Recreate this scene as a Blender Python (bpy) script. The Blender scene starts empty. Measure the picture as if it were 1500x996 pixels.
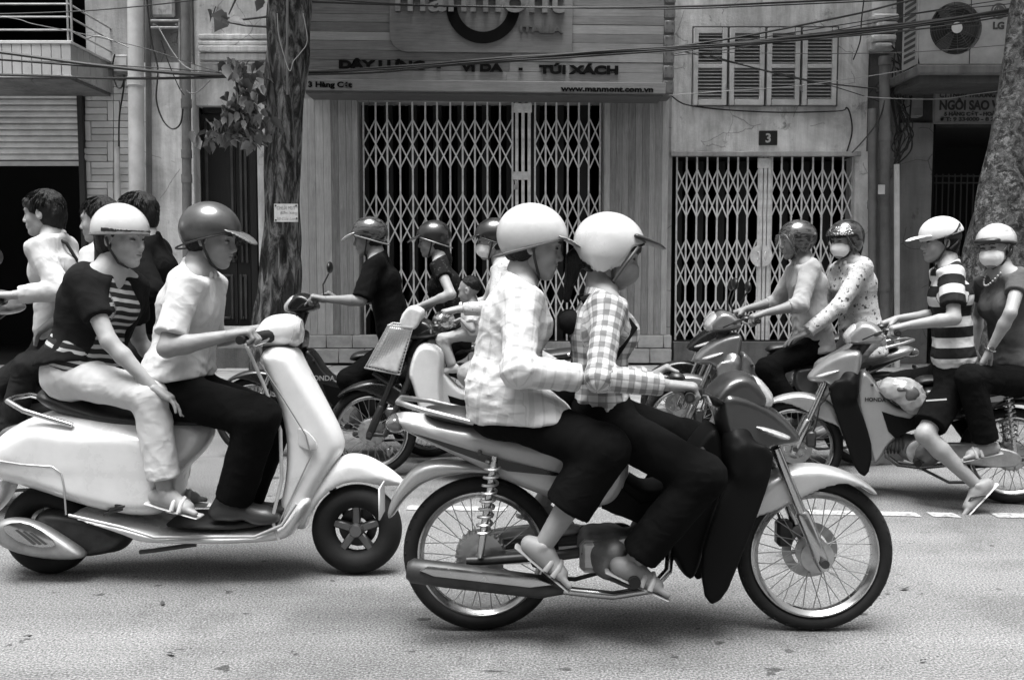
import bpy, bmesh, math, random
import numpy as np
from mathutils import Vector, Matrix

# ------------------------------------------------------------------ camera, sky, sun, exposure
S = bpy.context.scene
C = S.collection
R = math.radians
CAM_H, PITCH, FPX = 1.36, R(4.24), 1458.33
cd = bpy.data.cameras.new("camera")
cd.lens, cd.sensor_width, cd.clip_start, cd.clip_end = 35.0, 36.0, 0.1, 500.0
cam = bpy.data.objects.new("camera", cd)
C.objects.link(cam)
cam.location = (0, 0, CAM_H)
cam.rotation_euler = (R(90) - PITCH, 0, 0)
S.camera = cam
SUN_EL, SUN_AZ = R(80), R(200)      # almost overhead above the narrow street
W = bpy.data.worlds.new("World")
S.world = W
W.use_nodes = True
wn, wl = W.node_tree.nodes, W.node_tree.links
sky = wn.new("ShaderNodeTexSky")
sky.sky_type = 'NISHITA'
sky.sun_disc = False
sky.sun_elevation, sky.sun_rotation = SUN_EL, SUN_AZ
sky.air_density, sky.dust_density = 1.0, 5.0
bw = wn.new("ShaderNodeRGBToBW")     # black-and-white photograph: the sky is grey
wl.new(sky.outputs[0], bw.inputs[0])
wl.new(bw.outputs[0], wn["Background"].inputs["Color"])
wn["Background"].inputs["Strength"].default_value = 0.05
sd = bpy.data.lights.new("sun", 'SUN')
sd.energy, sd.angle, sd.color = 1.5, R(38), (1, 1, 1)
sun = bpy.data.objects.new("sun", sd)
C.objects.link(sun)
sdir = Vector((math.sin(SUN_AZ) * math.cos(SUN_EL), math.cos(SUN_AZ) * math.cos(SUN_EL), math.sin(SUN_EL)))
sun.rotation_euler = sdir.to_track_quat('Z', 'Y').to_euler()
sun.location = (-4, -6, 12)
S.view_settings.view_transform = 'Standard'
S.view_settings.look = 'None'
S.view_settings.gamma = 1.0
S.view_settings.exposure = 2.4
rng = random.Random(7)
nrng = np.random.RandomState(5)

# ------------------------------------------------------------------ helpers: points, objects, tags
def at(px, py, Y):
    """Point of the place seen at photo pixel (px, py), Y metres in front of the camera."""
    a, b = (px - 750) / FPX, (498 - py) / FPX
    t = Y / (math.cos(PITCH) + b * math.sin(PITCH))
    return Vector((a * t, Y, CAM_H + t * (b * math.cos(PITCH) - math.sin(PITCH))))

def obj(name, me, mat=None, parent=None, M=None):
    o = bpy.data.objects.new(name, me)
    C.objects.link(o)
    if mat is not None and me is not None:
        if len(me.materials) == 0:
            me.materials.append(mat)
        elif me.materials[0] != mat:
            o.material_slots[0].link = 'OBJECT'
            o.material_slots[0].material = mat
    if parent is not None:
        o.parent = parent
    if M is not None:
        o.matrix_local = M
    return o

def tag(o, label=None, cat=None, group=None, kind=None):
    if label: o['label'] = label
    if cat: o['category'] = cat
    if group: o['group'] = group
    if kind: o['kind'] = kind
    return o

def thing(name, loc=(0, 0, 0), rz=0.0, label=None, cat=None, group=None):
    o = bpy.data.objects.new(name, None)
    C.objects.link(o)
    o.empty_display_size = 0.1
    o.location = loc
    o.rotation_euler = (0, 0, rz)
    return tag(o, label, cat, group)

# ------------------------------------------------------------------ materials (all grey: the photograph is black and white)
_mats = {}
class NT:
    def __init__(s, name):
        s.m = bpy.data.materials.new(name)
        s.m.use_nodes = True
        s.t = s.m.node_tree
        s.b = s.t.nodes["Principled BSDF"]
    def n(s, typ, **kw):
        x = s.t.nodes.new(typ)
        for k, v in kw.items():
            if k.startswith('_'):
                setattr(x, k[1:], v)
            else:
                x.inputs[k.replace('__', ' ')].default_value = v
        return x
    def l(s, a, b):
        s.t.links.new(a, b)
    def co(s, kind="Object"):
        return s.n("ShaderNodeTexCoord").outputs[kind]
    def noise(s, vec, scale, detail=4, rough=0.6, dist=0.0):
        x = s.n("ShaderNodeTexNoise", Scale=scale, Detail=detail, Roughness=rough, Distortion=dist)
        if vec is not None: s.l(vec, x.inputs["Vector"])
        return x.outputs["Fac"]
    def math(s, op, a, b=None, c=None):
        x = s.n("ShaderNodeMath", _operation=op)
        for i, v in enumerate((a, b, c)):
            if v is None: continue
            if isinstance(v, (int, float)): x.inputs[i].default_value = v
            else: s.l(v, x.inputs[i])
        return x.outputs[0]
    def ramp(s, fac, stops, interp='LINEAR'):
        x = s.n("ShaderNodeValToRGB")
        x.color_ramp.interpolation = interp
        e = x.color_ramp.elements
        while len(e) < len(stops): e.new(0.5)
        for i, (p, v) in enumerate(stops):
            e[i].position = p
            e[i].color = (v, v, v, 1)
        s.l(fac, x.inputs[0])
        return x.outputs[0]
    def mix(s, f, a, b):
        x = s.n("ShaderNodeMix", _data_type='FLOAT')
        for i, v in ((0, f), (2, a), (3, b)):
            if isinstance(v, (int, float)): x.inputs[i].default_value = v
            else: s.l(v, x.inputs[i])
        return x.outputs[0]
    def mapping(s, vec, scale=(1, 1, 1), rot=(0, 0, 0)):
        x = s.n("ShaderNodeMapping", Scale=scale, Rotation=rot)
        s.l(vec, x.inputs["Vector"])
        return x.outputs[0]
    def bump(s, h, strength=0.3, dist=0.01):
        x = s.n("ShaderNodeBump", Strength=strength, Distance=dist)
        s.l(h, x.inputs["Height"])
        s.l(x.outputs[0], s.b.inputs["Normal"])
    def base(s, v):
        if isinstance(v, (int, float)): s.b.inputs["Base Color"].default_value = (v, v, v, 1)
        else: s.l(v, s.b.inputs["Base Color"])
    def set(s, rough=0.5, metal=0.0, coat=0.0, spec=0.5):
        s.b.inputs["Roughness"].default_value = rough
        s.b.inputs["Metallic"].default_value = metal
        s.b.inputs["Coat Weight"].default_value = coat
        s.b.inputs["Coat Roughness"].default_value = 0.06
        s.b.inputs["Specular IOR Level"].default_value = spec
        return s

def plain(v, rough=0.5, metal=0.0, coat=0.0, var=0.15, vs=6.0, bump=0.0, bs=60.0, rv=0.0, spec=0.5):
    key = ('plain', v, rough, metal, coat, var, vs, bump, bs, rv, spec)
    if key in _mats: return _mats[key]
    t = NT("surface_%d" % len(_mats)).set(rough, metal, coat, spec)
    co = t.co()
    if var or rv:
        f = t.noise(co, vs, 6, 0.65)
        t.base(t.math('MULTIPLY', t.ramp(f, [(0.3, 1 - var), (0.7, 1 + var)]), v) if var else v)
        if rv:
            t.l(t.ramp(f, [(0.3, max(0.02, rough - rv)), (0.7, min(1, rough + rv))]), t.b.inputs["Roughness"])
    else:
        t.base(v)
    if bump: t.bump(t.noise(co, bs, 5, 0.6), bump, 0.004)
    _mats[key] = t.m
    return t.m

def paint(v, var=0.05):   # glossy motorcycle paint with a little dust
    return plain(v, 0.32, 0.0, 0.6, var + 0.06, 5.0, 0.0, 60, 0.12)
def metallic_paint(v):
    key = ('mp', v)
    if key in _mats: return _mats[key]
    t = NT("metallic_paint_%d" % len(_mats)).set(0.35, 0.6, 0.7)
    co = t.co()
    fl = t.noise(co, 900, 1, 0.5)
    dust = t.noise(co, 5, 6, 0.6)
    t.base(t.math('MULTIPLY', t.math('MULTIPLY', t.ramp(fl, [(0.3, 0.85), (0.7, 1.15)]), v), t.ramp(dust, [(0.3, 0.85), (0.7, 1.1)])))
    t.l(t.ramp(dust, [(0.3, 0.28), (0.7, 0.5)]), t.b.inputs["Roughness"])
    _mats[key] = t.m
    return t.m
CHROME = plain(0.5, 0.22, 1.0, 0, 0.12, 12, rv=0.1)
ALU = plain(0.42, 0.42, 0.9, 0, 0.25, 18, 0.15, 90, 0.12)
STEEL_DK = plain(0.05, 0.45, 0.6, 0, 0.3, 14, 0.1, 80)
RUBBER = plain(0.009, 0.75, 0, 0, 0.3, 20, 0.2, 120, spec=0.3)
PLASTIC_DK = plain(0.010, 0.40, 0, 0, 0.25, 8, 0.08, 250)
VINYL = plain(0.008, 0.45, 0, 0, 0.3, 8, 0.25, 160, 0.1)
GLASSY = plain(0.45, 0.06, 0.3, 0.6, 0.25, 25)
LENS_DK = plain(0.08, 0.1, 0, 0.8, 0.1, 20)
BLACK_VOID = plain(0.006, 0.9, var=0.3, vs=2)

def cloth_h(t, co, weave=700):
    a = t.math('ABSOLUTE', t.math('SUBTRACT', t.noise(t.mapping(co, (1, 1, .55), (0, .5, 0)), 5.5, 2, .45, 1.0), .5))
    b = t.math('ABSOLUTE', t.math('SUBTRACT', t.noise(t.mapping(co, (.6, 1, 1), (0, -.4, 0)), 10, 2, .45, .8), .5))
    h = t.math('ADD', t.math('MULTIPLY', a, -5.0), t.math('MULTIPLY', b, -2.5))
    return t.math('ADD', h, t.math('MULTIPLY', t.noise(co, weave, 1), .12))

def fabric(v, var=0.10, weave=700.0, bump=0.25, rough=0.9):
    key = ('fab', v, var, weave, bump)
    if key in _mats: return _mats[key]
    t = NT("fabric_%d" % len(_mats)).set(rough, 0, 0, 0.2 if v > .05 else .08)
    t.b.inputs["Sheen Weight"].default_value = 0.1 if v > 0.1 else 0.0
    co = t.co()
    f = t.noise(co, 9, 5, 0.6)
    t.base(t.math('MULTIPLY', t.ramp(f, [(0.3, 1 - var), (0.7, 1 + var)]), v))
    t.bump(cloth_h(t, co, weave), 0.32, 0.014)
    _mats[key] = t.m
    return t.m

def attr_out(t, name):
    a = t.n("ShaderNodeAttribute", _attribute_name=name)
    return a.outputs["Fac"]

def striped(light, dark, period, duty=0.5, phase=0.0, wob=0.0):
    t = NT("striped_knit_%d" % len(_mats)).set(0.9, 0, 0, 0.2)
    co = t.co()
    u = attr_out(t, "along")
    if wob: u = t.math('ADD', u, t.math('MULTIPLY', t.noise(co, 7, 2), wob))
    ph = t.math('FRACT', t.math('ADD', t.math('DIVIDE', u, period), phase))
    f = t.math('LESS_THAN', ph, duty)
    v = t.mix(f, light, dark)
    t.base(t.math('MULTIPLY', v, t.ramp(t.noise(co, 9, 5), [(0.3, 0.9), (0.7, 1.08)])))
    t.bump(cloth_h(t, co), 0.32, 0.014)
    _mats[('st', len(_mats))] = t.m
    return t.m

def plaid(lo, mid, hi, period=0.05, thin=False):
    t = NT("plaid_cloth_%d" % len(_mats)).set(0.9, 0, 0, 0.2)
    co = t.co()
    u, v = attr_out(t, "along"), attr_out(t, "around")
    def band(x, p, ph, w):
        return t.math('LESS_THAN', t.math('FRACT', t.math('ADD', t.math('DIVIDE', x, p), ph)), w)
    if thin:
        a = t.math('ADD', t.math('MULTIPLY', band(u, period, 0.1, 0.2), 0.5), t.math('MULTIPLY', band(u, period, 0.6, 0.08), 0.6))
        b = t.math('ADD', t.math('MULTIPLY', band(v, period, 0.1, 0.2), 0.5), t.math('MULTIPLY', band(v, period, 0.6, 0.08), 0.6))
    else:
        a = t.math('ADD', t.math('MULTIPLY', band(u, period, 0.1, 0.45), 0.7), t.math('MULTIPLY', band(u, period, 0.7, 0.12), 0.6))
        b = t.math('ADD', t.math('MULTIPLY', band(v, period, 0.1, 0.45), 0.7), t.math('MULTIPLY', band(v, period, 0.7, 0.12), 0.6))
    s = t.math('ADD', a, b)
    c = t.ramp(t.math('MULTIPLY', s, 0.6), [(0.0, hi), (0.4, mid), (0.85, lo)])
    t.base(t.math('MULTIPLY', c, t.ramp(t.noise(co, 9, 5), [(0.3, 0.9), (0.7, 1.08)])))
    t.bump(cloth_h(t, co), 0.32, 0.014)
    _mats[('pl', len(_mats))] = t.m
    return t.m

def floral(light, dark, scale=28, cover=0.35):
    t = NT("floral_cloth_%d" % len(_mats)).set(0.9, 0, 0, 0.2)
    co = t.co()
    vo = t.n("ShaderNodeTexVoronoi", Scale=scale)
    w = t.n("ShaderNodeTexNoise", Scale=40.0)
    t.l(co, w.inputs["Vector"])
    mx = t.n("ShaderNodeMix", _data_type='VECTOR')
    mx.inputs[0].default_value = 0.03
    t.l(co, mx.inputs[4]); t.l(w.outputs["Color"], mx.inputs[5])
    t.l(mx.outputs[1], vo.inputs["Vector"])
    d = t.ramp(vo.outputs["Distance"], [(cover - 0.06, 1.0), (cover, 0.0)])
    on = t.math('GREATER_THAN', t.noise(co, 14, 3), 0.47)
    vo2 = t.n("ShaderNodeTexVoronoi", Scale=scale * 2.3)
    t.l(mx.outputs[1], vo2.inputs["Vector"])
    d2 = t.ramp(vo2.outputs["Distance"], [(0.18, 0.7), (0.26, 0.0)])
    f = t.math('MAXIMUM', t.math('MULTIPLY', d, on), d2)
    t.base(t.mix(f, light, dark))
    t.bump(cloth_h(t, co), 0.32, 0.014)
    _mats[('fl', len(_mats))] = t.m
    return t.m

def skin(v):
    key = ('skin', v)
    if key in _mats: return _mats[key]
    t = NT("skin_%d" % len(_mats)).set(0.52, 0, 0, 0.35)
    co = t.co()
    f = t.noise(co, 22, 4)
    t.base(t.math('MULTIPLY', t.ramp(f, [(0.3, 0.92), (0.7, 1.07)]), v))
    t.b.inputs["Subsurface Weight"].default_value = 0.15
    t.b.inputs["Subsurface Radius"].default_value = (0.008, 0.008, 0.008)
    t.bump(t.noise(co, 350, 3), 0.12, 0.002)
    _mats[key] = t.m
    return t.m

def hair_mat(v=0.005):
    key = ('hair', v)
    if key in _mats: return _mats[key]
    t = NT("black_hair").set(0.38, 0, 0, 0.25)
    co = t.mapping(t.co(), (60, 60, 9))
    f = t.noise(co, 4, 4, 0.6, 0.6)
    t.base(t.ramp(f, [(0.3, v * 0.5), (0.7, v * 2.2)]))
    t.bump(f, 0.7, 0.01)
    _mats[key] = t.m
    return t.m

def wood(lo, hi, axis=2, scale=1.0, rough=0.6, name="wood"):
    t = NT(name).set(rough, 0, 0, 0.3)
    co = t.co()
    oi = t.n("ShaderNodeObjectInfo").outputs["Random"]
    sc = [14 * scale] * 3
    sc[axis] = 0.8 * scale
    ad = t.n("ShaderNodeVectorMath", _operation='ADD')
    cb = t.n("ShaderNodeCombineXYZ")
    for i in range(3): t.l(t.math('MULTIPLY', oi, 37.0 + 11 * i), cb.inputs[i])
    t.l(co, ad.inputs[0]); t.l(cb.outputs[0], ad.inputs[1])
    g = t.noise(t.mapping(ad.outputs[0], sc), 3.0, 7, 0.65, 1.2)
    fine = t.noise(t.mapping(ad.outputs[0], [x * 4 for x in sc]), 3.0, 4, 0.7)
    tone = t.math('ADD', t.math('MULTIPLY', oi, 0.55), t.math('MULTIPLY', g, 0.75))
    c = t.ramp(tone, [(0.15, lo), (0.95, hi)])
    dirt = t.ramp(t.noise(co, 1.6, 6, 0.7), [(0.35, 0.8), (0.7, 1.08)])
    t.base(t.math('MULTIPLY', t.math('MULTIPLY', c, dirt), t.ramp(fine, [(0.3, 0.85), (0.7, 1.1)])))
    t.bump(t.math('ADD', g, t.math('MULTIPLY', fine, 0.4)), 0.3, 0.006)
    _mats[('w', len(_mats))] = t.m
    return t.m

def plaster(v, stain=0.45, crack=True, name="plaster"):
    t = NT(name).set(0.92, 0, 0, 0.2)
    co = t.co()
    a = t.ramp(t.noise(co, 0.9, 8, 0.68, 0.6), [(0.3, 1 - stain), (0.62, 1.12)])
    streak = t.ramp(t.noise(t.mapping(co, (5, 5, 0.5)), 1.2, 6, 0.7), [(0.3, 1 - stain * 0.7), (0.6, 1.05)])
    patch = t.ramp(t.noise(co, 2.4, 10, 0.75, 0.4), [(0.60, 1.0), (0.66, 0.62)])
    c = t.math('MULTIPLY', t.math('MULTIPLY', t.math('MULTIPLY', a, streak), patch), v)
    h = t.noise(co, 40, 8, 0.7)
    if crack:
        vo = t.n("ShaderNodeTexVoronoi", Scale=2.2, _feature='DISTANCE_TO_EDGE')
        wv = t.n("ShaderNodeMix", _data_type='VECTOR')
        wv.inputs[0].default_value = 0.16
        nz = t.n("ShaderNodeTexNoise", Scale=3.0, Detail=8.0)
        t.l(co, nz.inputs["Vector"]); t.l(co, wv.inputs[4]); t.l(nz.outputs["Color"], wv.inputs[5])
        t.l(wv.outputs[1], vo.inputs["Vector"])
        ck = t.ramp(vo.outputs["Distance"], [(0.0, 0.45), (0.012, 1.0)])
        gate = t.math('GREATER_THAN', t.noise(co, 1.3, 3), 0.52)
        c = t.math('MULTIPLY', c, t.mix(gate, 1.0, ck))
    t.base(c)
    t.bump(t.math('ADD', h, t.math('MULTIPLY', t.noise(co, 5, 6, 0.7), 2.0)), 0.35, 0.012)
    _mats[('p', len(_mats))] = t.m
    return t.m

# ------------------------------------------------------------------ meshes: boxes, tubes, lathes, prisms
class MB:
    def __init__(s): s.bm = bmesh.new()
    def box(s, lo, hi, bevel=0.0, M=None):
        lo, hi = Vector(lo), Vector(hi)
        r = bmesh.ops.create_cube(s.bm, size=1.0)
        d = hi - lo
        for v in r['verts']:
            v.co = Vector((v.co.x * d.x, v.co.y * d.y, v.co.z * d.z)) + (lo + hi) / 2
        if bevel:
            es = list({e for v in r['verts'] for e in v.link_edges})
            rr = bmesh.ops.bevel(s.bm, geom=es, offset=bevel, segments=1, affect='EDGES', profile=0.5)
            vs = list({v for f in rr['faces'] for v in f.verts} | {v for v in r['verts'] if v.is_valid})
        else:
            vs = r['verts']
        if M is not None: bmesh.ops.transform(s.bm, matrix=M, verts=vs)
        return s
    def tube(s, pts, r, seg=8, closed=False, cap=True):
        pts = [Vector(p) for p in pts]
        n = len(pts)
        rs = list(r) if isinstance(r, (list, tuple)) else [r] * n
        rings = []
        up = None
        for i, p in enumerate(pts):
            a = pts[(i - 1) % n] if (closed or i > 0) else p
            b = pts[(i + 1) % n] if (closed or i < n - 1) else p
            t = (b - a).normalized()
            if up is None:
                up = Vector((0, 0, 1)) if abs(t.z) < 0.9 else Vector((1, 0, 0))
            u = t.cross(up)
            if u.length < 1e-5: u = t.orthogonal()
            u.normalize()
            v = u.cross(t).normalized()
            up = v
            rings.append([s.bm.verts.new(p + (u * math.cos(2 * math.pi * k / seg) + v * math.sin(2 * math.pi * k / seg)) * rs[i]) for k in range(seg)])
        m = n if closed else n - 1
        for i in range(m):
            A, B = rings[i], rings[(i + 1) % n]
            for k in range(seg):
                s.bm.faces.new((A[k], A[(k + 1) % seg], B[(k + 1) % seg], B[k]))
        if cap and not closed:
            s.bm.faces.new(list(reversed(rings[0])))
            s.bm.faces.new(rings[-1])
        return s
    def ring(s, c, Rr, r, axis='y', seg=48, sec=8, a0=0, a1=2 * math.pi):
        full = abs(a1 - a0 - 2 * math.pi) < 1e-6
        pts = []
        n = seg if full else seg + 1
        for i in range(n):
            a = a0 + (a1 - a0) * i / seg
            x, z = math.cos(a) * Rr, math.sin(a) * Rr
            pts.append(Vector(c) + (Vector((x, 0, z)) if axis == 'y' else Vector((x, z, 0)) if axis == 'z' else Vector((0, x, z))))
        return s.tube(pts, r, sec, closed=full)
    def lathe(s, prof, c=(0, 0, 0), axis='y', seg=32, open_=False):
        """prof: list of (radius, offset along axis)"""
        rings = []
        for (r, h) in prof:
            ring = []
            for k in range(seg):
                a = 2 * math.pi * k / seg
                x, z = math.cos(a) * r, math.sin(a) * r
                p = (x, h, z) if axis == 'y' else (x, z, h) if axis == 'z' else (h, x, z)
                ring.append(s.bm.verts.new(Vector(c) + Vector(p)))
            rings.append(ring)
        for A, B in zip(rings, rings[1:]):
            for k in range(seg):
                s.bm.faces.new((A[k], A[(k + 1) % seg], B[(k + 1) % seg], B[k]))
        for rg, rad in ((rings[0], prof[0][0]), (rings[-1], prof[-1][0])):
            if rad > 1e-4 and not open_: s.bm.faces.new(rg)
        return s
    def prism(s, out, y0, y1, bevel=0.0):
        """outline of (x, z) extruded along y"""
        a = [s.bm.verts.new((x, y0, z)) for x, z in out]
        b = [s.bm.verts.new((x, y1, z)) for x, z in out]
        n = len(out)
        fs = [s.bm.faces.new(a), s.bm.faces.new(list(reversed(b)))]
        for i in range(n):
            fs.append(s.bm.faces.new((a[(i + 1) % n], a[i], b[i], b[(i + 1) % n])))
        if bevel:
            es = list(set(fs[0].edges) | set(fs[1].edges))
            bmesh.ops.bevel(s.bm, geom=es, offset=bevel, segments=2, affect='EDGES', profile=0.5)
        return s
    def mesh(s, name, smooth=None):
        bmesh.ops.recalc_face_normals(s.bm, faces=s.bm.faces)
        me = bpy.data.meshes.new(name)
        s.bm.to_mesh(me)
        s.bm.free()
        if smooth is not None:
            me.polygons.foreach_set("use_smooth", [True] * len(me.polygons))
            if smooth < 180: me.set_sharp_from_angle(angle=R(smooth))
        return me
    def build(s, name, mat, parent=None, M=None, smooth=40):
        return obj(name, s.mesh(name, smooth), mat, parent, M)

def text_mesh(body, size, extrude=0.003, offset=0.0, align='LEFT', shear=0.0, spacing=1.0, name="lettering"):
    cu = bpy.data.curves.new(name, 'FONT')
    cu.body, cu.size, cu.extrude, cu.offset, cu.align_x, cu.shear, cu.space_character = body, size, extrude, offset, align, shear, spacing
    cu.resolution_u = 4
    o = bpy.data.objects.new(name, cu)
    C.objects.link(o)
    bpy.context.view_layer.update()
    dg = bpy.context.evaluated_depsgraph_get()
    me = bpy.data.meshes.new_from_object(o.evaluated_get(dg))
    bpy.data.objects.remove(o)
    bpy.data.curves.remove(cu)
    return me

# ------------------------------------------------------------------ implicit surfaces for organic shapes
def A3(p): return np.asarray(p, np.float32)

def _seg(P, a, b):
    ab = b - a
    L2 = float(ab @ ab) + 1e-9
    t = np.clip(((P - a) @ ab) / L2, 0, 1)
    return t, np.linalg.norm(P - a - t[..., None] * ab, axis=-1)

def cap(a, b, ra, rb=None, k=0.0, flat=False, sub=False):
    a, b = A3(a), A3(b)
    rb = ra if rb is None else rb
    r = max(ra, rb)
    def f(P):
        t, d = _seg(P, a, b)
        d = d - (ra + (rb - ra) * t)
        if flat:
            u = (b - a) / (np.linalg.norm(b - a) + 1e-9)
            d = np.maximum(d, (P - b) @ u)
        return d
    return dict(f=f, lo=np.minimum(a, b) - r, hi=np.maximum(a, b) + r, k=k, sub=sub, seg=(a, b))

def ell(c, r, rot=None, k=0.0, sub=False):
    c, r = A3(c), A3(r)
    Mx = None if rot is None else np.array(rot.to_3x3() if hasattr(rot, 'to_3x3') else rot, np.float32)
    def f(P):
        q = P - c
        if Mx is not None: q = q @ Mx
        k0 = np.linalg.norm(q / r, axis=-1)
        k1 = np.linalg.norm(q / (r * r), axis=-1) + 1e-9
        return k0 * (k0 - 1) / k1
    m = r.max() if Mx is not None else r
    return dict(f=f, lo=c - m, hi=c + m, k=k, sub=sub, seg=(c, c + A3((0, 0, 1e-3))))

def poly2(X, Z, pts):
    """signed distance to a closed outline in the x-z plane"""
    d = np.full(X.shape, 1e9, np.float32)
    inside = np.zeros(X.shape, bool)
    n = len(pts)
    for i in range(n):
        ax, az = pts[i]
        bx, bz = pts[(i + 1) % n]
        ex, ez = bx - ax, bz - az
        wx, wz = X - ax, Z - az
        t = np.clip((wx * ex + wz * ez) / (ex * ex + ez * ez + 1e-12), 0, 1)
        d = np.minimum(d, (wx - ex * t) ** 2 + (wz - ez * t) ** 2)
        c1 = (az > Z) != (bz > Z)
        if abs(ez) > 1e-9:
            inside ^= c1 & (X < ex * wz / ez + ax)
    d = np.sqrt(d)
    return np.where(inside, -d, d)

def smooth_outline(pts, it=2):
    p = np.array(pts, float)
    for _ in range(it):
        q = np.roll(p, -1, axis=0)
        p = np.stack([0.75 * p + 0.25 * q, 0.25 * p + 0.75 * q], 1).reshape(-1, 2)
    return p

def slab(pts, w, t=0.03, y=0.0, k=0.0, sub=False, it=2):
    """body with a side outline (x, z), half width w (number or function of x, z), rounded over t at its rim"""
    o = smooth_outline(pts, it) if it else np.array(pts, float)
    wm = w if isinstance(w, (int, float)) else max(float(w(np.float32(x), np.float32(z))) for x, z in o)
    def f(P):
        Xg, Zg = P[:, 0, :, 0], P[:, 0, :, 2]           # the outline does not depend on y: evaluate it once
        d2 = poly2(Xg, Zg, o)[:, None, :]
        ww = w if isinstance(w, (int, float)) else np.maximum(w(Xg, Zg), 0.004)[:, None, :]
        q = np.maximum(d2 / t + 1, 0)
        n = np.abs(P[..., 1] - y) / ww
        return (np.sqrt(q * q + n * n) - 1) * min(t, wm)
    return dict(f=f, lo=A3((o[:, 0].min(), y - wm, o[:, 1].min())), hi=A3((o[:, 0].max(), y + wm, o[:, 1].max())), k=k, sub=sub, seg=None)

def disc(c, r, hw, k=0.0, sub=False):
    c = A3(c)
    def f(P):
        q = P - c
        return np.maximum(np.hypot(q[..., 0], q[..., 2]) - r, np.abs(q[..., 1]) - hw)
    return dict(f=f, lo=c - A3((r, hw, r)), hi=c + A3((r, hw, r)), k=k, sub=sub, seg=None)

def half(n, c, k=0.0):
    """keep the side where n.p < n.c"""
    n, c = A3(n), A3(c)
    n = n / np.linalg.norm(n)
    return dict(f=lambda P: (P - c) @ n, plane=True, k=k)

def smin(a, b, k):
    if k <= 0: return np.minimum(a, b)
    h = np.maximum(k - np.abs(a - b), 0) / k
    return np.minimum(a, b) - h * h * k * 0.25
def smax(a, b, k): return -smin(-a, -b, k)

def surf(prims, h, disp=None, smooth=1):
    """mesh (verts, quads) of the zero level of the smooth union of prims"""
    solid = [p for p in prims if not p.get('plane') and not p['sub']]
    pad = 3 * h
    lo = np.min([p['lo'] for p in solid], 0) - pad
    hi = np.max([p['hi'] for p in solid], 0) + pad
    n = np.ceil((hi - lo) / h).astype(int) + 1
    ax = [lo[i] + h * np.arange(n[i], dtype=np.float32) for i in range(3)]
    F = np.full(n, 0.5, np.float32)
    for p in prims:
        if p.get('plane'):
            G = np.stack(np.meshgrid(*ax, indexing='ij'), -1).astype(np.float32)
            F = smax(F, p['f'](G), p['k'])
            continue
        mg = p['k'] + 2.5 * h
        i0 = np.maximum(((p['lo'] - mg - lo) / h).astype(int), 0)
        i1 = np.minimum(((p['hi'] + mg - lo) / h).astype(int) + 2, n)
        if (i1 <= i0).any(): continue
        sl = tuple(slice(a, b) for a, b in zip(i0, i1))
        G = np.stack(np.meshgrid(*[ax[i][sl[i]] for i in range(3)], indexing='ij'), -1)
        d = p['f'](G)
        F[sl] = smax(F[sl], -d, p['k']) if p['sub'] else smin(F[sl], d, p['k'])
    if disp is not None:
        m = np.abs(F) < 4 * h + 0.02
        ii = np.argwhere(m)
        P = lo + ii * h
        F[m] += disp(P.astype(np.float32))
    ins = F < 0
    cx = ins[:-1, :-1, :-1].astype(np.int8)
    s = np.zeros(np.array(F.shape) - 1, np.int8)
    for dx in (0, 1):
        for dy in (0, 1):
            for dz in (0, 1):
                s += ins[dx:ins.shape[0] - 1 + dx, dy:ins.shape[1] - 1 + dy, dz:ins.shape[2] - 1 + dz]
    act = (s > 0) & (s < 8)
    cells = np.argwhere(act)
    idx = np.full(act.shape, -1, np.int64)
    idx[act] = np.arange(len(cells))
    corner = np.array([(x, y, z) for x in (0, 1) for y in (0, 1) for z in (0, 1)])
    val = np.stack([F[cells[:, 0] + c[0], cells[:, 1] + c[1], cells[:, 2] + c[2]] for c in corner], 1)
    acc = np.zeros((len(cells), 3)); cnt = np.zeros(len(cells))
    for i in range(8):
        for j in range(i + 1, 8):
            if np.abs(corner[i] - corner[j]).sum() != 1: continue
            a, b = val[:, i], val[:, j]
            m = (a < 0) != (b < 0)
            t = np.where(m, a / np.where(m, a - b, 1), 0)
            pt = corner[i] + (corner[j] - corner[i]) * t[:, None]
            acc[m] += pt[m]; cnt[m] += 1
    V = lo + (cells + acc / np.maximum(cnt, 1)[:, None]) * h
    quads = []
    for a in range(3):
        b, c = (a + 1) % 3, (a + 2) % 3
        s0 = [slice(None)] * 3; s1 = [slice(None)] * 3
        s0[a], s1[a] = slice(0, -1), slice(1, None)
        for q in (b, c): s0[q] = s1[q] = slice(1, -1)
        A, B = ins[tuple(s0)], ins[tuple(s1)]
        e = np.argwhere(A != B)
        if len(e) == 0: continue
        fl = A[tuple(e.T)]
        e[:, b] += 1; e[:, c] += 1
        def nb(db, dc):
            q = e.copy(); q[:, b] -= db; q[:, c] -= dc
            return idx[q[:, 0], q[:, 1], q[:, 2]]
        Q = np.stack([nb(1, 1), nb(0, 1), nb(0, 0), nb(1, 0)], 1)
        Q[~fl] = Q[~fl][:, ::-1]
        quads.append(Q)
    Q = np.concatenate(quads)
    Q = Q[(Q >= 0).all(1)]
    for _ in range(smooth):
        sm = np.zeros_like(V); ct = np.zeros(len(V))
        for i in range(4):
            p, q = Q[:, i], Q[:, (i + 1) % 4]
            np.add.at(sm, p, V[q]); np.add.at(sm, q, V[p]); np.add.at(ct, p, 1); np.add.at(ct, q, 1)
        V = V * 0.5 + 0.5 * sm / np.maximum(ct, 1)[:, None]
    return V, Q

def merge(parts):
    Vs, Qs, o = [], [], 0
    for V, Q in parts:
        Vs.append(V); Qs.append(Q + o); o += len(V)
    return np.concatenate(Vs), np.concatenate(Qs)

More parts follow.
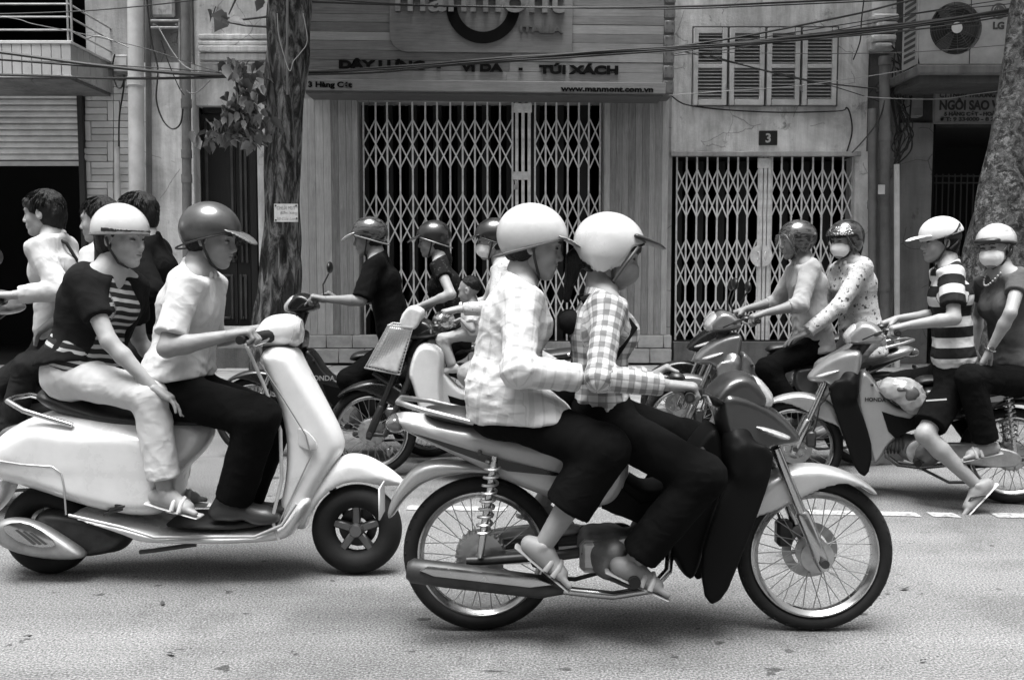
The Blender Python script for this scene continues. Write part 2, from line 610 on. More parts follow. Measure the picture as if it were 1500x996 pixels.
def np_mesh(name, V, Q, attrs=None):
    me = bpy.data.meshes.new(name)
    me.vertices.add(len(V))
    me.vertices.foreach_set("co", np.asarray(V, np.float32).ravel())
    me.loops.add(len(Q) * 4)
    me.loops.foreach_set("vertex_index", np.asarray(Q, np.int32).ravel())
    me.polygons.add(len(Q))
    me.polygons.foreach_set("loop_start", np.arange(0, len(Q) * 4, 4, dtype=np.int32))
    me.update(calc_edges=True)
    me.polygons.foreach_set("use_smooth", np.ones(len(Q), bool))
    for k, v in (attrs or {}).items():
        a = me.attributes.new(k, 'FLOAT', 'POINT')
        a.data.foreach_set("value", np.asarray(v, np.float32))
    return me

_cache = {}
def blob(name, prims, h, mat, parent=None, M=None, disp=None, smooth=1, key=None):
    if key is not None and key in _cache:
        return obj(name, _cache[key], mat, parent, M)
    me = np_mesh(name, *surf(prims, h, disp, smooth))
    if key is not None: _cache[key] = me
    return obj(name, me, mat, parent, M)

def xform(VQ, M):
    V, Q = VQ
    Mx = np.array(M, float)
    V2 = V @ Mx[:3, :3].T + Mx[:3, 3]
    if np.linalg.det(Mx[:3, :3]) < 0: Q = Q[:, ::-1]
    return V2, Q

# ================================================================== THE SETTING
def asphalt():
    t = NT("asphalt").set(0.88, 0, 0, 0.25)
    co = t.co()
    grit = t.noise(co, 120, 3, 0.75)
    grit2 = t.noise(co, 60, 4, 0.7)
    large = t.noise(co, 0.7, 6, 0.6)
    tracks = t.noise(t.mapping(co, (0.12, 2.2, 1)), 1.0, 4, 0.6)
    pits = t.ramp(t.noise(co, 70, 3, 0.6), [(0.30, 0.30), (0.40, 1.0)])
    oil = t.ramp(t.noise(t.mapping(co, (.35, 1.1, 1)), 1.3, 6, .6), [(.30, .72), (.46, 1.0)])
    spots = t.ramp(t.noise(co, 7.5, 3, 0.55), [(0.30, 0.35), (0.335, 1.0)])
    v = t.math('MULTIPLY', t.ramp(grit, [(0.33, 0.045), (0.5, 0.16), (0.70, 0.38)]), t.ramp(large, [(0.3, 0.85), (0.7, 1.12)]))
    v = t.math('MULTIPLY', v, t.ramp(tracks, [(0.3, 0.78), (0.7, 1.12)]))
    v = t.math('MULTIPLY', v, t.math('MULTIPLY', t.math('MULTIPLY', pits, oil), spots))
    chips = t.ramp(t.noise(t.mapping(co, (5, 17, 1), (0, 0, .06)), 1.0, 5, .62), [(0.285, 0.35), (0.315, 1.0)])
    v = t.math('MULTIPLY', v, chips)
    wear = t.ramp(t.noise(t.mapping(co, (.5, .5, 1), (0, 0, .5)), 1.0, 7, .7), [(0.42, 0.84), (0.47, 1.04)])
    v = t.math('MULTIPLY', v, wear)
    vo = t.n("ShaderNodeTexVoronoi", Scale=0.55, _feature='DISTANCE_TO_EDGE')
    nz = t.n("ShaderNodeTexNoise", Scale=5.0, Detail=8.0)
    wv = t.n("ShaderNodeMix", _data_type='VECTOR'); wv.inputs[0].default_value = 0.10
    t.l(co, nz.inputs["Vector"]); t.l(co, wv.inputs[4]); t.l(nz.outputs["Color"], wv.inputs[5]); t.l(wv.outputs[1], vo.inputs["Vector"])
    crack = t.ramp(vo.outputs["Distance"], [(0.0, 0.72), (0.004, 1.0)])
    v = t.math('MULTIPLY', v, t.mix(t.math('GREATER_THAN', t.noise(co, 0.9, 3), 0.70), 1.0, crack))
    t.base(v)
    t.bump(t.math('ADD', t.math('MULTIPLY', grit, 1.0), grit2), 0.55, 0.012)
    return t.m
ASPH = asphalt()
KERB_Y, WALL_Y = 8.5, 12.3
CONCRETE = plain(0.26, 0.9, var=0.25, vs=3, bump=0.3, bs=50)
tag(MB().box((-200, -200, -0.3), (200, 200, -0.03)).build("ground", plain(0.10, 0.95, var=0.3, vs=0.3)), kind='structure')
tag(MB().box((-60, -14, -0.2), (60, KERB_Y - 0.001, 0.0)).build("road", ASPH), kind='structure')

# worn white lane line: separate dashes, chipped edges
def dash_mat():
    t = NT("road_paint").set(0.8)
    co = t.co()
    f = t.noise(co, 26, 6, 0.75)
    t.base(t.math('MULTIPLY', t.ramp(f, [(0.40, 0.15), (0.52, 0.36), (0.8, 0.46)]), t.ramp(t.noise(co, 200, 2), [(0.3, 0.75), (0.6, 1.05)])))
    return t.m
DASH = dash_mat()
for i, (p0, p1) in enumerate([((-420, 731), (-150, 734)), ((70, 737), (330, 740)), ((596, 744), (742, 746)), ((1040, 749), (1142, 751)), ((1152, 750), (1262, 752)), ((1272, 752), (1345, 754)), ((1362, 754), (1402, 755)), ((1455, 755), (1640, 758))]):
    g = lambda p: (lambda v: (v.x, v.y))(at(p[0], p[1], (lambda b: CAM_H / -((b * math.cos(PITCH) - math.sin(PITCH)) / (math.cos(PITCH) + b * math.sin(PITCH))))((498 - p[1]) / FPX)))
    (x0, y0), (x1, y1) = g(p0), g(p1)
    bm = bmesh.new()
    n = 26
    top, bot = [], []
    for k in range(n + 1):
        f = k / n
        x, y = x0 + (x1 - x0) * f, y0 + (y1 - y0) * f
        top.append(bm.verts.new((x, y + 0.05 + rng.uniform(-.006, .006), 0.004)))
        bot.append(bm.verts.new((x, y - 0.05 + rng.uniform(-.006, .006), 0.004)))
    for k in range(n):
        bm.faces.new((bot[k], bot[k + 1], top[k + 1], top[k]))
    me = bpy.data.meshes.new("lane_marking"); bm.to_mesh(me); bm.free()
    tag(obj("lane_marking", me, DASH), kind='structure')

# pavement with kerb stones and tiles
pav = tag(MB().box((-60, KERB_Y + 0.2, -0.2), (60, WALL_Y + 3, 0.135)).build("pavement", CONCRETE), kind='structure')
KST = plain(0.20, 0.9, var=0.35, vs=4, bump=0.35, bs=40)
kme = MB().box((-0.49, 0, -0.2), (0.49, 0.198, 0.15), 0.012).mesh("kerb_stone")
for i in range(-7, 8):
    obj("kerb_stone", kme, KST, pav).location = (i * 1.0, KERB_Y, rng.uniform(-.006, .004))
tme = MB().box((-0.196, -0.196, -0.02), (0.196, 0.196, 0.0), 0.004).mesh("paving_tile")
TILE = plain(0.30, 0.8, var=0.25, vs=5, bump=0.2, bs=40)
TILE2 = plain(0.24, 0.85, var=0.3, vs=4, bump=0.2, bs=40)
for i in range(-13, 14):
    for j in range(9):
        o = obj("paving_tile", tme, TILE, pav)
        if rng.random() < 0.4:
            o.material_slots[0].link = 'OBJECT'; o.material_slots[0].material = TILE2
        o.location = (i * 0.4, KERB_Y + 0.41 + j * 0.4, 0.15 + rng.uniform(-.003, .003))
        o.rotation_euler = (rng.uniform(-.006, .006), rng.uniform(-.006, .006), 0)
for i in range(7):   # litter on the road: dead leaves
    px, py = [(250, 960), (335, 868), (238, 885), (40, 936), (1325, 864), (1352, 970), (1130, 905)][i]
    b = (498 - py) / FPX
    Y = CAM_H / -((b * math.cos(PITCH) - math.sin(PITCH)) / (math.cos(PITCH) + b * math.sin(PITCH)))
    p = at(px, py, Y)
    bm = bmesh.new()
    L = rng.uniform(.014, .028)
    vs = [bm.verts.new((L * x, L * .45 * y, .004 + rng.uniform(0, .012))) for x, y in ((-1, 0), (-.4, .8), (.4, .7), (1, 0), (.4, -.7), (-.4, -.8))]
    bm.faces.new(vs)
    me = bpy.data.meshes.new("dead_leaf"); bm.to_mesh(me); bm.free()
    o = obj("dead_leaf", me, plain(0.035, 0.8)); o.location = (p.x, p.y, 0.0); o.rotation_euler = (0, 0, rng.uniform(0, 3))
    tag(o, ["small dark leaf lying on the asphalt at the bottom left of the photo", "flat dark leaf on the road just below the white scooter's shadow", "tiny dark leaf on the road left of the flat leaf under the scooter", "dark scrap of leaf on the road at the left edge", "dark leaf on the asphalt right of the big front wheel", "curled leaf on the road at the bottom right", "small leaf on the road under the big front wheel"][i], "leaf", "dead leaves on the road")

# the row of houses across the street, behind the camera: it shades the near half of the sky
m = MB()
m.box((-40, -14, 0), (40, -8.5, 9.0))
for i in range(-9, 10):
    for z in (.2, 3.4, 6.3):
        m.box((i * 4 - 1.3, -8.499, z), (i * 4 + 1.3, -8.35, z + (2.5 if z < 1 else 1.7)), 0.02)
tag(m.build("opposite_houses", plain(.16, .9, var=.3, vs=.5)), kind='structure')
# ---- helpers for the house fronts
def pbox(mb, x0, y0, x1, y1, Yf, Yb, bevel=0.0):
    a, b = at((x0 + x1) / 2 - abs(x1 - x0) / 2, (y0 + y1) / 2, Yf), at((x0 + x1) / 2 + abs(x1 - x0) / 2, (y0 + y1) / 2, Yf)
    mb.box((a.x, Yf, at(x0, max(y0, y1), Yf).z), (b.x, Yb, at(x0, min(y0, y1), Yf).z), bevel)
    return mb
def zb(py, Y): return at(750, py, Y).z
def xb(px, py, Y): return at(px, py, Y).x
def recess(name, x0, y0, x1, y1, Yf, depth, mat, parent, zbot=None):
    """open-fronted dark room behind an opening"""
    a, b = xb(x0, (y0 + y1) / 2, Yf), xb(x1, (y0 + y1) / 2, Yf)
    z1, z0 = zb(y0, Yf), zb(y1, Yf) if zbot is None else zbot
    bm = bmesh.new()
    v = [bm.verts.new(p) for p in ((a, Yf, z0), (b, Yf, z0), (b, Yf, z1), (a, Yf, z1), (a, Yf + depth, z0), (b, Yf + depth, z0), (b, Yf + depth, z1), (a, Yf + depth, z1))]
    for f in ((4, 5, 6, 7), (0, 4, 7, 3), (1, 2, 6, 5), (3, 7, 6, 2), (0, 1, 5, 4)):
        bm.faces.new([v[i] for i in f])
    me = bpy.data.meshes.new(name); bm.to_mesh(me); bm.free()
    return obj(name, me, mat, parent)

PL_LIGHT = plaster(0.72, 0.55)
PL_MID = plaster(0.40, 0.5)
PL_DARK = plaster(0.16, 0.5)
PVC = plain(0.54, 0.55, var=0.22, vs=3, bump=0.1, bs=30)
PVC_DK = plain(0.15, 0.6, var=0.4, vs=2.5, bump=0.2, bs=30)
IRON_WH = plain(0.68, 0.5, var=0.35, vs=7, bump=0.15, bs=60)
CABLE = plain(0.014, 0.6, var=0.2)
Y0 = WALL_Y
TOPZ = 8.0

# ---- left building: shop with a roller shutter, tiled pier and balcony
lb = thing("corner_shop", at(90, 540, Y0) * 1.0, 0, "left house with half open roller shutter, stack-bond wall tiles and a panelled balcony", "building")
lb.location = (0, 0, 0)
m = MB()
xl, xr = -14.0, xb(0, 300, Y0)
pbox(m, 126, 116, 205, 560, Y0, Y0 + .35)
m.box((xb(126, 60, Y0), Y0, zb(116, Y0)), (xb(205, 60, Y0), Y0 + .35, TOPZ))
m.box((-26, Y0, 0.15), (xb(-260, 300, Y0 + .05), Y0 + .35, TOPZ))
m.box((xb(-260, 300, Y0 + .05) + .001, Y0, zb(-30, Y0)), (xb(126, 60, Y0), Y0 + .35, TOPZ))
m.build("wall", PL_MID, lb)
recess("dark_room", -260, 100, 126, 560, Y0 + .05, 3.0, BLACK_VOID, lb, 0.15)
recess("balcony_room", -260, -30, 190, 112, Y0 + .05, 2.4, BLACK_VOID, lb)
m = MB()
Yb = 11.13
SLAT = plain(0.58, 0.55, var=0.2, vs=4, bump=0.1, bs=30)
# roller shutter slats
ysl = [118 + 9.0 * i for i in range(14)]
x0s, x1s = -230, 119
for i in range(13):
    m = MB()
    za, zc = zb(ysl[i + 1], Y0 - .05), zb(ysl[i], Y0 - .05)
    xa, xc = xb(x0s, 180, Y0 - .05), xb(x1s + i * .4, 180, Y0 - .05)
    pr = [(0.0, za + .003), (-.018, za + (zc - za) * .3), (-.018, za + (zc - za) * .7), (0.0, zc - .003)]
    bm = m.bm
    A = [bm.verts.new((xa, Y0 - .05 + p[0], p[1])) for p in pr] + [bm.verts.new((xa, Y0 - .03, p[1])) for p in reversed(pr)]
    B = [bm.verts.new((xc, v.co.y, v.co.z)) for v in A]
    n = len(A)
    bm.faces.new(A); bm.faces.new(list(reversed(B)))
    for k in range(n): bm.faces.new((A[(k + 1) % n], A[k], B[k], B[(k + 1) % n]))
    m.build("shutter_slat", SLAT, lb)
pbox(MB(), x0s, 236, 124, 243, Y0 - .07, Y0 - .02, .006).build("shutter_bottom_bar", plain(0.42, .6), lb)
pbox(MB(), 118, 113, 126, 555, Y0 - .09, Y0 - .001, .004).build("shutter_channel", plain(0.02, .6), lb)
# wall tiles: stacks of five flat bricks turned by upright ones
WT = [plain(0.52, .6, var=.12, vs=6, bump=.12, bs=40), plain(0.46, .6, var=.12, vs=6, bump=.12, bs=40), plain(0.58, .6, var=.12, vs=6, bump=.12, bs=40)]
pxs = 1 / 3.213
def wall_tile(x0, y0, x1, y1):
    pbox(MB(), x0 + .5, y0 + .5, x1 - .4, y1 - .4, Y0 - .03, Y0 + .002, .004).build("wall_tile", rng.choice(WT), lb)
for col, (cx0, cx1) in enumerate(((124, 166), (166, 205))):
    y = 118
    r = 0
    while y < 500:
        up_left = (r + col) % 2 == 0
        hx = 30
        w = cx1 - cx0
        if up_left:
            wall_tile(cx0, y, cx0 + 9, y + 29.5)
            for k in range(3): wall_tile(cx0 + 9, y + k * 9.9, cx1, y + (k + 1) * 9.9)
        else:
            wall_tile(cx1 - 9, y, cx1, y + 29.5)
            for k in range(3): wall_tile(cx0, y + k * 9.9, cx1 - 9, y + (k + 1) * 9.9)
        y += 29.7
        r += 1
# balcony: panelled parapet standing proud of the wall
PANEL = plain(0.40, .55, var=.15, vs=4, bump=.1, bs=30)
PANEL_SHADED = plain(0.30, .6, var=.2, vs=4, bump=.1, bs=30)  # same panels on the side return, its shade put into the colour
x104 = xb(104, 86, Yb)
z_t, z_b = zb(60, Yb), zb(112, Yb)
MB().box((-9, Yb + .03, z_b - .03), (x104 - .03, Y0, z_b + .06)).build("balcony_floor", PL_DARK, lb)
MB().box((-9, Yb + .032, z_b + .061), (x104 - .032, Yb + .06, z_t - .01)).build("parapet_core", PL_DARK, lb)
MB().box((x104 - .06, Yb + .062, z_b + .061), (x104 - .034, Y0, z_t - .01)).build("parapet_core", PL_DARK, lb)
xx = x104
i = 0
while xx > -9:
    w = 14.2 / (FPX / Yb)
    MB().box((xx - w + .004, Yb, z_b + .01), (xx - .004, Yb + .03, z_t - .035), .003).build("parapet_panel", PANEL, lb)
    xx -= w
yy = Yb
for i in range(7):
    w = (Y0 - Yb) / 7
    MB().box((x104 - .03, yy + .004, z_b + .01), (x104 - .002, yy + w - .004, z_t - .035), .003).build("parapet_panel", PANEL_SHADED, lb)
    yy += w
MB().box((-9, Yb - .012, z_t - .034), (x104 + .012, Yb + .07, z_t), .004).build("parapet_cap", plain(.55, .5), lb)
MB().box((x104 - .06, Yb + .071, z_t - .033), (x104 + .01, Y0, z_t - .002), .004).build("parapet_cap", plain(.40, .5), lb)  # side cap also coloured darker for the shaded return
MB().box((-9, Yb - .01, z_b - .012), (x104 + .006, Yb + .02, z_b + .009), .003).build("parapet_foot_trim", plain(.5, .5), lb)
rail = MB()
for py in (5, 24, 43):
    rail.tube([(-9, Yb + .04, zb(py, Yb)), (x104 - .02, Yb + .04, zb(py, Yb))], .011, 6)
    rail.tube([(x104 - .02, Yb + .04, zb(py, Yb)), (x104 - .02, Y0, zb(py, Yb))], .011, 6)
for px in (96.5, 102):
    x = xb(px, 20, Yb)
    rail.tube([(x, Yb + .04, z_t - .02), (x, Yb + .04, zb(-60, Yb))], .012, 6)
rail.build("balcony_railing", plain(.30, .5, var=.35, vs=7), lb)

# ---- pipes and party pillar between the left house and the sign shop
def pipe(name, px, py0, py1, wpx, Y, mat, label, cat="pipe", group=None, px1=None, joints=()):
    s = FPX / Y
    z0 = 0.15 if py1 > 520 else zb(py1, Y)
    a = Vector((xb(px if px1 is None else px1, py1, Y), Y, z0))
    b = Vector((xb(px, py0, Y), Y, zb(py0, Y) if py0 > -5 else 7.0))
    r = wpx / 2 / s
    m = MB().tube([a, a.lerp(b, .35), a.lerp(b, .7), b], r, 16)
    t = tag(m.build(name, mat, smooth=60), label, cat, group)
    for j in joints:
        f = (zb(j, Y) - a.z) / (b.z - a.z)
        p = a.lerp(b, f)
        MB().tube([p - Vector((0, 0, .05)), p + Vector((0, 0, .05))], r * 1.14, 16).build("pipe_collar", mat, t, smooth=40)
    return t
pipe("drain_pipe", 203, -60, 560, 22, 11.95, PVC, "thick pale plastic drain pipe beside the tiled pier of the left house", joints=(120, 330))
pipe("drain_pipe", 221, -60, 560, 8, 12.15, PVC_DK, "thin dark pipe hugging the right side of the thick pale pipe")
pipe("drain_pipe", 276, -60, 560, 13.5, 11.98, PVC_DK, "grey patched pipe on the right edge of the cracked plaster pillar", joints=(152, 226, 262))
pl = thing("party_pillar", (0, 0, 0), 0, "pale cracked plaster pillar with old brackets between two pipes", "pillar")
m = MB()
a, b = xb(206, 300, Y0 - .12), xb(285, 300, Y0 - .12)
m.box((a, Y0 - .12, 0.15), (b, Y0 + .4, zb(95, Y0)))
m.build("pillar_shaft", PL_LIGHT, pl)
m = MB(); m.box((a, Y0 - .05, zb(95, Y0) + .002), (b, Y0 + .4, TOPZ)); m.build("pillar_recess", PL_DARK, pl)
m = MB(); m.box((xb(221, 10, Y0 - .14), Y0 - .14, zb(24, Y0 - .14)), (xb(254, 10, Y0 - .14), Y0 - .055, zb(-40, Y0 - .14)), .02); m.build("plaster_block", PL_LIGHT, pl)
br = MB()
for py in (31, 41):
    br.tube([(xb(221, py, Y0 - .3), Y0 - .3, zb(py, Y0 - .3)), (xb(262, py, Y0 - .3), Y0 - .3, zb(py, Y0 - .3))], .016, 8)
br.tube([(xb(263, 31, Y0 - .3), Y0 - .3, zb(28, Y0 - .3)), (xb(263, 95, Y0 - .3), Y0 - .3, zb(130, Y0 - .3))], .014, 8)
for px in (225, 258):
    br.tube([(xb(px, 36, Y0 - .3), Y0 - .3, zb(36, Y0 - .3)), (xb(px, 36, Y0 - .3), Y0 - .03, zb(36, Y0 - .3))], .014, 8)
br.build("iron_bracket", plain(.3, .6, .3, var=.4), pl)
mt = thing("electric_meter", at(179, 95, Y0 - .1), 0, "small grey electricity meter box on the wall above the tiles", "meter box")
mt_ = at(179, 96, Y0 - .1)
m = MB().box((-.11, -.06, -.11), (.11, .09, .11), .02); m.build("meter_case", plain(.22, .5), mt)
MB().box((-.075, -.066, -.02), (.075, -.0605, .07)).build("meter_window", plain(.45, .3), mt)
MB().box((-.09, -.068, -.09), (.09, -.0605, -.05)).build("meter_label", plain(.35, .5), mt)

# ---- middle house front: plaster beam with mouldings over a dark panelled door
mh = thing("plaster_house", (0, 0, 0), 0, "narrow pale plaster front with cornice mouldings above the dark wooden door", "building")
m = MB()
m.box((xb(285.5, 100, Y0), Y0, zb(155, Y0)), (xb(443, 100, Y0), Y0 + .4, TOPZ))
m.box((xb(378, 300, Y0), Y0, .15), (xb(443, 300, Y0), Y0 + .4, zb(155, Y0) - .001))
m.build("wall", PL_LIGHT, mh)
for y0, y1, d in ((50, 57, .05), (60, 66, .09), (67, 76, .13), (78, 88, .10), (90, 93, .06), (104, 107, .04)):
    pbox(MB(), 290, y0, 443, y1, Y0 - d, Y0 - .0005, .012).build("cornice_moulding", PL_LIGHT, mh)
DOORW = wood(0.010, 0.028, 2, .8, .45, "dark_door_wood")
recess("door_recess", 285.5, 155, 378, 520, Y0 + .01, .5, plain(.03, .8), mh, .15)
Yd = Y0 + .18
pbox(MB(), 287, 158, 296, 478, Yd - .05, Yd + .1, .01).build("door_frame", DOORW, mh)
pbox(MB(), 366, 158, 377, 478, Yd - .05, Yd + .1, .01).build("door_frame", DOORW, mh)
pbox(MB(), 296, 158, 366, 166, Yd - .05, Yd + .1, .01).build("door_frame", DOORW, mh)
for x0, x1 in ((297, 346), (347, 366)):
    d = pbox(MB(), x0, 167, x1, 476, Yd, Yd + .05).build("door_leaf", DOORW, mh)
    for y0, y1 in ((178, 385), (402, 468)):
        w = 4
        pbox(MB(), x0 + w, y0, x0 + w + 4, y1, Yd - .025, Yd - .0005, .006).build("door_moulding", plain(.05, .4, var=.4, vs=4), d)
        pbox(MB(), x1 - w - 4, y0, x1 - w, y1, Yd - .025, Yd - .0005, .006).build("door_moulding", plain(.05, .4, var=.4, vs=4), d)
        pbox(MB(), x0 + w + 4.2, y0, x1 - w - 4.2, y0 + 4, Yd - .025, Yd - .0005, .006).build("door_moulding", plain(.05, .4, var=.4, vs=4), d)
        pbox(MB(), x0 + w + 4.2, y1 - 4, x1 - w - 4.2, y1, Yd - .025, Yd - .0005, .006).build("door_moulding", plain(.05, .4, var=.4, vs=4), d)
pbox(MB(), 284, 479, 382, 507, Y0 - .25, Y0 + .005, .015).build("door_step", PL_MID, mh)
pbox(MB(), 270, 508, 392, 545, Y0 - .55, Y0 - .01, .015).build("door_step", PL_DARK, mh)
# chain looped through the door pulls
ch = thing("door_chain", (0, 0, 0), 0, "dark chain hanging on the dark wooden door beside the tree trunk", "chain")
pts = [(345, 385), (345, 370), (347, 358), (355, 355), (366, 354), (376, 352)]
for (p, q) in zip(pts, pts[1:]):
    for k in range(3):
        u = at(p[0] + (q[0] - p[0]) * (k + .5) / 3, p[1] + (q[1] - p[1]) * (k + .5) / 3, Yd - .06)
        MB().ring(u, .022, .008, 'y' if k % 2 else 'x', 10, 5).build("chain_link", STEEL_DK, ch, smooth=60)

# ---- sign shop
sh = thing("leather_shop", (0, 0, 0), 0, "shop front clad in upright wooden boards with a wide folding gate", "building")
Yp = Y0 - .1
m = MB()
m.box((xb(443, 60, Y0), Y0, zb(148, Y0)), (xb(984, 60, Y0), Y0 + .4, TOPZ))
m.box((xb(443, 300, Y0), Y0, .15), (xb(525, 300, Y0), Y0 + .4, zb(148, Y0) - .001))
m.box((xb(884, 300, Y0), Y0, .15), (xb(984, 300, Y0), Y0 + .4, zb(148, Y0) - .001))
m.build("wall", PL_MID, sh)
BOARD = wood(0.10, 0.50, 2, 1.0, .6, "upright_board_wood")
def boards(xs, y0, y1):
    for x0, x1 in zip(xs, xs[1:]):
        pbox(MB(), x0 + .1, y0, x1 - .1, y1, Yp + rng.uniform(-.002, .002), Y0 - .001, .0015).build("plank", BOARD, sh)
boards([441, 452, 463, 475, 486, 497, 508, 517, 525], 145, 490)
boards([885, 893, 902, 911, 920, 930, 940, 950, 959, 969, 978], 145, 490)
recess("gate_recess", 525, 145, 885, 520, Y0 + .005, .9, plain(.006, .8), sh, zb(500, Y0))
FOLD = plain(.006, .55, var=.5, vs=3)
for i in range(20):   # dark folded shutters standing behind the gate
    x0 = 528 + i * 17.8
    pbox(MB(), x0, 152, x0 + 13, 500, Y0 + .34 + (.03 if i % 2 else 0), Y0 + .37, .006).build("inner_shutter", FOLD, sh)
# plinth of stone tiles
PLIN = plain(.36, .7, var=.3, vs=5, bump=.2, bs=40)
for row, (y0, y1) in enumerate(((491, 510), (511, 532))):
    x = 440 + (row * 18)
    while x < 985:
        if row or not (525 < x < 860):
            pbox(MB(), x + .4, y0 + .4, min(x + 38, 984) - .4, y1 - .3, Y0 - .16 - row * .03, Y0 - .001, .006).build("plinth_stone", PLIN, sh)
        x += 38
MB().box((xb(526, 505, Y0), Y0 - .1, .15), (xb(884, 505, Y0), Y0 + 1, zb(500, Y0) - .002)).build("threshold", PL_MID, sh)

# ---- the shop signboard, hung proud of the wall
sb = thing("shop_signboard", at(714, 70, 11.75), 0, "big wooden shop signboard of horizontal planks with dark raised lettering", "signboard")
Ys = 11.75
SBW = wood(0.06, 0.30, 0, 1.0, .55, "sign_plank_wood")
o0 = Vector(sb.location)
tilt = 0.011
def sz(px, py):   # sign is hung a little lower at its right end
    return zb(py, Ys) - o0.z
xa, xc = xb(445, 70, Ys) - o0.x, xb(972, 70, Ys) - o0.x
sroot_M = Matrix.Rotation(tilt, 4, 'Y')
sb.rotation_euler = (0, tilt, 0)
yrow = [-70, -54, -38, -22, -6, 8, 23, 35, 49, 62, 76, 90, 105, 119]
for y0, y1 in zip(yrow, yrow[1:]):
    xs = [xa, xa + (xc - xa) * rng.uniform(.3, .7), xc]
    for p, q in zip(xs, xs[1:]):
        MB().box((p + .001, rng.uniform(-.002, .004), sz(0, y1) + .003), (q - .001, .12, sz(0, y0) - .001), .002).build("sign_plank", SBW, sb)
MB().box((xa - .01, -.06, sz(0, 136)), (xc + .03, .14, sz(0, 120)), .006).build("address_board", wood(.16, .34, 0, .6, .5, "address_board_wood"), sb)
MB().box((xa, .1201, sz(0, 135)), (xc, .5, sz(0, -70))).build("sign_backing", PL_DARK, sb)
MB().box((xa + .02, .0, sz(0, 140)), (xc, .45, sz(0, 136) - .002)).build("sign_soffit", plain(.10, .7), sb)
# inner panel with one rounded corner
xp0, xp1 = xb(571, 40, Ys) - o0.x, xb(838, 40, Ys) - o0.x
zt, zl = sz(0, -70), sz(0, 78)
rad = .2
out = [(xp0, zt), (xp1, zt), (xp1, zl)] + [(xp0 + rad - rad * math.sin(k / 8 * math.pi / 2), zl + rad - rad * math.cos(k / 8 * math.pi / 2)) for k in range(9)]
PANW = wood(0.11, 0.28, 0, .7, .5, "sign_panel_wood")
MB().prism(out, -.03, -.006, .004).build("logo_panel", PANW, sb)
LET = plain(.004, .8, var=.1, spec=.1)
def sign_text(body, px0, px1, py_base, size, ext, off, parent, mat, y, name="lettering", fit=True):
    me = text_mesh(body, size, ext, off, name=name)
    xs = [v.co.x for v in me.vertices]
    w = max(xs) - min(xs)
    want = xb(px1, 70, Ys) - xb(px0, 70, Ys)
    k = want / w if fit else 1
    M = Matrix.Translation((xb(px0, 70, Ys) - o0.x - min(xs) * k, y, sz(0, py_base))) @ Matrix.Diagonal((k, 1, 1, 1)) @ Matrix.Rotation(R(90), 4, 'X')
    return obj(name, me, mat, parent, M)
sign_text("DÂY LƯNG", 497, 623, 103, .125, .02, .006, sb, LET, -.012)
sign_text("-", 640, 646, 103, .125, .02, .006, sb, LET, -.012)
sign_text("VÍ DA", 675, 737, 105, .125, .02, .006, sb, LET, -.012)
sign_text("-", 760, 766, 105, .125, .02, .006, sb, LET, -.012)
sign_text("TÚI XÁCH", 790, 906, 107, .125, .02, .006, sb, LET, -.012)
sign_text("3 Hàng Cót", 453, 517, 132, .085, .006, .003, sb, LET, -.066)
sign_text("www.manmont.com.vn", 822, 957, 134, .085, .006, .003, sb, LET, -.066)
SIGN_CH = plain(.26, .3, .8, 0, .4, 8)
sign_text("manmont", 580, 826, 20, .42, .03, .006, sb, SIGN_CH, -.062)
sign_text("ITALIA", 761, 824, 49, .11, .015, .004, sb, plain(.16, .3, .8), -.045)
arc = MB()
cx, cz = xb(707, 10, Ys) - o0.x, sz(0, 10)
rr_o, rr_i = 53 / (FPX / Ys), 37 / (FPX / Ys)
n = 40
outl = [(cx + rr_o * math.cos(a), cz + rr_o * math.sin(a)) for a in [math.pi + math.pi * k / n for k in range(n + 1)]]
outl += [(cx + rr_i * math.cos(a), cz + rr_i * math.sin(a)) for a in [2 * math.pi - math.pi * k / n for k in range(n + 1)]]
arc.prism(outl, -.052, -.031, .003)
arc.build("logo_arc", LET, sb)
# riveted metal corner strip down the right end
for i, y in enumerate(range(-60, 136, 22)):
    p = MB().box((xc + .002, -.02, sz(0, y + 18)), (xc + .125, .16, sz(0, y)), .008).build("corner_plate", plain(.17, .45, .5, var=.3), sb)
    for dx in (.03, .095):
        for dz in (.03, .11):
            MB().lathe([(.011, -.026), (.011, -.0205)], (xc + dx, 0, sz(0, y + 18) + dz), 'y', 8).build("rivet", plain(.12, .4, .5), p)
MB().box((xc + .001, .0, sz(0, 136)), (xc + .12, .5, sz(0, -70))).build("sign_end_panel", plain(.12, .6, var=.3), sb)

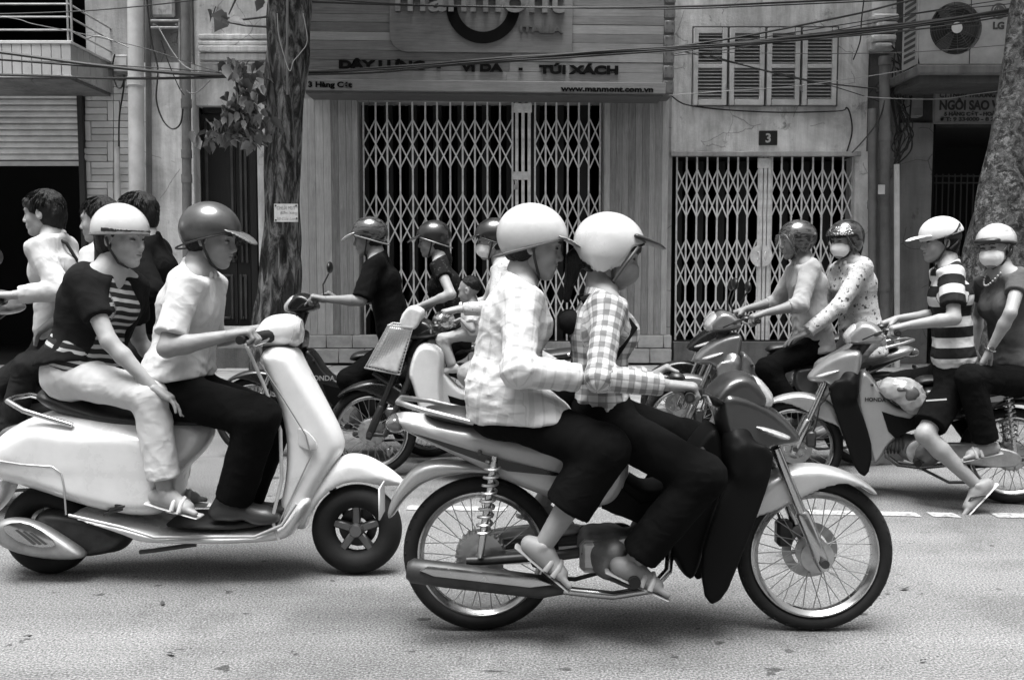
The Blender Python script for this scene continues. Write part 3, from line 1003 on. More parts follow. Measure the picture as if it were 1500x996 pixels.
# ---- folding gates
def gate(label, sections, y0, y1, groups, Y, mid, mid_bits):
    g = thing("folding_gate", at((sections[0][0] + sections[-1][1]) / 2, y1, Y), 0, label, "gate", "folding lattice gates")
    G0 = Vector(g.location)
    ref = (y0 + y1) / 2
    z1, z0 = zb(y0, Y), zb(y1, Y)
    bar = MB().box((-.011, -.006, 0), (.011, .006, z1 - z0), .003).mesh("gate_bar")
    for x0, x1, n in sections:
        xs = [xb(x0 + (x1 - x0) * i / (n - 1), ref, Y) for i in range(n)]
        for x in xs:
            o = obj("gate_bar", bar, IRON_WH, g); o.location = (x - G0.x + rng.uniform(-.006, .006), rng.uniform(-.006, .006), z0 - G0.z); o.rotation_euler = (rng.uniform(-.003, .003), rng.uniform(-.0025, .0025), rng.uniform(-.1, .1))
        for ga, gb in groups:
            za, zc = zb(ga, Y), zb(gb, Y)
            dx = (xs[1] - xs[0])
            for sgn, yo in ((1, -.016), (-1, .016)):
                for span, key in ((2, 'full'), (1, 'half')):
                    L = math.hypot(dx * span, (za - zc) * span / 2)
                    st = MB().box((-.0085, -.003, 0), (.0085, .003, L)).mesh("lattice_strip")
                    ang = math.atan2(dx * sgn, -(za - zc) / 2)
                    def put(x, z):
                        o = obj("lattice_strip", st, IRON_WH, g)
                        o.location = (x - G0.x, yo, z - G0.z)
                        o.rotation_euler = (0, ang + rng.uniform(-.012, .012), 0)
                    if span == 2:
                        for i in range(n - 2):
                            put(xs[i] if sgn > 0 else xs[i + 2], za)
                    else:
                        put(xs[n - 2] if sgn > 0 else xs[1], za)
                        put(xs[0] if sgn > 0 else xs[n - 1], (za + zc) / 2)
    for px in mid:
        o = MB().box((-.02, -.02, 0), (.02, .02, z1 - z0), .004).build("gate_stile", IRON_WH, g)
        o.location = (xb(px, ref, Y) - G0.x, 0, z0 - G0.z)
    for (x0, ya, x1, yb_, kind) in mid_bits:
        a, b = at(x0, ya, Y) - G0, at(x1, yb_, Y) - G0
        MB().box((a.x, -.034, b.z), (b.x, -.0205, a.z), .006).build("lock_plate", IRON_WH, g)
    tr = MB().box((xb(sections[0][0] - 6, y0, Y) - G0.x, -.05, z1 - G0.z - .001), (xb(sections[-1][1] + 6, y0, Y) - G0.x, .05, z1 - G0.z + .05)).build("gate_track", plain(.10, .6, .3), g)
    return g
g1 = gate("wide white folding lattice gate under the wooden signboard", [(533, 750, 13), (783, 879, 7)], 148, 500, [(175, 247), (284, 356), (394, 466)], Y0 + .12, (757, 766, 775), [(752, 152, 779, 166, 0), (750, 252, 774, 264, 0)])
g2 = gate("narrower white folding lattice gate under the house number plate", [(990, 1109, 9), (1128, 1247, 9)], 230, 498, [(249, 319), (351, 421), (440, 496)], Y0 + .10, (1113, 1119, 1125), [(1109, 232, 1129, 247, 0)])
pk = thing("padlock", at(755, 272, Y0 + .05), 0, "brass padlock hanging on the middle of the wide gate", "padlock")
MB().box((-.03, -.015, -.05), (.03, .015, .01), .006).build("lock_body", ALU, pk)
MB().tube([(-.02, 0, .005), (-.02, 0, .05), (-.01, 0, .065), (.01, 0, .065), (.02, 0, .05), (.02, 0, .005)], .006, 6).build("shackle", CHROME, pk, smooth=60)
hd = thing("gate_disc", at(1115, 375, Y0 + .04), 0, "round pale disc cover over the lock of the narrower gate", "lock cover")
for sx in (-1, 1):
    n = 20
    o_ = [(sx * (.012 + .125 * math.cos(a)), .135 * math.sin(a)) for a in [-math.pi / 2 + math.pi * k / n for k in range(n + 1)]]
    MB().prism(o_, -.012, .004, .003).build("half_disc", IRON_WH, hd)
    MB().tube([(sx * .05, -.014, .05), (sx * .035, -.045, .04), (sx * .035, -.045, -.04), (sx * .05, -.014, -.05)], .008, 6).build("pull_handle", IRON_WH, hd, smooth=60)

# ---- house number 3
h3 = thing("plaster_house", (0, 0, 0), 0, "stained plaster house front with shuttered window and a number plate", "building")
m = MB()
m.box((xb(984.5, 100, Y0), Y0 - .002, zb(222, Y0)), (xb(1272, 100, Y0), Y0 + .4, TOPZ))
m.box((xb(1250, 350, Y0), Y0 - .002, .15), (xb(1272, 350, Y0), Y0 + .4, zb(222, Y0) - .001))
m.build("wall", PL_LIGHT, h3)
pbox(MB(), 983, 222, 1262, 229, Y0 - .07, Y0 - .003, .008).build("lintel_ledge", PL_MID, h3)
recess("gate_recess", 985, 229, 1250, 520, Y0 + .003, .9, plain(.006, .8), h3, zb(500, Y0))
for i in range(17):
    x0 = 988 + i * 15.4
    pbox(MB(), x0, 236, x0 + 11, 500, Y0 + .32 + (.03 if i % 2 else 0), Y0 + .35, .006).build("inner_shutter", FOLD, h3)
MB().box((xb(985, 505, Y0), Y0 - .12, .15), (xb(1250, 505, Y0), Y0 + 1, zb(500, Y0) - .002)).build("threshold", PL_DARK, h3)
for y0, y1, x0, x1 in ((20, 30, 1280, 1318), (31, 48, 1284, 1316), (50, 60, 1278, 1314), (62, 70, 1282, 1308)):
    pbox(MB(), x0, y0, x1, y1, Y0 - .22, Y0 + .3, .02).build("pilaster_moulding", PL_LIGHT, h3)
m = MB(); m.box((xb(1272.5, 0, Y0), Y0 - .12, zb(75, Y0)), (xb(1308, 0, Y0), Y0 + .4, TOPZ)); m.build("pilaster", PL_LIGHT, h3)
m = MB(); m.box((xb(1272.5, 200, Y0), Y0 + .05, .15), (xb(1318, 200, Y0), Y0 + .4, zb(75, Y0) - .002)); m.build("pilaster", PL_DARK, h3)
# shuttered window: four leaves of louvres
wf = pbox(MB(), 1014, 39, 1228, 156, Y0 - .03, Y0 - .003).build("window_frame", plain(.06, .7), h3)
SHUT = plain(.46, .6, var=.2, vs=6, bump=.12, bs=50)
LOUV = plain(.24, .65, var=.3, vs=8)
slat = None
for x0, x1 in ((1016, 1065), (1069, 1120), (1124, 1172), (1176, 1226)):
    lf = thing("shutter_leaf"); lf.parent = h3
    for a in ((x0, 41, x0 + 7, 154), (x1 - 7, 41, x1, 154), (x0 + 7.1, 41, x1 - 7.1, 49), (x0 + 7.1, 94, x1 - 7.1, 100), (x0 + 7.1, 146, x1 - 7.1, 154)):
        pbox(MB(), *a, Y0 - .085, Y0 - .031, .004).build("shutter_frame", SHUT, lf)
    for ya, yb_ in ((49, 94), (100, 146)):
        for k in range(9):
            yy = ya + (yb_ - ya) * (k + .5) / 9
            a, b = at(x0 + 6.5, yy, Y0 - .07), at(x1 - 6.5, yy, Y0 - .07)
            o = MB().box((-(b.x - a.x) / 2, -.022, -.004), ((b.x - a.x) / 2, .022, .004)).build("louvre_slat", LOUV, lf)
            o.location = ((a.x + b.x) / 2, Y0 - .06, a.z)
            o.rotation_euler = (R(38), 0, 0)
for px, py in ((1064, 124), (1173, 126)):
    MB().tube([at(px, py, Y0 - .1), at(px, py + 6, Y0 - .11), at(px + 3, py + 9, Y0 - .1)], .008, 6).build("shutter_hook", plain(.25, .5, .4), h3, smooth=60)
hp = thing("house_number_plate", at(1125, 202.5, Y0 - .01), 0, "small black plate with a pale number 3 above the narrow gate", "number plate")
MB().box((-.112, -.012, -.087), (.112, .006, .087), .004).build("plate", plain(.012, .35), hp)
me = text_mesh("3", .15, .002, .004, 'CENTER', name="number")
obj("number", me, plain(.42, .5), hp, Matrix.Translation((0, -.0135, -.053)) @ Matrix.Rotation(R(90), 4, 'X'))
pipe("drain_pipe", 1278, 160, 560, 13, 12.05, PVC_DK, "dark downpipe nearest the narrow gate", joints=(300,))
pipe("drain_pipe", 1296, 88, 560, 15, 11.95, plain(.12, .6, var=.4, vs=2.5), "thick dark downpipe with a torn white sticker", joints=(90, 200, 420))
pipe("conduit_pipe", 1313.5, 241, 560, 8, 11.85, PVC, "slim pale conduit pipe beside the dark downpipes", "conduit")
m = MB(); p = at(1291, 277, 11.85); m.box((p.x - .03, 11.868, p.z - .06), (p.x + .05, 11.872, p.z + .05)); tag(m.build("paper_sticker", plain(.55, .8)), "torn white sticker on the thick dark downpipe", "sticker")

# ---- right building with the dark doorway
rb = thing("office_house", (0, 0, 0), 0, "dark house front with a black doorway under a concrete ledge", "building")
m = MB()
m.box((xb(1318.5, 300, Y0), Y0 + .02, .15), (xb(1365, 300, Y0), Y0 + .4, zb(180, Y0)))
m.build("pier", plaster(.17, .35, name="dark_render"), rb)
m = MB()
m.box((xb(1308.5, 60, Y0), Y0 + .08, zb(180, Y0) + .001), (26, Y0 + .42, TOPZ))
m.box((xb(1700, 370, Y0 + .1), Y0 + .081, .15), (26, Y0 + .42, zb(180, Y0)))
m.build("wall", plaster(.055, .4, name="recess_shade_render"), rb)  # shade of the dark recess put into the near-black wall colour
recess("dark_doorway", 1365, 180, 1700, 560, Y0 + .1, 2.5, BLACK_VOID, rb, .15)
pbox(MB(), 1344, 95, 1720, 108, 11.1, Y0 + .079, .015).build("ledge", PL_DARK, rb)
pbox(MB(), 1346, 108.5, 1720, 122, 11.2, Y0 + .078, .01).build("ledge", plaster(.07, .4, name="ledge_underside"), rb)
bars = MB()
for px in range(1368, 1500, 9):
    x = xb(px, 380, Y0 + .5)
    bars.tube([(x, Y0 + .5, .2), (x, Y0 + .5, zb(255, Y0 + .5))], .009, 6)
for py in (258, 268): bars.tube([(xb(1366, py, Y0 + .5), Y0 + .5, zb(py, Y0 + .5)), (xb(1500, py, Y0 + .5), Y0 + .5, zb(py, Y0 + .5))], .01, 6)
bars.build("door_grille", plain(.012, .5), rb)
# company sign over the doorway
cs = thing("company_sign", at(1450, 156, 11.9), 0, "dim grey company sign hanging over the black doorway", "sign")
c0 = Vector(cs.location)
a, b = at(1368, 156, 11.9), at(1532, 156, 11.9)
MB().box((a.x - c0.x, 0, zb(181, 11.9) - c0.z), (b.x - c0.x, .04, zb(131, 11.9) - c0.z), .004).build("sign_panel", plain(.15, .6, var=.2, vs=4), cs)
fr = MB()
z1, z0 = zb(131, 11.9) - c0.z, zb(181, 11.9) - c0.z
for q in (((a.x - c0.x - .01, -.012, z0 - .01), (b.x - c0.x + .01, -.0005, z0 + .015)), ((a.x - c0.x - .01, -.012, z1 - .015), (b.x - c0.x + .01, -.0005, z1 + .01)), ((a.x - c0.x - .01, -.0115, z0 + .0151), (a.x - c0.x + .012, -.0005, z1 - .0151))):
    fr.box(*q)
fr.build("sign_frame", plain(.10, .5), cs)
for body, px0, px1, py, size in (("CT.TNHH THƯƠNG MẠI & DU LỊCH", 1376, 1524, 143, .075), ("NGÔI SAO VIỆT NAM", 1376, 1522, 161, .15), ("5 HÀNG CÓT - HOÀN KIẾM - HÀ NỘI", 1383, 1520, 170, .06), ("ĐT: 9 334000 - 8 276000 - FAX : 8", 1377, 1522, 177.5, .06)):
    me = text_mesh(body, size, .002, .003 if size < .1 else .006)
    xs = [v.co.x for v in me.vertices]
    k = (xb(px1, py, 11.9) - xb(px0, py, 11.9)) / (max(xs) - min(xs))
    obj("lettering", me, plain(.012, .5), cs, Matrix.Translation((xb(px0, py, 11.9) - c0.x - min(xs) * k, -.004, zb(py, 11.9) - c0.z)) @ Matrix.Diagonal((k, 1, 1, 1)) @ Matrix.Rotation(R(90), 4, 'X'))
jb = thing("junction_box", at(1338, 153, Y0 - .06), 0, "pale metal junction box amid the cable tangle left of the company sign", "junction box")
MB().box((-.11, -.05, -.155), (.10, .10, .155), .012).build("box_case", plain(.2, .55, var=.35, vs=5), jb)
MB().box((-.09, -.056, -.05), (.08, -.0505, .08)).build("box_label", plain(.26, .6), jb)
# air conditioner unit on the ledge
ac = thing("air_conditioner", at(1345, 94, 11.25), 0, "pale air conditioner outdoor unit with a round fan grille on the ledge", "air conditioner")
A0 = Vector(ac.location)
Ya = 11.25
x1_ = xb(1540, 40, Ya) - A0.x
zt = zb(-30, Ya) - A0.z
ACM = plain(.36, .5, var=.22, vs=4, bump=.05)
fcx, fcz, fr_ = xb(1400, 42, Ya) - A0.x, zb(42, Ya) - A0.z, 37 / (FPX / Ya)
# casing front built round a real round hole
bm = bmesh.new()
n = 48
inner = [bm.verts.new((fcx + fr_ * math.cos(2 * math.pi * k / n), 0, fcz + fr_ * math.sin(2 * math.pi * k / n))) for k in range(n)]
def edge_pt(a):
    c_, s_ = math.cos(a), math.sin(a)
    ts = []
    if c_ > 1e-6: ts.append((x1_ - fcx) / c_)
    if c_ < -1e-6: ts.append((0 - fcx) / c_)
    if s_ > 1e-6: ts.append((zt - fcz) / s_)
    if s_ < -1e-6: ts.append((0 - fcz) / s_)
    t = min(ts); return (fcx + t * c_, 0, fcz + t * s_)
outer = [bm.verts.new(edge_pt(2 * math.pi * k / n)) for k in range(n)]
back = [bm.verts.new((v.co.x, .12, v.co.z)) for v in inner]
for k in range(n):
    bm.faces.new((inner[k], inner[(k + 1) % n], outer[(k + 1) % n], outer[k]))
    bm.faces.new((inner[(k + 1) % n], inner[k], back[k], back[(k + 1) % n]))
me = bpy.data.meshes.new("front_panel"); bm.to_mesh(me); bm.free()
obj("front_panel", me, ACM, ac)
MB().box((0, .125, 0), (x1_, .42, zt)).build("casing", plain(.03, .7), ac)
MB().box((-.02, .001, -.005), (x1_, .125, -.0005)).build("casing_foot", ACM, ac)
MB().box((-.02, -.0, -.005), (-.0005, .424, zt), .004).build("side_panel", ACM, ac)
for k in range(12):
    z = .06 + k * (zt - .1) / 12
    MB().box((-.024, .05, z), (-.0205, .36, z + .035)).build("side_louvre", plain(.05, .6), ac)
gm = MB()
for k in range(1, 11):
    gm.ring((fcx, -.012 - .012 * math.cos(k / 11 * 1.5), fcz), fr_ * k / 10.2, .0025, 'y', 40, 4)
for k in range(12):
    a_ = 2 * math.pi * k / 12 + .1
    gm.tube([(fcx, -.026, fcz), (fcx + fr_ * math.cos(a_), -.01, fcz + fr_ * math.sin(a_))], .004, 4)
gm.build("fan_grille", plain(.05, .4), ac, smooth=60)
MB().lathe([(.06, -.034), (.06, -.028)], (fcx, 0, fcz), 'y', 24).build("grille_badge", plain(.6, .5), ac)
fb = MB()
for k in range(3):
    a_ = 2 * math.pi * k / 3
    u, v = Vector((math.cos(a_), 0, math.sin(a_))), Vector((-math.sin(a_), 0, math.cos(a_)))
    c_ = Vector((fcx, .07, fcz))
    q = [c_ + u * .04 - v * .03, c_ + u * fr_ * .9 - v * .08 + Vector((0, .03, 0)), c_ + u * fr_ * .95 + v * .07 - Vector((0, .03, 0)), c_ + u * .05 + v * .05]
    fb.bm.faces.new([fb.bm.verts.new(p) for p in q])
fb.build("fan_blade", plain(.06, .5), ac)
MB().box((xb(1421, 40, Ya) - A0.x, -.004, 0), (xb(1422.2, 40, Ya) - A0.x, -.0005, zt)).build("panel_seam", plain(.04, .7), ac)
me = text_mesh("LG", .105, .002, .005)
obj("brand_lettering", me, plain(.05, .5), ac, Matrix.Translation((xb(1454, 40, Ya) - A0.x, -.004, zb(43, Ya) - A0.z)) @ Matrix.Rotation(R(90), 4, 'X'))
lc = (xb(1463, 17, Ya) - A0.x, 0, zb(17, Ya) - A0.z)
MB().lathe([(.088, -.006), (.088, -.0008)], lc, 'y', 32).build("brand_roundel", plain(.09, .4), ac)
rm = MB().ring((lc[0], -.008, lc[2]), .066, .006, 'y', 24, 4, R(0), R(300))
rm.box((lc[0] - .012, -.011, lc[2] - .035), (lc[0] - .002, -.0065, lc[2] + .035)); rm.box((lc[0] - .0015, -.011, lc[2] - .035), (lc[0] + .03, -.0065, lc[2] - .026)); rm.box((lc[0] - .035, -.011, lc[2] + .022), (lc[0] - .024, -.0065, lc[2] + .033))
rm.build("brand_emblem", plain(.32, .5), ac)

# ---- street trees
def bark(lo, hi, scale, name, strip=False):
    t = NT(name).set(0.95, 0, 0, 0.15)
    co = t.co()
    w = t.mapping(co, (1, 1, 0.28 if strip else 0.8))
    f = t.noise(w, scale, 9, 0.68, 0.8)
    f2 = t.noise(co, 2.2, 6, 0.7)
    g = t.noise(co, 3.5, 5, 0.6, .3)
    c = t.ramp(f, [(0.36, lo * .35), (0.46, lo), (0.62, hi)])
    if not strip:   # lichen blotches
        li = t.ramp(t.noise(co, 19, 9, 0.78, .3), [(0.50, 0.0), (0.58, 1.0)])
        c = t.mix(t.math('MULTIPLY', li, t.ramp(g, [(0.4, 0.25), (0.6, 1.0)])), c, 0.22)
    c = t.math('MULTIPLY', c, t.ramp(f2, [(0.3, 0.65), (0.7, 1.25)]))
    t.base(c)
    t.bump(f, 0.9, 0.03)
    return t.m

def trunk_mesh(path, seg=40, amp=.03, ridge=9, seed=0):
    """path: (x, y, z, r)"""
    r_ = random.Random(seed)
    pts = np.array(path, float)
    n = 90
    ts = np.linspace(0, len(pts) - 1, n)
    P = np.stack([np.interp(ts, range(len(pts)), pts[:, k]) for k in range(4)], 1)
    for _ in range(6): P[1:-1] = (P[:-2] + 2 * P[1:-1] + P[2:]) / 4
    ph = [r_.uniform(0, 6) for _ in range(8)]
    V, Q = [], []
    for i, (x, y, z, r) in enumerate(P):
        for k in range(seg):
            a = 2 * math.pi * k / seg
            d = amp * (math.sin(ridge * a + 2.2 * math.sin(z * 2.2 + ph[0]) + ph[1]) * .35 + math.sin(3 * a + z * 1.3 + ph[2]) * .7 + .5 * math.sin(2 * a - z * 2.7 + ph[3]) + .35 * math.sin(z * 9 + 5 * a + ph[4]))
            rr = r * (1 + d / .2)
            V.append((x + math.cos(a) * rr, y + math.sin(a) * rr, z))
    for i in range(n - 1):
        for k in range(seg):
            Q.append((i * seg + k, i * seg + (k + 1) % seg, (i + 1) * seg + (k + 1) % seg, (i + 1) * seg + k))
    return np.array(V), np.array(Q)

def leaf_mesh(kind="leaf"):
    m = bmesh.new()
    half_ = [(0, 0), (.16, .05), (.34, .22), (.30, .42), (.36, .52), (.22, .70), (.08, .88), (0, 1.0)]
    mid = [(0, y) for _, y in half_]
    def P(x, y): return (x, y, .38 * abs(x) - .34 * y * y)
    L = [m.verts.new(P(-x, y)) for x, y in half_]
    Mv = [L[0]] + [m.verts.new(P(0, y)) for x, y in half_[1:-1]] + [L[-1]]
    Rv = [L[0]] + [m.verts.new(P(x, y)) for x, y in half_[1:-1]] + [L[-1]]
    for i in range(len(half_) - 1):
        for A, B in ((L, Mv), (Mv, Rv)):
            vs = []
            for v in (A[i], A[i + 1], B[i + 1], B[i]):
                if v not in vs: vs.append(v)
            if len(vs) > 2: m.faces.new(vs)
    me = bpy.data.meshes.new(kind); m.to_mesh(me); m.free()
    me.polygons.foreach_set("use_smooth", [True] * len(me.polygons))
    return me
LEAF = leaf_mesh()
def leaf_mat(v, name):
    t = NT(name).set(.45, 0, 0, .4)
    oi = t.n("ShaderNodeObjectInfo").outputs["Random"]
    co = t.co()
    vein = t.ramp(t.math('ABSOLUTE', t.math('SINE', t.math('MULTIPLY', t.n("ShaderNodeSeparateXYZ").outputs[0], 1))), [(0, 1.0), (1, 1.0)])
    t.base(t.math('MULTIPLY', t.ramp(oi, [(0, v * .55), (1, v * 1.5)]), t.ramp(t.noise(co, 5, 4), [(.3, .85), (.7, 1.1)])))
    t.b.inputs["Transmission Weight"].default_value = 0.0
    t.b.inputs["Subsurface Weight"].default_value = 0.0
    return t.m
LEAFM = leaf_mat(.15, "sprout_leaf"); CROWN = leaf_mat(.06, "crown_leaf")

def crown_mesh(cx, cy, cz, rx, rz, n, seed):
    r_ = np.random.RandomState(seed)
    cl = r_.normal(size=(26, 3)); cl /= np.linalg.norm(cl, axis=1)[:, None]
    cl = cl * r_.uniform(.35, .95, (26, 1)) * (rx, rx, rz) + (cx, cy, cz)
    ctr = cl[r_.randint(0, 26, n)] + r_.normal(size=(n, 3)) * (.55, .55, .32)
    ctr[:, 2] = np.maximum(ctr[:, 2], cz - rz)
    u = r_.normal(size=(n, 3)); u /= np.linalg.norm(u, axis=1)[:, None]
    w = np.cross(u, r_.normal(size=(n, 3))); w /= np.linalg.norm(w, axis=1)[:, None]
    s = r_.uniform(.07, .13, (n, 1))
    V = np.stack([ctr - u * s, ctr + w * s * .5, ctr + u * s, ctr - w * s * .5], 1).reshape(-1, 3)
    return V, np.arange(n * 4).reshape(n, 4)

Yt = 9.5
tl = thing("street_tree", (at(416, 480, Yt).x, Yt, .15), 0, "street tree with leafy sprouts and a nailed handwritten notice, left of the wooden boards", "tree")
B0 = Vector(tl.location)
def tp(px, py, r, Y=Yt):
    p = at(px, py, Y) - B0
    return (p.x, p.y, p.z, r / (FPX / Y))
path = [tp(404, 560, 46)[:2] + (-.05,) + (tp(404, 560, 46)[3],), tp(407, 500, 36), tp(410, 440, 29), tp(415, 380, 26), tp(415, 310, 25), tp(415, 220, 25.5), tp(418, 120, 26), tp(421, 40, 28), tp(422, -60, 29), (tp(424, -60, 28)[0] + .1, .1, 5.4, .17), (tp(424, -60, 28)[0] + .25, .2, 7.0, .08)]
obj("trunk", np_mesh("trunk", *trunk_mesh(path, 72, .030, 9, 3)), bark(.035, .22, 13, "ridged_bark", True), tl)
for (a0, ln, up) in ((.4, 2.2, 1.4), (2.4, 2.4, 1.2), (4.3, 2.1, 1.5), (5.5, 1.8, 1.9)):
    p = Vector(path[-2][:3])
    q = p + Vector((math.cos(a0) * ln, math.sin(a0) * ln, up))
    MB().tube([p, p.lerp(q, .5) + Vector((0, 0, .2)), q], [.11, .07, .03], 8).build("limb", plain(.06, .9), tl, smooth=60)
tag(obj("crown", np_mesh("crown", *crown_mesh(.6, .8, 6.9, 4.2, 1.5, 8000, 2)), CROWN, tl), kind='stuff')
# leafy sprouts from the trunk
def sprout(pts, Y):
    w = [at(x, y, Y) - B0 for x, y in pts]
    MB().tube(w, [.010] * (len(w) - 1) + [.005], 6).build("sprout_stem", plain(.05, .8), tl, smooth=60)
sprout([(392, 215), (372, 195), (352, 178), (330, 196), (306, 205)], 9.25)
sprout([(352, 178), (350, 150), (346, 120), (347, 92)], 9.25)
sprout([(392, 215), (368, 205), (345, 200)], 9.15)
sprout([(392, 40), (360, 38), (330, 33)], 9.4)
sprout([(392, 25), (350, 30), (312, 22), (316, 10)], 9.4)
sprout([(352, -30), (345, 0), (335, 22)], 9.35)
lr = random.Random(11)
spots = []
for (cx, cy, sx, sy, n) in ((345, 92, 18, 9, 10), (352, 112, 24, 10, 9), (362, 140, 18, 22, 22), (350, 160, 26, 18, 18), (330, 178, 16, 14, 12), (372, 165, 14, 16, 10), (318, 198, 20, 10, 12), (352, 200, 20, 14, 10), (378, 190, 12, 14, 6)):
    for k in range(int(n * 2.35)): spots.append((cx + lr.gauss(0, sx * .62), cy + lr.gauss(0, sy * .62), lr.uniform(11, 22)))
spots = spots[:290] + [(314, 20, 30), (326, 26, 34), (304, 14, 20), (385, -2, 20), (334, 30, 28)]
for (x, y, s) in spots:
    p = at(x, y, 9.25 + lr.uniform(-.16, .16)) - B0
    o = obj("leaf", LEAF, LEAFM, tl)
    k = s / (FPX / 9.25)
    o.location = p
    o.rotation_euler = (lr.uniform(-1.5, .1), lr.uniform(-.8, .8), lr.uniform(-2.0, 2.0))
    o.scale = (k, k, k)
cd_ = MB().tube([at(421, -60, 9.18) - B0, at(421, 20, 9.18) - B0, at(420.5, 70, 9.2) - B0, at(421, 139, 9.2) - B0], .011, 8)
tag(obj("conduit_tube", cd_.mesh("conduit_tube", 60), plain(.12, .6, var=.3), None, Matrix.Translation(B0)), "thin grey conduit fixed down the left tree trunk", "conduit")
# paper notice nailed to the trunk
nt = thing("paper_notice", at(419, 312, 9.21), 0, "small white handwritten notice nailed to the left tree trunk", "notice")
N0 = Vector(nt.location)
k = 9.21 / FPX
MB().box((-17.3 * k, 0, -13 * k), (17.3 * k, .006, 13 * k)).build("paper", plain(.62, .8, var=.12, vs=20), nt)
for body, px0, px1, py, size in (("CHỮA MÚT", -14, 13.5, 7, .05), ("Bơm Xăng", -9, 16, 0.5, .04), ("50 Cửa Long", -14.5, 16, -8, .04)):
    me = text_mesh(body, size, .0008, -.0012, shear=.3)
    xs = [v.co.x for v in me.vertices]
    f = (px1 - px0) * k / (max(xs) - min(xs))
    obj("handwriting", me, plain(.05, .7), nt, Matrix.Translation((px0 * k, -.0015, (py - 2.5) * k)) @ Matrix.Diagonal((f, 1, 1.0, 1)) @ Matrix.Rotation(R(90), 4, 'X'))
for sx, sy in ((-15, 10.5), (15, 10.5), (-15, -10.5), (15.5, -8)):
    MB().lathe([(.008, -.006), (.008, -.0005)], (sx * k, 0, sy * k), 'y', 10).build("nail", plain(.03, .5, .5), nt)

Yr = 9.3
tr_ = thing("street_tree", (at(1470, 560, Yr).x, Yr, .15), 0, "leaning street tree with blotchy lichened bark at the right edge", "tree")
B1 = Vector(tr_.location)
def tp1(px, py, r, Y=Yr):
    p = at(px, py, Y) - B1
    return (p.x, p.y, p.z, r / (FPX / Y))
path = [tp1(1480, 600, 84)[:2] + (-.05,) + (tp1(1480, 600, 84)[3],), tp1(1478, 520, 74), tp1(1473, 440, 64), tp1(1471, 370, 56), tp1(1472, 300, 43), tp1(1477, 230, 33), tp1(1489, 150, 27), tp1(1503, 60, 25), tp1(1515, -30, 23), (tp1(1522, -30, 22)[0] + .15, .1, 4.9, .14), (tp1(1532, -30, 20)[0] + .45, .3, 7.0, .06)]
obj("trunk", np_mesh("trunk", *trunk_mesh(path, 48, .018, 5, 9)), bark(.035, .10, 16, "lichened_bark"), tr_)
for (a0, ln, up) in ((.9, 2.0, 1.4), (2.8, 2.2, 1.2), (4.6, 2.1, 1.5)):
    p = Vector(path[-2][:3])
    q = p + Vector((math.cos(a0) * ln, math.sin(a0) * ln, up))
    MB().tube([p, p.lerp(q, .5) + Vector((0, 0, .2)), q], [.1, .06, .03], 8).build("limb", plain(.06, .9), tr_, smooth=60)
tag(obj("crown", np_mesh("crown", *crown_mesh(.0, .6, 6.9, 4.2, 1.5, 8000, 4)), CROWN, tr_), kind='stuff')

# ---- overhead cables
def cable(pts, Y, w, label, name="overhead_cable", mat=None, group="overhead cables along the house fronts"):
    p = [at(x, y, Y if not isinstance(Y, (list, tuple)) else Y[i]) for i, (x, y) in enumerate(pts)]
    q = []
    n = len(p)
    for i in range(n - 1):
        a, b, c, d = p[max(i - 1, 0)], p[i], p[i + 1], p[min(i + 2, n - 1)]
        for k in range(8):
            t = k / 8
            q.append(.5 * ((2 * b) + (c - a) * t + (2 * a - 5 * b + 4 * c - d) * t * t + (3 * b - a - 3 * c + d) * t ** 3))
    q.append(p[-1])
    yy = Y if not isinstance(Y, (list, tuple)) else Y[0]
    me = MB().tube([v - q[0] for v in q], w / 2 / (FPX / yy), 6).mesh(name, 60)
    o = obj(name, me, mat or CABLE)
    o.location = q[0]
    return tag(o, label, "cable", group)
cable([(-300, 40), (0, 77), (150, 97), (300, 110), (445, 107), (600, 97), (760, 84), (1010, 70), (1200, 52), (1330, 38), (1480, 14), (1800, -40)], 10.6, 5, "thickest black cable sweeping from the left balcony up past the shuttered window")
cable([(-300, 108), (0, 110), (160, 115), (300, 114), (445, 107), (700, 93), (900, 78), (1010, 71), (1250, 44), (1800, -20)], 10.62, 4, "black cable running level under the balcony then merging into the thick bundle")
cable([(-300, 66), (0, 88), (200, 102), (380, 112), (520, 104), (760, 88), (1010, 66), (1230, 26), (1330, 2), (1600, -60)], 10.64, 3, "black cable leaving the bundle upward in front of the shuttered window")
cable([(380, 113), (445, 110), (560, 106), (690, 93), (840, 84), (1010, 72), (1200, 56), (1480, 20), (1800, -30)], 10.58, 3, "lower black cable of the bundle crossing the sign lettering")
cable([(445, 105), (560, 102), (760, 86), (900, 74), (1010, 68), (1180, 58), (1340, 44), (1500, 20), (1800, -30)], 10.56, 2.5, "upper black cable of the bundle crossing the sign lettering")
cable([(300, -14), (430, 1), (600, 8), (800, 11), (1000, 10), (1150, 4), (1330, -4)], 11.2, 3, "black cable along the very top of the signboard")
cable([(380, -8), (560, 5), (700, 10), (900, 13), (1010, 13), (1140, 8), (1320, 0), (1500, -10)], 11.18, 2, "second black cable just under the top one on the signboard")
cable([(-200, 24), (0, 21), (130, 16), (250, 5), (330, -6)], 10.8, 1.8, "thin cable crossing the dark balcony opening")
cable([(-200, 10), (0, 25), (50, 36), (120, 50), (215, 72), (300, 100), (345, 112)], 10.75, 1.3, "thin slanting wire over the balcony parapet", mat=plain(.08, .6))
cable([(-200, 86), (0, 88), (180, 97), (290, 104), (400, 114), (445, 110)], 10.7, 1.6, "thin wire just below the thickest cable at the left")
cable([(985, 80), (1060, 65), (1200, 42), (1340, 20), (1500, -4), (1700, -30)], 10.9, 1.5, "thin wire fanning out of the bundle towards the air conditioner")
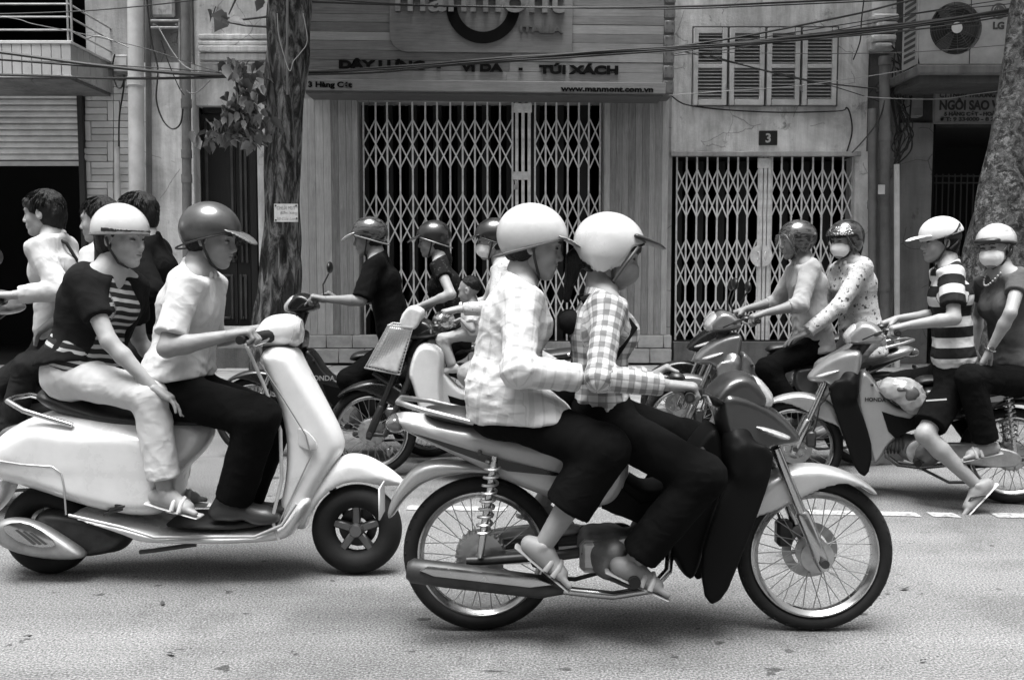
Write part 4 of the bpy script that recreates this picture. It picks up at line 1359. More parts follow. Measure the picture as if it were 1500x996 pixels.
cable([(985, 82), (1100, 68), (1300, 30), (1360, 18), (1480, 6), (1700, -20)], 10.92, 1.5, "thin wire just under the fanning wire by the air conditioner")
cable([(985, 76), (1200, 79), (1350, 76), (1480, 66), (1700, 50)], 10.94, 1.2, "hairline wire running level across the shuttered window", mat=plain(.10, .6))
cable([(1040, 82), (1120, 104), (1180, 118), (1250, 127), (1300, 131), (1420, 133)], 12.0, 2.2, "black wire slanting down across the window louvres")
cable([(1000, 76), (1150, 110), (1210, 124), (1262, 140), (1290, 150)], 12.02, 1.4, "thin slanting wire below the one crossing the louvres")
cable([(980, 140), (1060, 134), (1150, 128), (1230, 118), (1330, 102), (1400, 80), (1460, 36)], 11.6, 1.2, "pale wire rising to the right across the air conditioner", mat=plain(.3, .5))
cable([(1262, 142), (1320, 145), (1380, 145), (1430, 138), (1470, 133)], 11.5, 1.4, "pale wire sagging in front of the company sign", mat=plain(.3, .5))
cable([(984, 141), (996, 150), (1012, 155), (1060, 161), (1140, 165), (1228, 163), (1240, 158), (1246, 170), (1248, 195), (1240, 224)], Y0 - .04, 2.2, "wire stapled under the shuttered window and down to the gate lintel")
cable([(1300, 125), (1290, 170), (1270, 200), (1248, 224)], 11.9, 2.0, "black wire hanging from the dark downpipe to the gate lintel")
cable([(1268, -20), (1262, 30), (1260, 60), (1250, 88)], 12.1, 2.0, "short black wire dangling right of the shuttered window")
cable([(214, -10), (222, 60), (231, 100), (229, 145), (238, 175), (252, 189), (264, 182), (268, 160)], 11.75, 2.4, "black wire looping down the pale plaster pillar")
cable([(233, 42), (252, 75), (268, 95), (285, 105)], 11.7, 2.0, "pale wire slanting off the iron bracket", mat=plain(.3, .6))
cable([(236, 60), (248, 95), (262, 128), (270, 140)], 11.72, 1.6, "black wire hanging behind the iron bracket")
cable([(273, 132), (278, 137), (288, 136), (298, 128), (308, 118)], 11.6, 1.6, "short wire curling beside the patched pipe", mat=plain(.16, .6))
cable([(168, 80), (165, 100), (170, 125), (178, 128), (183, 110)], 12.1, 2.4, "cable looped under the electricity meter")
cable([(181, 110), (181, 130), (175, 170), (174, 215)], 12.12, 2.4, "cable running from the electricity meter down to its conduit")
pipe("conduit_pipe", 171, 217, 560, 8, 12.15, PVC, "slim pale conduit on the tiled pier under the electricity meter", "conduit", px1=180)
cable([(128, 57), (140, 53), (155, 56), (180, 66), (188, 70)], 11.6, 2.0, "pale cable bowed over the end of the parapet", mat=plain(.25, .6))
cable([(444, 20), (450, 60), (440, 78), (430, 90), (424, 104), (414, 75), (408, 50), (406, 20)], 9.15, 1.3, "pale wire looped round the left tree trunk", mat=plain(.3, .5))
tg = random.Random(4)
for i in range(14):   # tangle of wires beside the junction box
    x0, x1 = tg.uniform(1305, 1330), tg.uniform(1300, 1345)
    pts = [(x0, tg.uniform(60, 110))]
    for k in range(4):
        pts.append((tg.uniform(1306, 1338), 110 + k * 32 + tg.uniform(-12, 12)))
    pts.append((1313 + tg.uniform(-6, 8), 236 + tg.uniform(-10, 10)))
    cable(pts, 11.95 + tg.uniform(-.1, .1), tg.uniform(1.4, 2.6), "black wire in the hanging tangle above the slim pale conduit", "tangled_wire", group="tangled wires beside the junction box")

# ================================================================== MOTORBIKES
def ground_hit(px, py):
    b = (498 - py) / FPX
    Y = CAM_H / -((b * math.cos(PITCH) - math.sin(PITCH)) / (math.cos(PITCH) + b * math.sin(PITCH)))
    return at(px, py, Y)

def bar_at(F, px, py):
    """offset that puts the grips of the bars where the rider's near hand is"""
    y = .29 if abs(F.h) > 1 else -.29
    q = F(px, py, y)
    return q.x - .765, q.z - .975

class Frame:
    """local frame of a bike: origin under the rear axle, x forward, y to its left, z up"""
    def __init__(s, origin, heading, scale=1.0):
        s.o, s.h, s.k = Vector(origin), heading, scale
        s.M = Matrix.Translation(s.o) @ Matrix.Rotation(heading, 4, 'Z') @ Matrix.Scale(scale, 4)
        s.Mi = s.M.inverted()
    def __call__(s, px, py, y=0.0):
        """local point on the bike's upright plane at lateral offset y, under photo pixel (px, py)"""
        c = s.Mi @ Vector((0, 0, CAM_H))
        d = s.Mi.to_3x3() @ (at(px, py, 5.0) - Vector((0, 0, CAM_H)))
        t = (y - c.y) / d.y
        return c + d * t
    def xz(s, pts, y=0.0):
        return [((lambda q: (q.x, q.z))(s(px, py, y))) for px, py in pts]

WR, WB = 0.29, 1.24
def spoked_wheel(t, x, R_=WR, disc=0, rim_mat=CHROME, hub=.055, y_side=1, tyre_w=.029, drum=False):
    w = thing("wheel"); w.parent = t; w.location = (x, 0, R_)
    key = ('wheel', R_, disc, hub, tyre_w, drum, y_side)
    if key not in _cache:
        ty = MB()
        prof = []
        for k in range(20):
            a = 2 * math.pi * k / 20
            prof.append((R_ - tyre_w + math.cos(a) * tyre_w * (1.0 if math.cos(a) > 0 else .9), math.sin(a) * tyre_w * .95))
        rr = []
        seg = 72
        for r, h in prof:
            rr.append([ty.bm.verts.new((math.cos(2 * math.pi * k / seg) * r, h, math.sin(2 * math.pi * k / seg) * r)) for k in range(seg)])
        for i in range(len(rr)):
            A_, B_ = rr[i], rr[(i + 1) % len(rr)]
            for k in range(seg): ty.bm.faces.new((A_[k], A_[(k + 1) % seg], B_[(k + 1) % seg], B_[k]))
        for k in range(0, 72, 2):   # tread blocks
            a = 2 * math.pi * k / 72
            for sy in (-1, 1):
                ty.box((-.010, -.005, -.004), (.010, .005, .0005), 0, Matrix.Rotation(-a, 4, 'Y') @ Matrix.Translation((0, sy * .018, R_ - .0088)) @ Matrix.Rotation(sy * .5, 4, 'Z'))
        tm = ty.mesh("tyre", 50)
        rm = MB().lathe([(R_ - .062, -.027), (R_ - .068, -.020), (R_ - .078, -.012), (R_ - .078, .012), (R_ - .068, .020), (R_ - .062, .027), (R_ - .055, .024), (R_ - .060, .0), (R_ - .055, -.024), (R_ - .062, -.027)], (0, 0, 0), 'y', 64, True).mesh("rim", 40)
        sp = MB()
        n = 36
        for k in range(n):
            a0 = 2 * math.pi * k / n
            a1 = a0 + (.42 if k % 2 else -.42)
            sy = .035 if (k // 2) % 2 else -.035
            sp.tube([(math.cos(a1) * hub, sy, math.sin(a1) * hub), (math.cos(a0) * (R_ - .075), sy * .15, math.sin(a0) * (R_ - .075))], .0019, 5)
        spm = sp.mesh("spokes", 60)
        hb = MB().lathe([(.012, -.075), (.02, -.07), (.02, -.05), (hub + .006, -.042), (hub + .006, -.034), (hub - .015, -.03), (hub - .015, .03), (hub + .006, .034), (hub + .006, .042), (.02, .05), (.02, .07), (.012, .075)], (0, 0, 0), 'y', 28)
        if drum:
            hb.lathe([(.085, -.045), (.088, -.03), (.088, .02), (.07, .03)], (0, 0, 0), 'y', 40)
            for k in range(24):
                a = 2 * math.pi * k / 24
                hb.box((-.004, -.046, .07), (.004, .02, .094), 0, Matrix.Rotation(a, 4, 'Y'))
        hm = hb.mesh("hub", 40)
        dm = None
        if disc:
            d = MB()
            o = []
            d.lathe([(disc, -.002), (disc, .002), (disc - .035, .002), (disc - .035, -.002), (disc, -.002)], (0, y_side * .058, 0), 'y', 48, True)
            for k in range(6):
                a = 2 * math.pi * k / 6
                d.box((-.008, y_side * .058 - .0015, .03), (.008, y_side * .058 + .0015, disc - .03), 0, Matrix.Rotation(a, 4, 'Y'))
            dm = d.mesh("brake_disc", 40)
        _cache[key] = (tm, rm, spm, hm, dm)
    tm, rm, spm, hm, dm = _cache[key]
    obj("tyre", tm, RUBBER, w); obj("rim", rm, rim_mat, w); tag(obj("spokes", spm, plain(.3, .5, .5), w), kind='stuff')
    obj("hub", hm, ALU, w)
    if dm: obj("brake_disc", dm, plain(.3, .3, .9, 0, .2, 20), w)
    w.rotation_euler = (0, rng.uniform(0, 6), 0)
    return w

def lerpw(x0, w0, x1, w1):
    return lambda X, Z: w0 + (w1 - w0) * np.clip((X - x0) / (x1 - x0), 0, 1)

COWL = [(0.79, .94), (0.85, 1.015), (0.93, 1.035), (0.985, 1.00), (1.035, .93), (1.0, .88), (.9, .885), (.8, .90)]
HLAMP = [(0.955, 1.022), (1.0, 1.0), (1.052, .93), (1.02, .880), (.95, .90)]
NOSE = [(0.85, .92), (0.97, .90), (1.08, .84), (1.18, .74), (1.17, .70), (1.06, .69), (0.98, .60), (.92, .62), (.86, .78)]
WING = [(1.05, .72), (1.035, .60), (.985, .45), (.93, .30), (.88, .17), (.815, .135), (.785, .30), (.835, .48), (.895, .62), (.91, .74)]
SPINE = [(0.87, .80), (0.80, .76), (.72, .62), (.62, .55), (.54, .60), (.47, .64), (.40, .60), (.42, .47), (.58, .42), (.68, .35), (.74, .22), (.79, .2), (.84, .4), (.90, .6)]
BODY = [(0.54, .70), (0.55, .56), (.47, .46), (.30, .49), (.12, .555), (-.08, .655), (-.28, .75), (-.34, .79), (-.30, .83), (-.1, .79), (.15, .75), (.4, .71)]
SEAT = [(0.57, .70), (0.53, .755), (.42, .765), (.27, .775), (.19, .81), (0.0, .835), (-.18, .85), (-.23, .825), (-.12, .775), (.15, .735), (.4, .70), (.53, .685)]
FEND = [(1.475, .515), (1.41, .575), (1.31, .62), (1.20, .635), (1.08, .61), (1.00, .54), (.955, .43), (.965, .40), (1.02, .43), (1.09, .45), (1.16, .49), (1.22, .52), (1.30, .55), (1.38, .545), (1.44, .515)]
RFEND = [(.20, .60), (-.02, .64), (-.22, .65), (-.315, .54), (-.355, .43), (-.33, .42), (-.28, .50), (-.19, .575), (-.02, .60), (.18, .55)]

def underbone(F, label, body, accent, fender, style='wave', side=1, bar_dz=0.0, bar_dx=0.0, mirrors=True, disc=True, lower=None, shield=None, tailc=None, spine=None, decal=None, rf=None, cowl_at=None, key='wave', group="motorbikes ridden along the road", plate=None, cat="motorbike", chaincase=ALU):
    """side: +1 shows its left flank to the camera, -1 its right"""
    t = thing("motorbike", (0, 0, 0), 0, label, cat, group)
    t.matrix_world = F.M
    shield = shield or accent
    spine = spine or body
    spoked_wheel(t, WB, WR, .105 if disc else 0, CHROME, y_side=1, drum=not disc)
    spoked_wheel(t, 0.0, WR, 0, CHROME, tyre_w=.033, drum=True)
    bz = Vector((bar_dx, 0, bar_dz))
    B = Matrix.Translation(Vector(cowl_at) if cowl_at else bz)
    # front end
    ax = Vector((WB, 0, WR))
    st = Vector((1.068, 0, .70))
    for sy in (-1, 1):
        a, b = ax + Vector((0, sy * .088, 0)), st + Vector((0, sy * .082, 0))
        fk = MB().tube([a + Vector((.012, 0, -.035)), a, a.lerp(b, .42), a.lerp(b, .44)], [.018, .026, .026, .021], 14).build("fork_leg", CHROME if style != 'cub' else PLASTIC_DK, t, smooth=60)
        MB().tube([a.lerp(b, .4), b], .018, 12).build("fork_stanchion", CHROME if style != 'cub' else PLASTIC_DK, fk, smooth=60)
        MB().lathe([(.016, -.014), (.016, .014)], a + Vector((0, sy * .035, 0)), 'y', 10).build("axle_nut", STEEL_DK, fk)
    if disc:
        MB().box((1.115, .045, .30), (1.175, .105, .40), .012).build("brake_caliper", STEEL_DK, t)
    fp = [slab(FEND, .068, .03), disc_(WB, WR + .012, .05)]
    blob("front_fender", fp, .009, fender, t, key=(key, 'fend'))
    if style == 'wave':
        blob("nose_cover", [slab(NOSE, lerpw(.9, .13, 1.18, .05), .03)], .010, body, t, key=(key, 'nose'))
        blob("turn_signal", [slab([(1.155, .735), (1.04, .785), (.95, .80), (1.01, .755), (1.10, .718)], lerpw(.9, .158, 1.18, .088), .02)], .008, GLASSY, t, key=(key, 'sig'))
        for sy in (-1, 1):
            blob("leg_shield", [slab(WING, .018, .012, y=sy * .14, k=.02, it=1), cap((.97, sy * .12, .62), (.93, sy * .09, .74), .035, .05, k=.04), slab([(.90, .80), (.97, .70), (.93, .58), (.86, .66)], .075, .015, y=sy * .07, k=.03)], .008, shield, t, key=(key, 'wing', sy))
    blob("frame_cover", [slab(SPINE, .10, .022)], .010, spine, t, key=(key, 'spine'))
    blob("handlebar_cowl", [slab(COWL, lerpw(.8, .12, 1.05, .085), .035)], .010, body if style == 'wave' else accent, t, M=B, key=(key, 'cowl'))
    blob("headlamp", [slab(HLAMP, .085, .03)], .008, GLASSY, t, M=B, key=(key, 'hl'))
    hb = MB()
    for sy in (-1, 1):
        hb.tube([bz + Vector(p) for p in ((.88, sy * .06, .94), (.84, sy * .16, .965), (.775, sy * .24, .975), (.755, sy * .35, .975))], .011, 8)
    hb.build("handlebar", STEEL_DK, t, smooth=60)
    for sy in (-1, 1):
        MB().tube([bz + Vector((.772, sy * .245, .975)), bz + Vector((.756, sy * .35, .975))], .0175, 12).build("grip", RUBBER, t, smooth=60)
        MB().tube([bz + Vector(p) for p in ((.80, sy * .20, .97), (.835, sy * .24, .965), (.825, sy * .35, .955))], .006, 6).build("brake_lever", ALU, t, smooth=60)
        MB().box(bz + Vector((.77, sy * .2 - .03, .95)), bz + Vector((.83, sy * .2 + .03, 1.0)), .012).build("switch_pod", PLASTIC_DK, t)
        if mirrors is True or mirrors == sy:
            mr = MB().tube([bz + Vector(p) for p in ((.80, sy * .2, .99), (.81, sy * .23, 1.08), (.775, sy * .27, 1.16))], .006, 6).build("mirror_stem", PLASTIC_DK, t, smooth=60)
            blob("mirror", [ell(bz + Vector((.77, sy * .29, 1.205)), (.022, .062, .045))], .007, PLASTIC_DK, mr)
    MB().tube([Vector((1.0, 0, .74)), (Vector(cowl_at) if cowl_at else bz) + Vector((.90, 0, .92))], [.05, .042], 12).build("steering_stem", PLASTIC_DK, t, smooth=60)
    for sy in (-1, 1):   # cables from the bars down behind the nose
        MB().tube([bz + Vector((.80, sy * .19, .965)), bz + Vector((.875, sy * .17, .955)), bz + Vector((.93, sy * .10, .92)), bz + Vector((.95, sy * .05, .90))], .0045, 6).build("control_cable", PLASTIC_DK, t, smooth=60)
    if disc: MB().tube([Vector((1.0, .06, .70)), Vector((1.10, .10, .56)), Vector((1.12, .10, .44)), Vector((1.14, .085, .38))], .005, 6).build("brake_hose", PLASTIC_DK, t, smooth=60)
    MB().box((-.345, -.035, .66), (-.330, .035, .69), .004).build("rear_reflector", LENS_DK, t)
    for sy in (-1, 1):
        MB().prism([(.74, .54), (.66, .515), (.58, .50), (.50, .57), (.43, .59), (.44, .485), (.58, .43), (.66, .38), (.70, .42)], sy * .1035 - .004, sy * .1035 + .004, .002).build("dark_opening_plate", BLK, t)  # flat black plate standing in for the dark opening below the spine
        for (x, z) in ((.30, .575), (.0, .69), (.80, .70)):
            MB().lathe([(.007, sy * .132), (.009, sy * .10)], (x, 0, z), 'y', 10).build("panel_screw", STEEL_DK, t)
    # seat and tail
    blob("seat", [slab(SEAT, lerpw(-.2, .115, .55, .085), .05)], .010, VINYL, t, key=(key, 'seat'))
    blob("rear_cowl", [slab(BODY, lerpw(-.3, .075, .35, .125), .05)], .010, tailc or body, t, key=(key, 'body'))
    for sy in (-1, 1):   # decal strip, flat graphic plates on the cowl
        MB().prism([(.36, .60), (.10, .66), (-.18, .745), (-.25, .765), (-.1, .70), (.1, .625)], sy * .121 - .003, sy * .121 + .003).build("side_decal", decal or accent, t)
    blob("tail_lamp", [slab([(-.29, .825), (-.355, .80), (-.345, .75), (-.27, .745)], .07, .02)], .008, LENS_DK, t, key=(key, 'tl'))
    blob("rear_fender", [slab(RFEND, .062, .02), disc_(0, WR + .02, .05)], .010, rf or PLASTIC_DK, t, key=(key, 'rf'))
    gr = MB().tube([(-.02, -.13, .80), (-.20, -.125, .845), (-.30, -.06, .865), (-.30, .06, .865), (-.20, .125, .845), (-.02, .13, .80)], .010, 8).build("grab_rail", ALU, t, smooth=60)
    if plate:
        pb = MB().box((-.372, -.07, .43), (-.366, .07, .55), .003).build("licence_plate", plain(.6, .5, var=.1), t)
    # running gear
    for sy in (-1, 1):
        sh_ = MB().tube([(.055, sy * .125, .68), (.0, sy * .118, .31)], .013, 8).build("shock_absorber", CHROME, t, smooth=60)
        a, b = Vector((.050, sy * .125, .66)), Vector((.012, sy * .120, .40))
        u = (b - a).normalized(); e1 = u.orthogonal().normalized(); e2 = u.cross(e1)
        n = 90
        MB().tube([a.lerp(b, i / n) + (e1 * math.cos(i / n * 9 * 6.283) + e2 * math.sin(i / n * 9 * 6.283)) * .026 for i in range(n + 1)], .0055, 5).build("shock_spring", ALU, sh_, smooth=60)
        MB().tube([(.46, sy * .075, .33), (.30, sy * .088, .31), (.0, sy * .095, .29), (-.05, sy * .095, .29)], [.022, .02, .018, .016], 8).build("swing_arm", STEEL_DK, t, smooth=60)
        MB().tube([(.545, sy * .06, .255), (.545, sy * .24, .255)], .012, 8).build("footpeg_bar", STEEL_DK, t, smooth=60)
        MB().tube([(.545, sy * .16, .258), (.545, sy * .25, .258)], .021, 10).build("footpeg", RUBBER, t, smooth=60)
        MB().tube([(.22, sy * .09, .33), (.20, sy * .14, .325), (.20, sy * .24, .325)], [.012, .012, .018], 8).build("pillion_peg", RUBBER, t, smooth=60)
    blob("chain_case", [slab([(.44, .385), (.02, .36), (-.055, .29), (.02, .225), (.44, .255)], .022, .015, y=.115)], .008, chaincase, t, key=(key, 'cc'))
    eng = blob("engine", [ell((.50, 0, .30), (.14, .11, .085), k=.02), cap((.48, -.08, .30), (.48, .08, .30), .085, k=.02), cap((.58, 0, .335), (.76, 0, .36), .062, .055, k=.01), cap((.42, -.05, .33), (.42, .05, .33), .06, k=.02)], .009, plain(.16, .5, .6, 0, .3, 16, .1, 80), t, key=('eng',))
    for sy in (-1, 1):
        MB().lathe([(.0, sy * .128), (.05, sy * .128), (.072, sy * .118), (.076, sy * .09)], (.525, 0, .305), 'y', 28).build("engine_cover", ALU, eng)
        MB().lathe([(.018, sy * .136), (.024, sy * .1285)], (.525, 0, .305), 'y', 14).build("cover_cap", CHROME, eng)
        MB().box((.36, min(sy * .09, sy * .112), .25), (.46, max(sy * .09, sy * .112), .37), .02).build("sprocket_cover", ALU, eng)
    fins = MB()
    for k in range(7): fins.lathe([(.078, 0), (.078, .006), (.05, .006)], (.61 + k * .02, 0, .345), 'x', 20)
    fins.build("cylinder_fins", STEEL_DK, eng)
    ex = MB().tube([(.70, -.02, .30), (.69, -.05, .24), (.62, -.10, .185), (.48, -.12, .17), (.34, -.135, .19), (.24, -.14, .205)], .016, 10).build("exhaust_pipe", CHROME, t, smooth=60)
    MB().tube([(.30, -.14, .20), (.22, -.145, .21), (-.12, -.15, .255), (-.24, -.15, .27), (-.26, -.15, .272)], [.02, .042, .046, .044, .03], 18).build("muffler", STEEL_DK, ex, smooth=50)
    MB().prism([(.26, .235), (.20, .26), (-.18, .30), (-.21, .285), (-.16, .265), (.18, .225)], -.203, -.192, .003).build("heat_shield", CHROME, ex)
    MB().tube([(.44, -.10, .24), (.54, -.20, .225), (.62, -.20, .235)], .008, 6).build("brake_pedal", STEEL_DK, t, smooth=60)
    MB().tube([(.47, .13, .26), (.56, .16, .235), (.65, .165, .25)], .008, 6).build("gear_lever", STEEL_DK, t, smooth=60)
    MB().tube([(.50, .10, .20), (.36, .16, .14), (.16, .17, .155)], .009, 6).build("side_stand", STEEL_DK, t, smooth=60)
    return t

BLK = plain(.003, .6, spec=.12, var=.1)

def disc_(x, r, hw):
    return disc((x, 0, WR), r, hw, sub=True, k=.01)

def bike_frame(rear_px, front_px, wb=WB):
    a, b = ground_hit(*rear_px), ground_hit(*front_px)
    d = b - a
    return Frame((a.x, a.y, 0), math.atan2(d.y, d.x), d.length / wb)

SILVER = metallic_paint(.34)
SILVER_LT = metallic_paint(.46)
DARKP = plain(.007, .3, 0, .25, .1, 5, 0, 60, .12)
GREYP = metallic_paint(.20)

BD = {}
# big motorbike in front
F1 = bike_frame((705, 921), (1190, 922))
BD['1'] = bar_at(F1, 1010, 580)
bk1 = underbone(F1, "silver and black motorbike carrying two women, largest and nearest in front", metallic_paint(.05), DARKP, SILVER_LT, side=-1, bar_dz=BD['1'][1], bar_dx=BD['1'][0], tailc=plain(.40, .35, .2, .5, .15, 5), spine=BLK, shield=BLK, plate=True, mirrors=False, rf=SILVER, cowl_at=(.03, 0, -.055))
# right-hand motorbike with the striped-shirt rider
F5 = bike_frame((1478, 737), (1163, 719))
BD['5'] = bar_at(F5, 1312, 488)
bk5 = underbone(F5, "silver and black motorbike ridden by the man in the striped polo shirt", SILVER, DARKP, SILVER, side=1, bar_dz=BD['5'][1], bar_dx=BD['5'][0], key='wave', spine=SILVER, shield=BLK, mirrors=False, tailc=DARKP, decal=SILVER_LT)
me = text_mesh("HONDA", .032, .0015, .001)
ho = obj("brand_lettering", me, plain(.01, .4), bk5)
ho.matrix_local = Matrix.Translation((.84, .1035, .60)) @ Matrix.Rotation(R(180), 4, 'Z') @ Matrix.Rotation(R(90), 4, 'X')
# motorbike of the man in the pale shirt
p = at(1000, 610, 6.75)
F6 = Frame((p.x + 1.24, 6.75, 0), math.pi, 1.0)
BD['6'] = bar_at(F6, 1106, 470)
bk6 = underbone(F6, "grey motorbike ridden by the man in the pale long-sleeved shirt", GREYP, DARKP, GREYP, side=1, bar_dz=BD['6'][1], bar_dx=BD['6'][0], shield=GREYP, spine=GREYP, mirrors=-1)
# dark motorbike standing beyond it
p = at(992, 600, 7.75)
F7 = Frame((p.x + 1.24, 7.75, 0), math.pi, 1.0)
bk7 = underbone(F7, "riderless black motorbike standing just beyond the grey one", DARKP, PLASTIC_DK, DARKP, side=1, group=None)
# motorbike of the man in black
p = at(374, 600, 7.05)
F8 = Frame((p.x + 1.24, 7.05, 0), math.pi, 1.0)
BD['8'] = bar_at(F8, 462, 442)
bk8 = underbone(F8, "black motorbike ridden by the man in the black tee, beyond the white scooter", DARKP, PLASTIC_DK, DARKP, side=1, bar_dz=BD['8'][1], bar_dx=BD['8'][0], mirrors=-1)
me = text_mesh("HONDA", .05, .0015, .001)
ho = obj("brand_lettering", me, plain(.3, .4), bk8)
ho.matrix_local = Matrix.Translation((.84, .1035, .56)) @ Matrix.Rotation(R(180), 4, 'Z') @ Matrix.Rotation(R(90), 4, 'X')
# white-shielded moped with a front basket
p = at(545, 632, 6.4)
F9 = Frame((p.x + 1.24, 6.4, 0), math.pi, 1.0)
CUBW = paint(.60)
bk9 = underbone(F9, "moped with white leg shield and a mesh basket, ridden by the masked woman", CUBW, DARKP, DARKP, style='cub', side=1, disc=False, key='cub', spine=CUBW, mirrors=False, group="motorbikes ridden along the road")
sp_ = F9.xz([(612, 500), (640, 500), (655, 515), (650, 560), (655, 612), (700, 650), (760, 676), (740, 690), (660, 660), (622, 625), (606, 560), (598, 545)])
blob("leg_shield", [slab(sp_, .20, .03)], .010, CUBW, bk9)
for sy in (-1, 1):
    q = F9.xz([(598, 553), (560, 640), (572, 640), (612, 556)])
    MB().tube([(F9(604, 470).x, sy * .07, F9(604, 545).z + .1), (F9(600, 556).x, sy * .08, F9(600, 556).z), (F9(566, 634).x, sy * .085, F9(566, 634).z), (WB, sy * .085, WR)], .02, 8).build("link_fork", STEEL_DK, bk9, smooth=60)
    MB().tube([(F9(548, 545).x, sy * .06, F9(548, 545).z), (F9(598, 578).x, sy * .08, F9(598, 578).z)], .012, 6).build("fender_stay", STEEL_DK, bk9, smooth=60)
bq = F9.xz([(566, 470), (604, 478), (585, 545), (540, 535)])
bc = [F9.xz([(x, y)])[0] for x, y in ((572, 475), (608, 478), (588, 546), (538, 536))]
bas = MB()
(ax0, az0), (ax1, az1), (ax2, az2), (ax3, az3) = bc
for k in range(15):
    f = k / 14
    p0 = Vector((ax0 + (ax3 - ax0) * f, 0, az0 + (az3 - az0) * f)); p1 = Vector((ax1 + (ax2 - ax1) * f, 0, az1 + (az2 - az1) * f))
    w0 = .14 - .03 * f
    bas.tube([(p0.x, -w0, p0.z), (p0.x, w0, p0.z), (p1.x, w0, p1.z), (p1.x, -w0, p1.z)], .0028 if 0 < k < 14 else .006, 5, closed=True)
for k in range(13):
    f = k / 12
    for sy in (-1, 1):
        a0 = Vector((ax0 + (ax1 - ax0) * f, sy * .14, az0 + (az1 - az0) * f)); b0 = Vector((ax3 + (ax2 - ax3) * f, sy * .11, az3 + (az2 - az3) * f))
        bas.tube([a0, b0], .0028, 5)
    y = -.14 + .28 * f
    bas.tube([(ax0, y, az0), (ax3, y * .8, az3)], .0028, 5)
bas.build("basket", plain(.42, .5), bk9, smooth=60)
blob('basket_lining', [slab(F9.xz([(574, 476), (607, 480), (586, 545), (540, 535)]), lerpw(F9(610, 480).x, .136, F9(540, 535).x, .112), .008, it=0)], .008, plain(.50, .6, var=.2, vs=20), bk9)
pp = F9.xz([(596, 448), (612, 452), (604, 492), (560, 535), (545, 528), (575, 480)])
blob("front_panel", [slab(F9.xz([(598, 446), (616, 449), (624, 458), (612, 486), (582, 478)]), .135, .012)], .008, plain(.5, .55, var=.15, vs=30), bk9)
blob("lamp_housing", [ell(F9(650, 470), (.075, .09, .065), k=.02)], .009, CHROME, bk9)

# motorbike at the left edge
F4 = Frame((at(118, 640, 5.5).x, 5.5, 0), math.pi, 1.0)
BD['4'] = bar_at(F4, -2, 441)
bk4 = underbone(F4, "dark motorbike at the left edge carrying the man in the white shirt", GREYP, PLASTIC_DK, GREYP, side=1, bar_dz=BD['4'][1], bar_dx=BD['4'][0])

# ---------------------------------------------------------------- white scooter
F2 = Frame((ground_hit(75, 839).x, ground_hit(75, 839).y, 0), 0.0, 1.0)
vs_ = thing("scooter", (0, 0, 0), 0, "white rounded step-through scooter carrying a man and a woman", "scooter", "motorbikes ridden along the road")
vs_.matrix_world = F2.M
SR = .200
def scooter_wheel(x):
    w = thing("wheel"); w.parent = vs_; w.location = (x, 0, SR)
    ty = MB()
    rr = []
    for k in range(20):
        a = 2 * math.pi * k / 20
        r, h = SR - .052 + math.cos(a) * .052, math.sin(a) * .055
        rr.append([ty.bm.verts.new((math.cos(2 * math.pi * j / 64) * r, h, math.sin(2 * math.pi * j / 64) * r)) for j in range(64)])
    for i in range(20):
        A_, B_ = rr[i], rr[(i + 1) % 20]
        for k in range(64): ty.bm.faces.new((A_[k], A_[(k + 1) % 64], B_[(k + 1) % 64], B_[k]))
    ty.build("tyre", RUBBER, w, smooth=60)
    m = MB().lathe([(.118, -.04), (.126, -.043), (.120, -.030), (.108, -.02), (.108, .02), (.126, .043), (.118, .04)], (0, 0, 0), 'y', 48, True)
    m.build("rim", plain(.12, .4, .8), w)
    sp = MB()
    for k in range(5):
        sp.box((-.018, -.022, .02), (.018, .012, .114), .006, Matrix.Rotation(2 * math.pi * k / 5, 4, 'Y'))
    sp.lathe([(.0, -.045), (.025, -.045), (.032, -.03), (.032, .03)], (0, 0, 0), 'y', 20)
    sp.build("spoke_hub", plain(.16, .4, .8), w)
    MB().lathe([(.085, -.002), (.085, .002), (.045, .002), (.045, -.002), (.085, -.002)], (0, .03, 0), 'y', 32, True).build("brake_disc", STEEL_DK, w)
    return w
xf = F2(523, 773).x
scooter_wheel(0.0); scooter_wheel(xf)
VW = paint(.62)
g = F2.xz
cow = g([(120, 612), (228, 612), (262, 640), (272, 690), (262, 745), (215, 752), (135, 735), (60, 712), (4, 700), (-10, 672), (0, 640), (30, 618), (70, 604)])
blob("rear_body", [slab(cow, lerpw(-.25, .13, .25, .20), .08), slab(g([(70, 604), (120, 590), (300, 606), (320, 640), (262, 700), (200, 690), (60, 690), (10, 660)]), .12, .06, k=.05), disc((0, 0, SR), SR + .04, .075, sub=True, k=.02)], .010, VW, vs_)
blob("floor_pan", [slab(g([(120, 738), (205, 752), (252, 766), (385, 766), (425, 752), (450, 715), (468, 722), (445, 765), (425, 785), (230, 787), (200, 772), (120, 748)]), .19, .03)], .010, VW, vs_)
blob("floor_mat", [slab(g([(236, 758), (300, 765), (390, 764), (428, 742), (432, 730), (418, 728), (378, 752), (300, 754)]), .165, .012)], .009, plain(.02, .8, bump=.3, bs=200), vs_)
shp = g([(384, 516), (404, 503), (436, 508), (446, 530), (474, 580), (507, 642), (503, 664), (472, 712), (446, 765), (424, 775), (412, 745), (424, 690), (424, 625), (404, 560)])
blob("leg_shield", [slab(shp, lerpw(F2(380, 500).x, .20, F2(505, 640).x, .07), .05)], .010, VW, vs_)
rimp = g([(374, 494), (400, 552), (425, 620), (427, 690), (413, 745), (423, 775)])
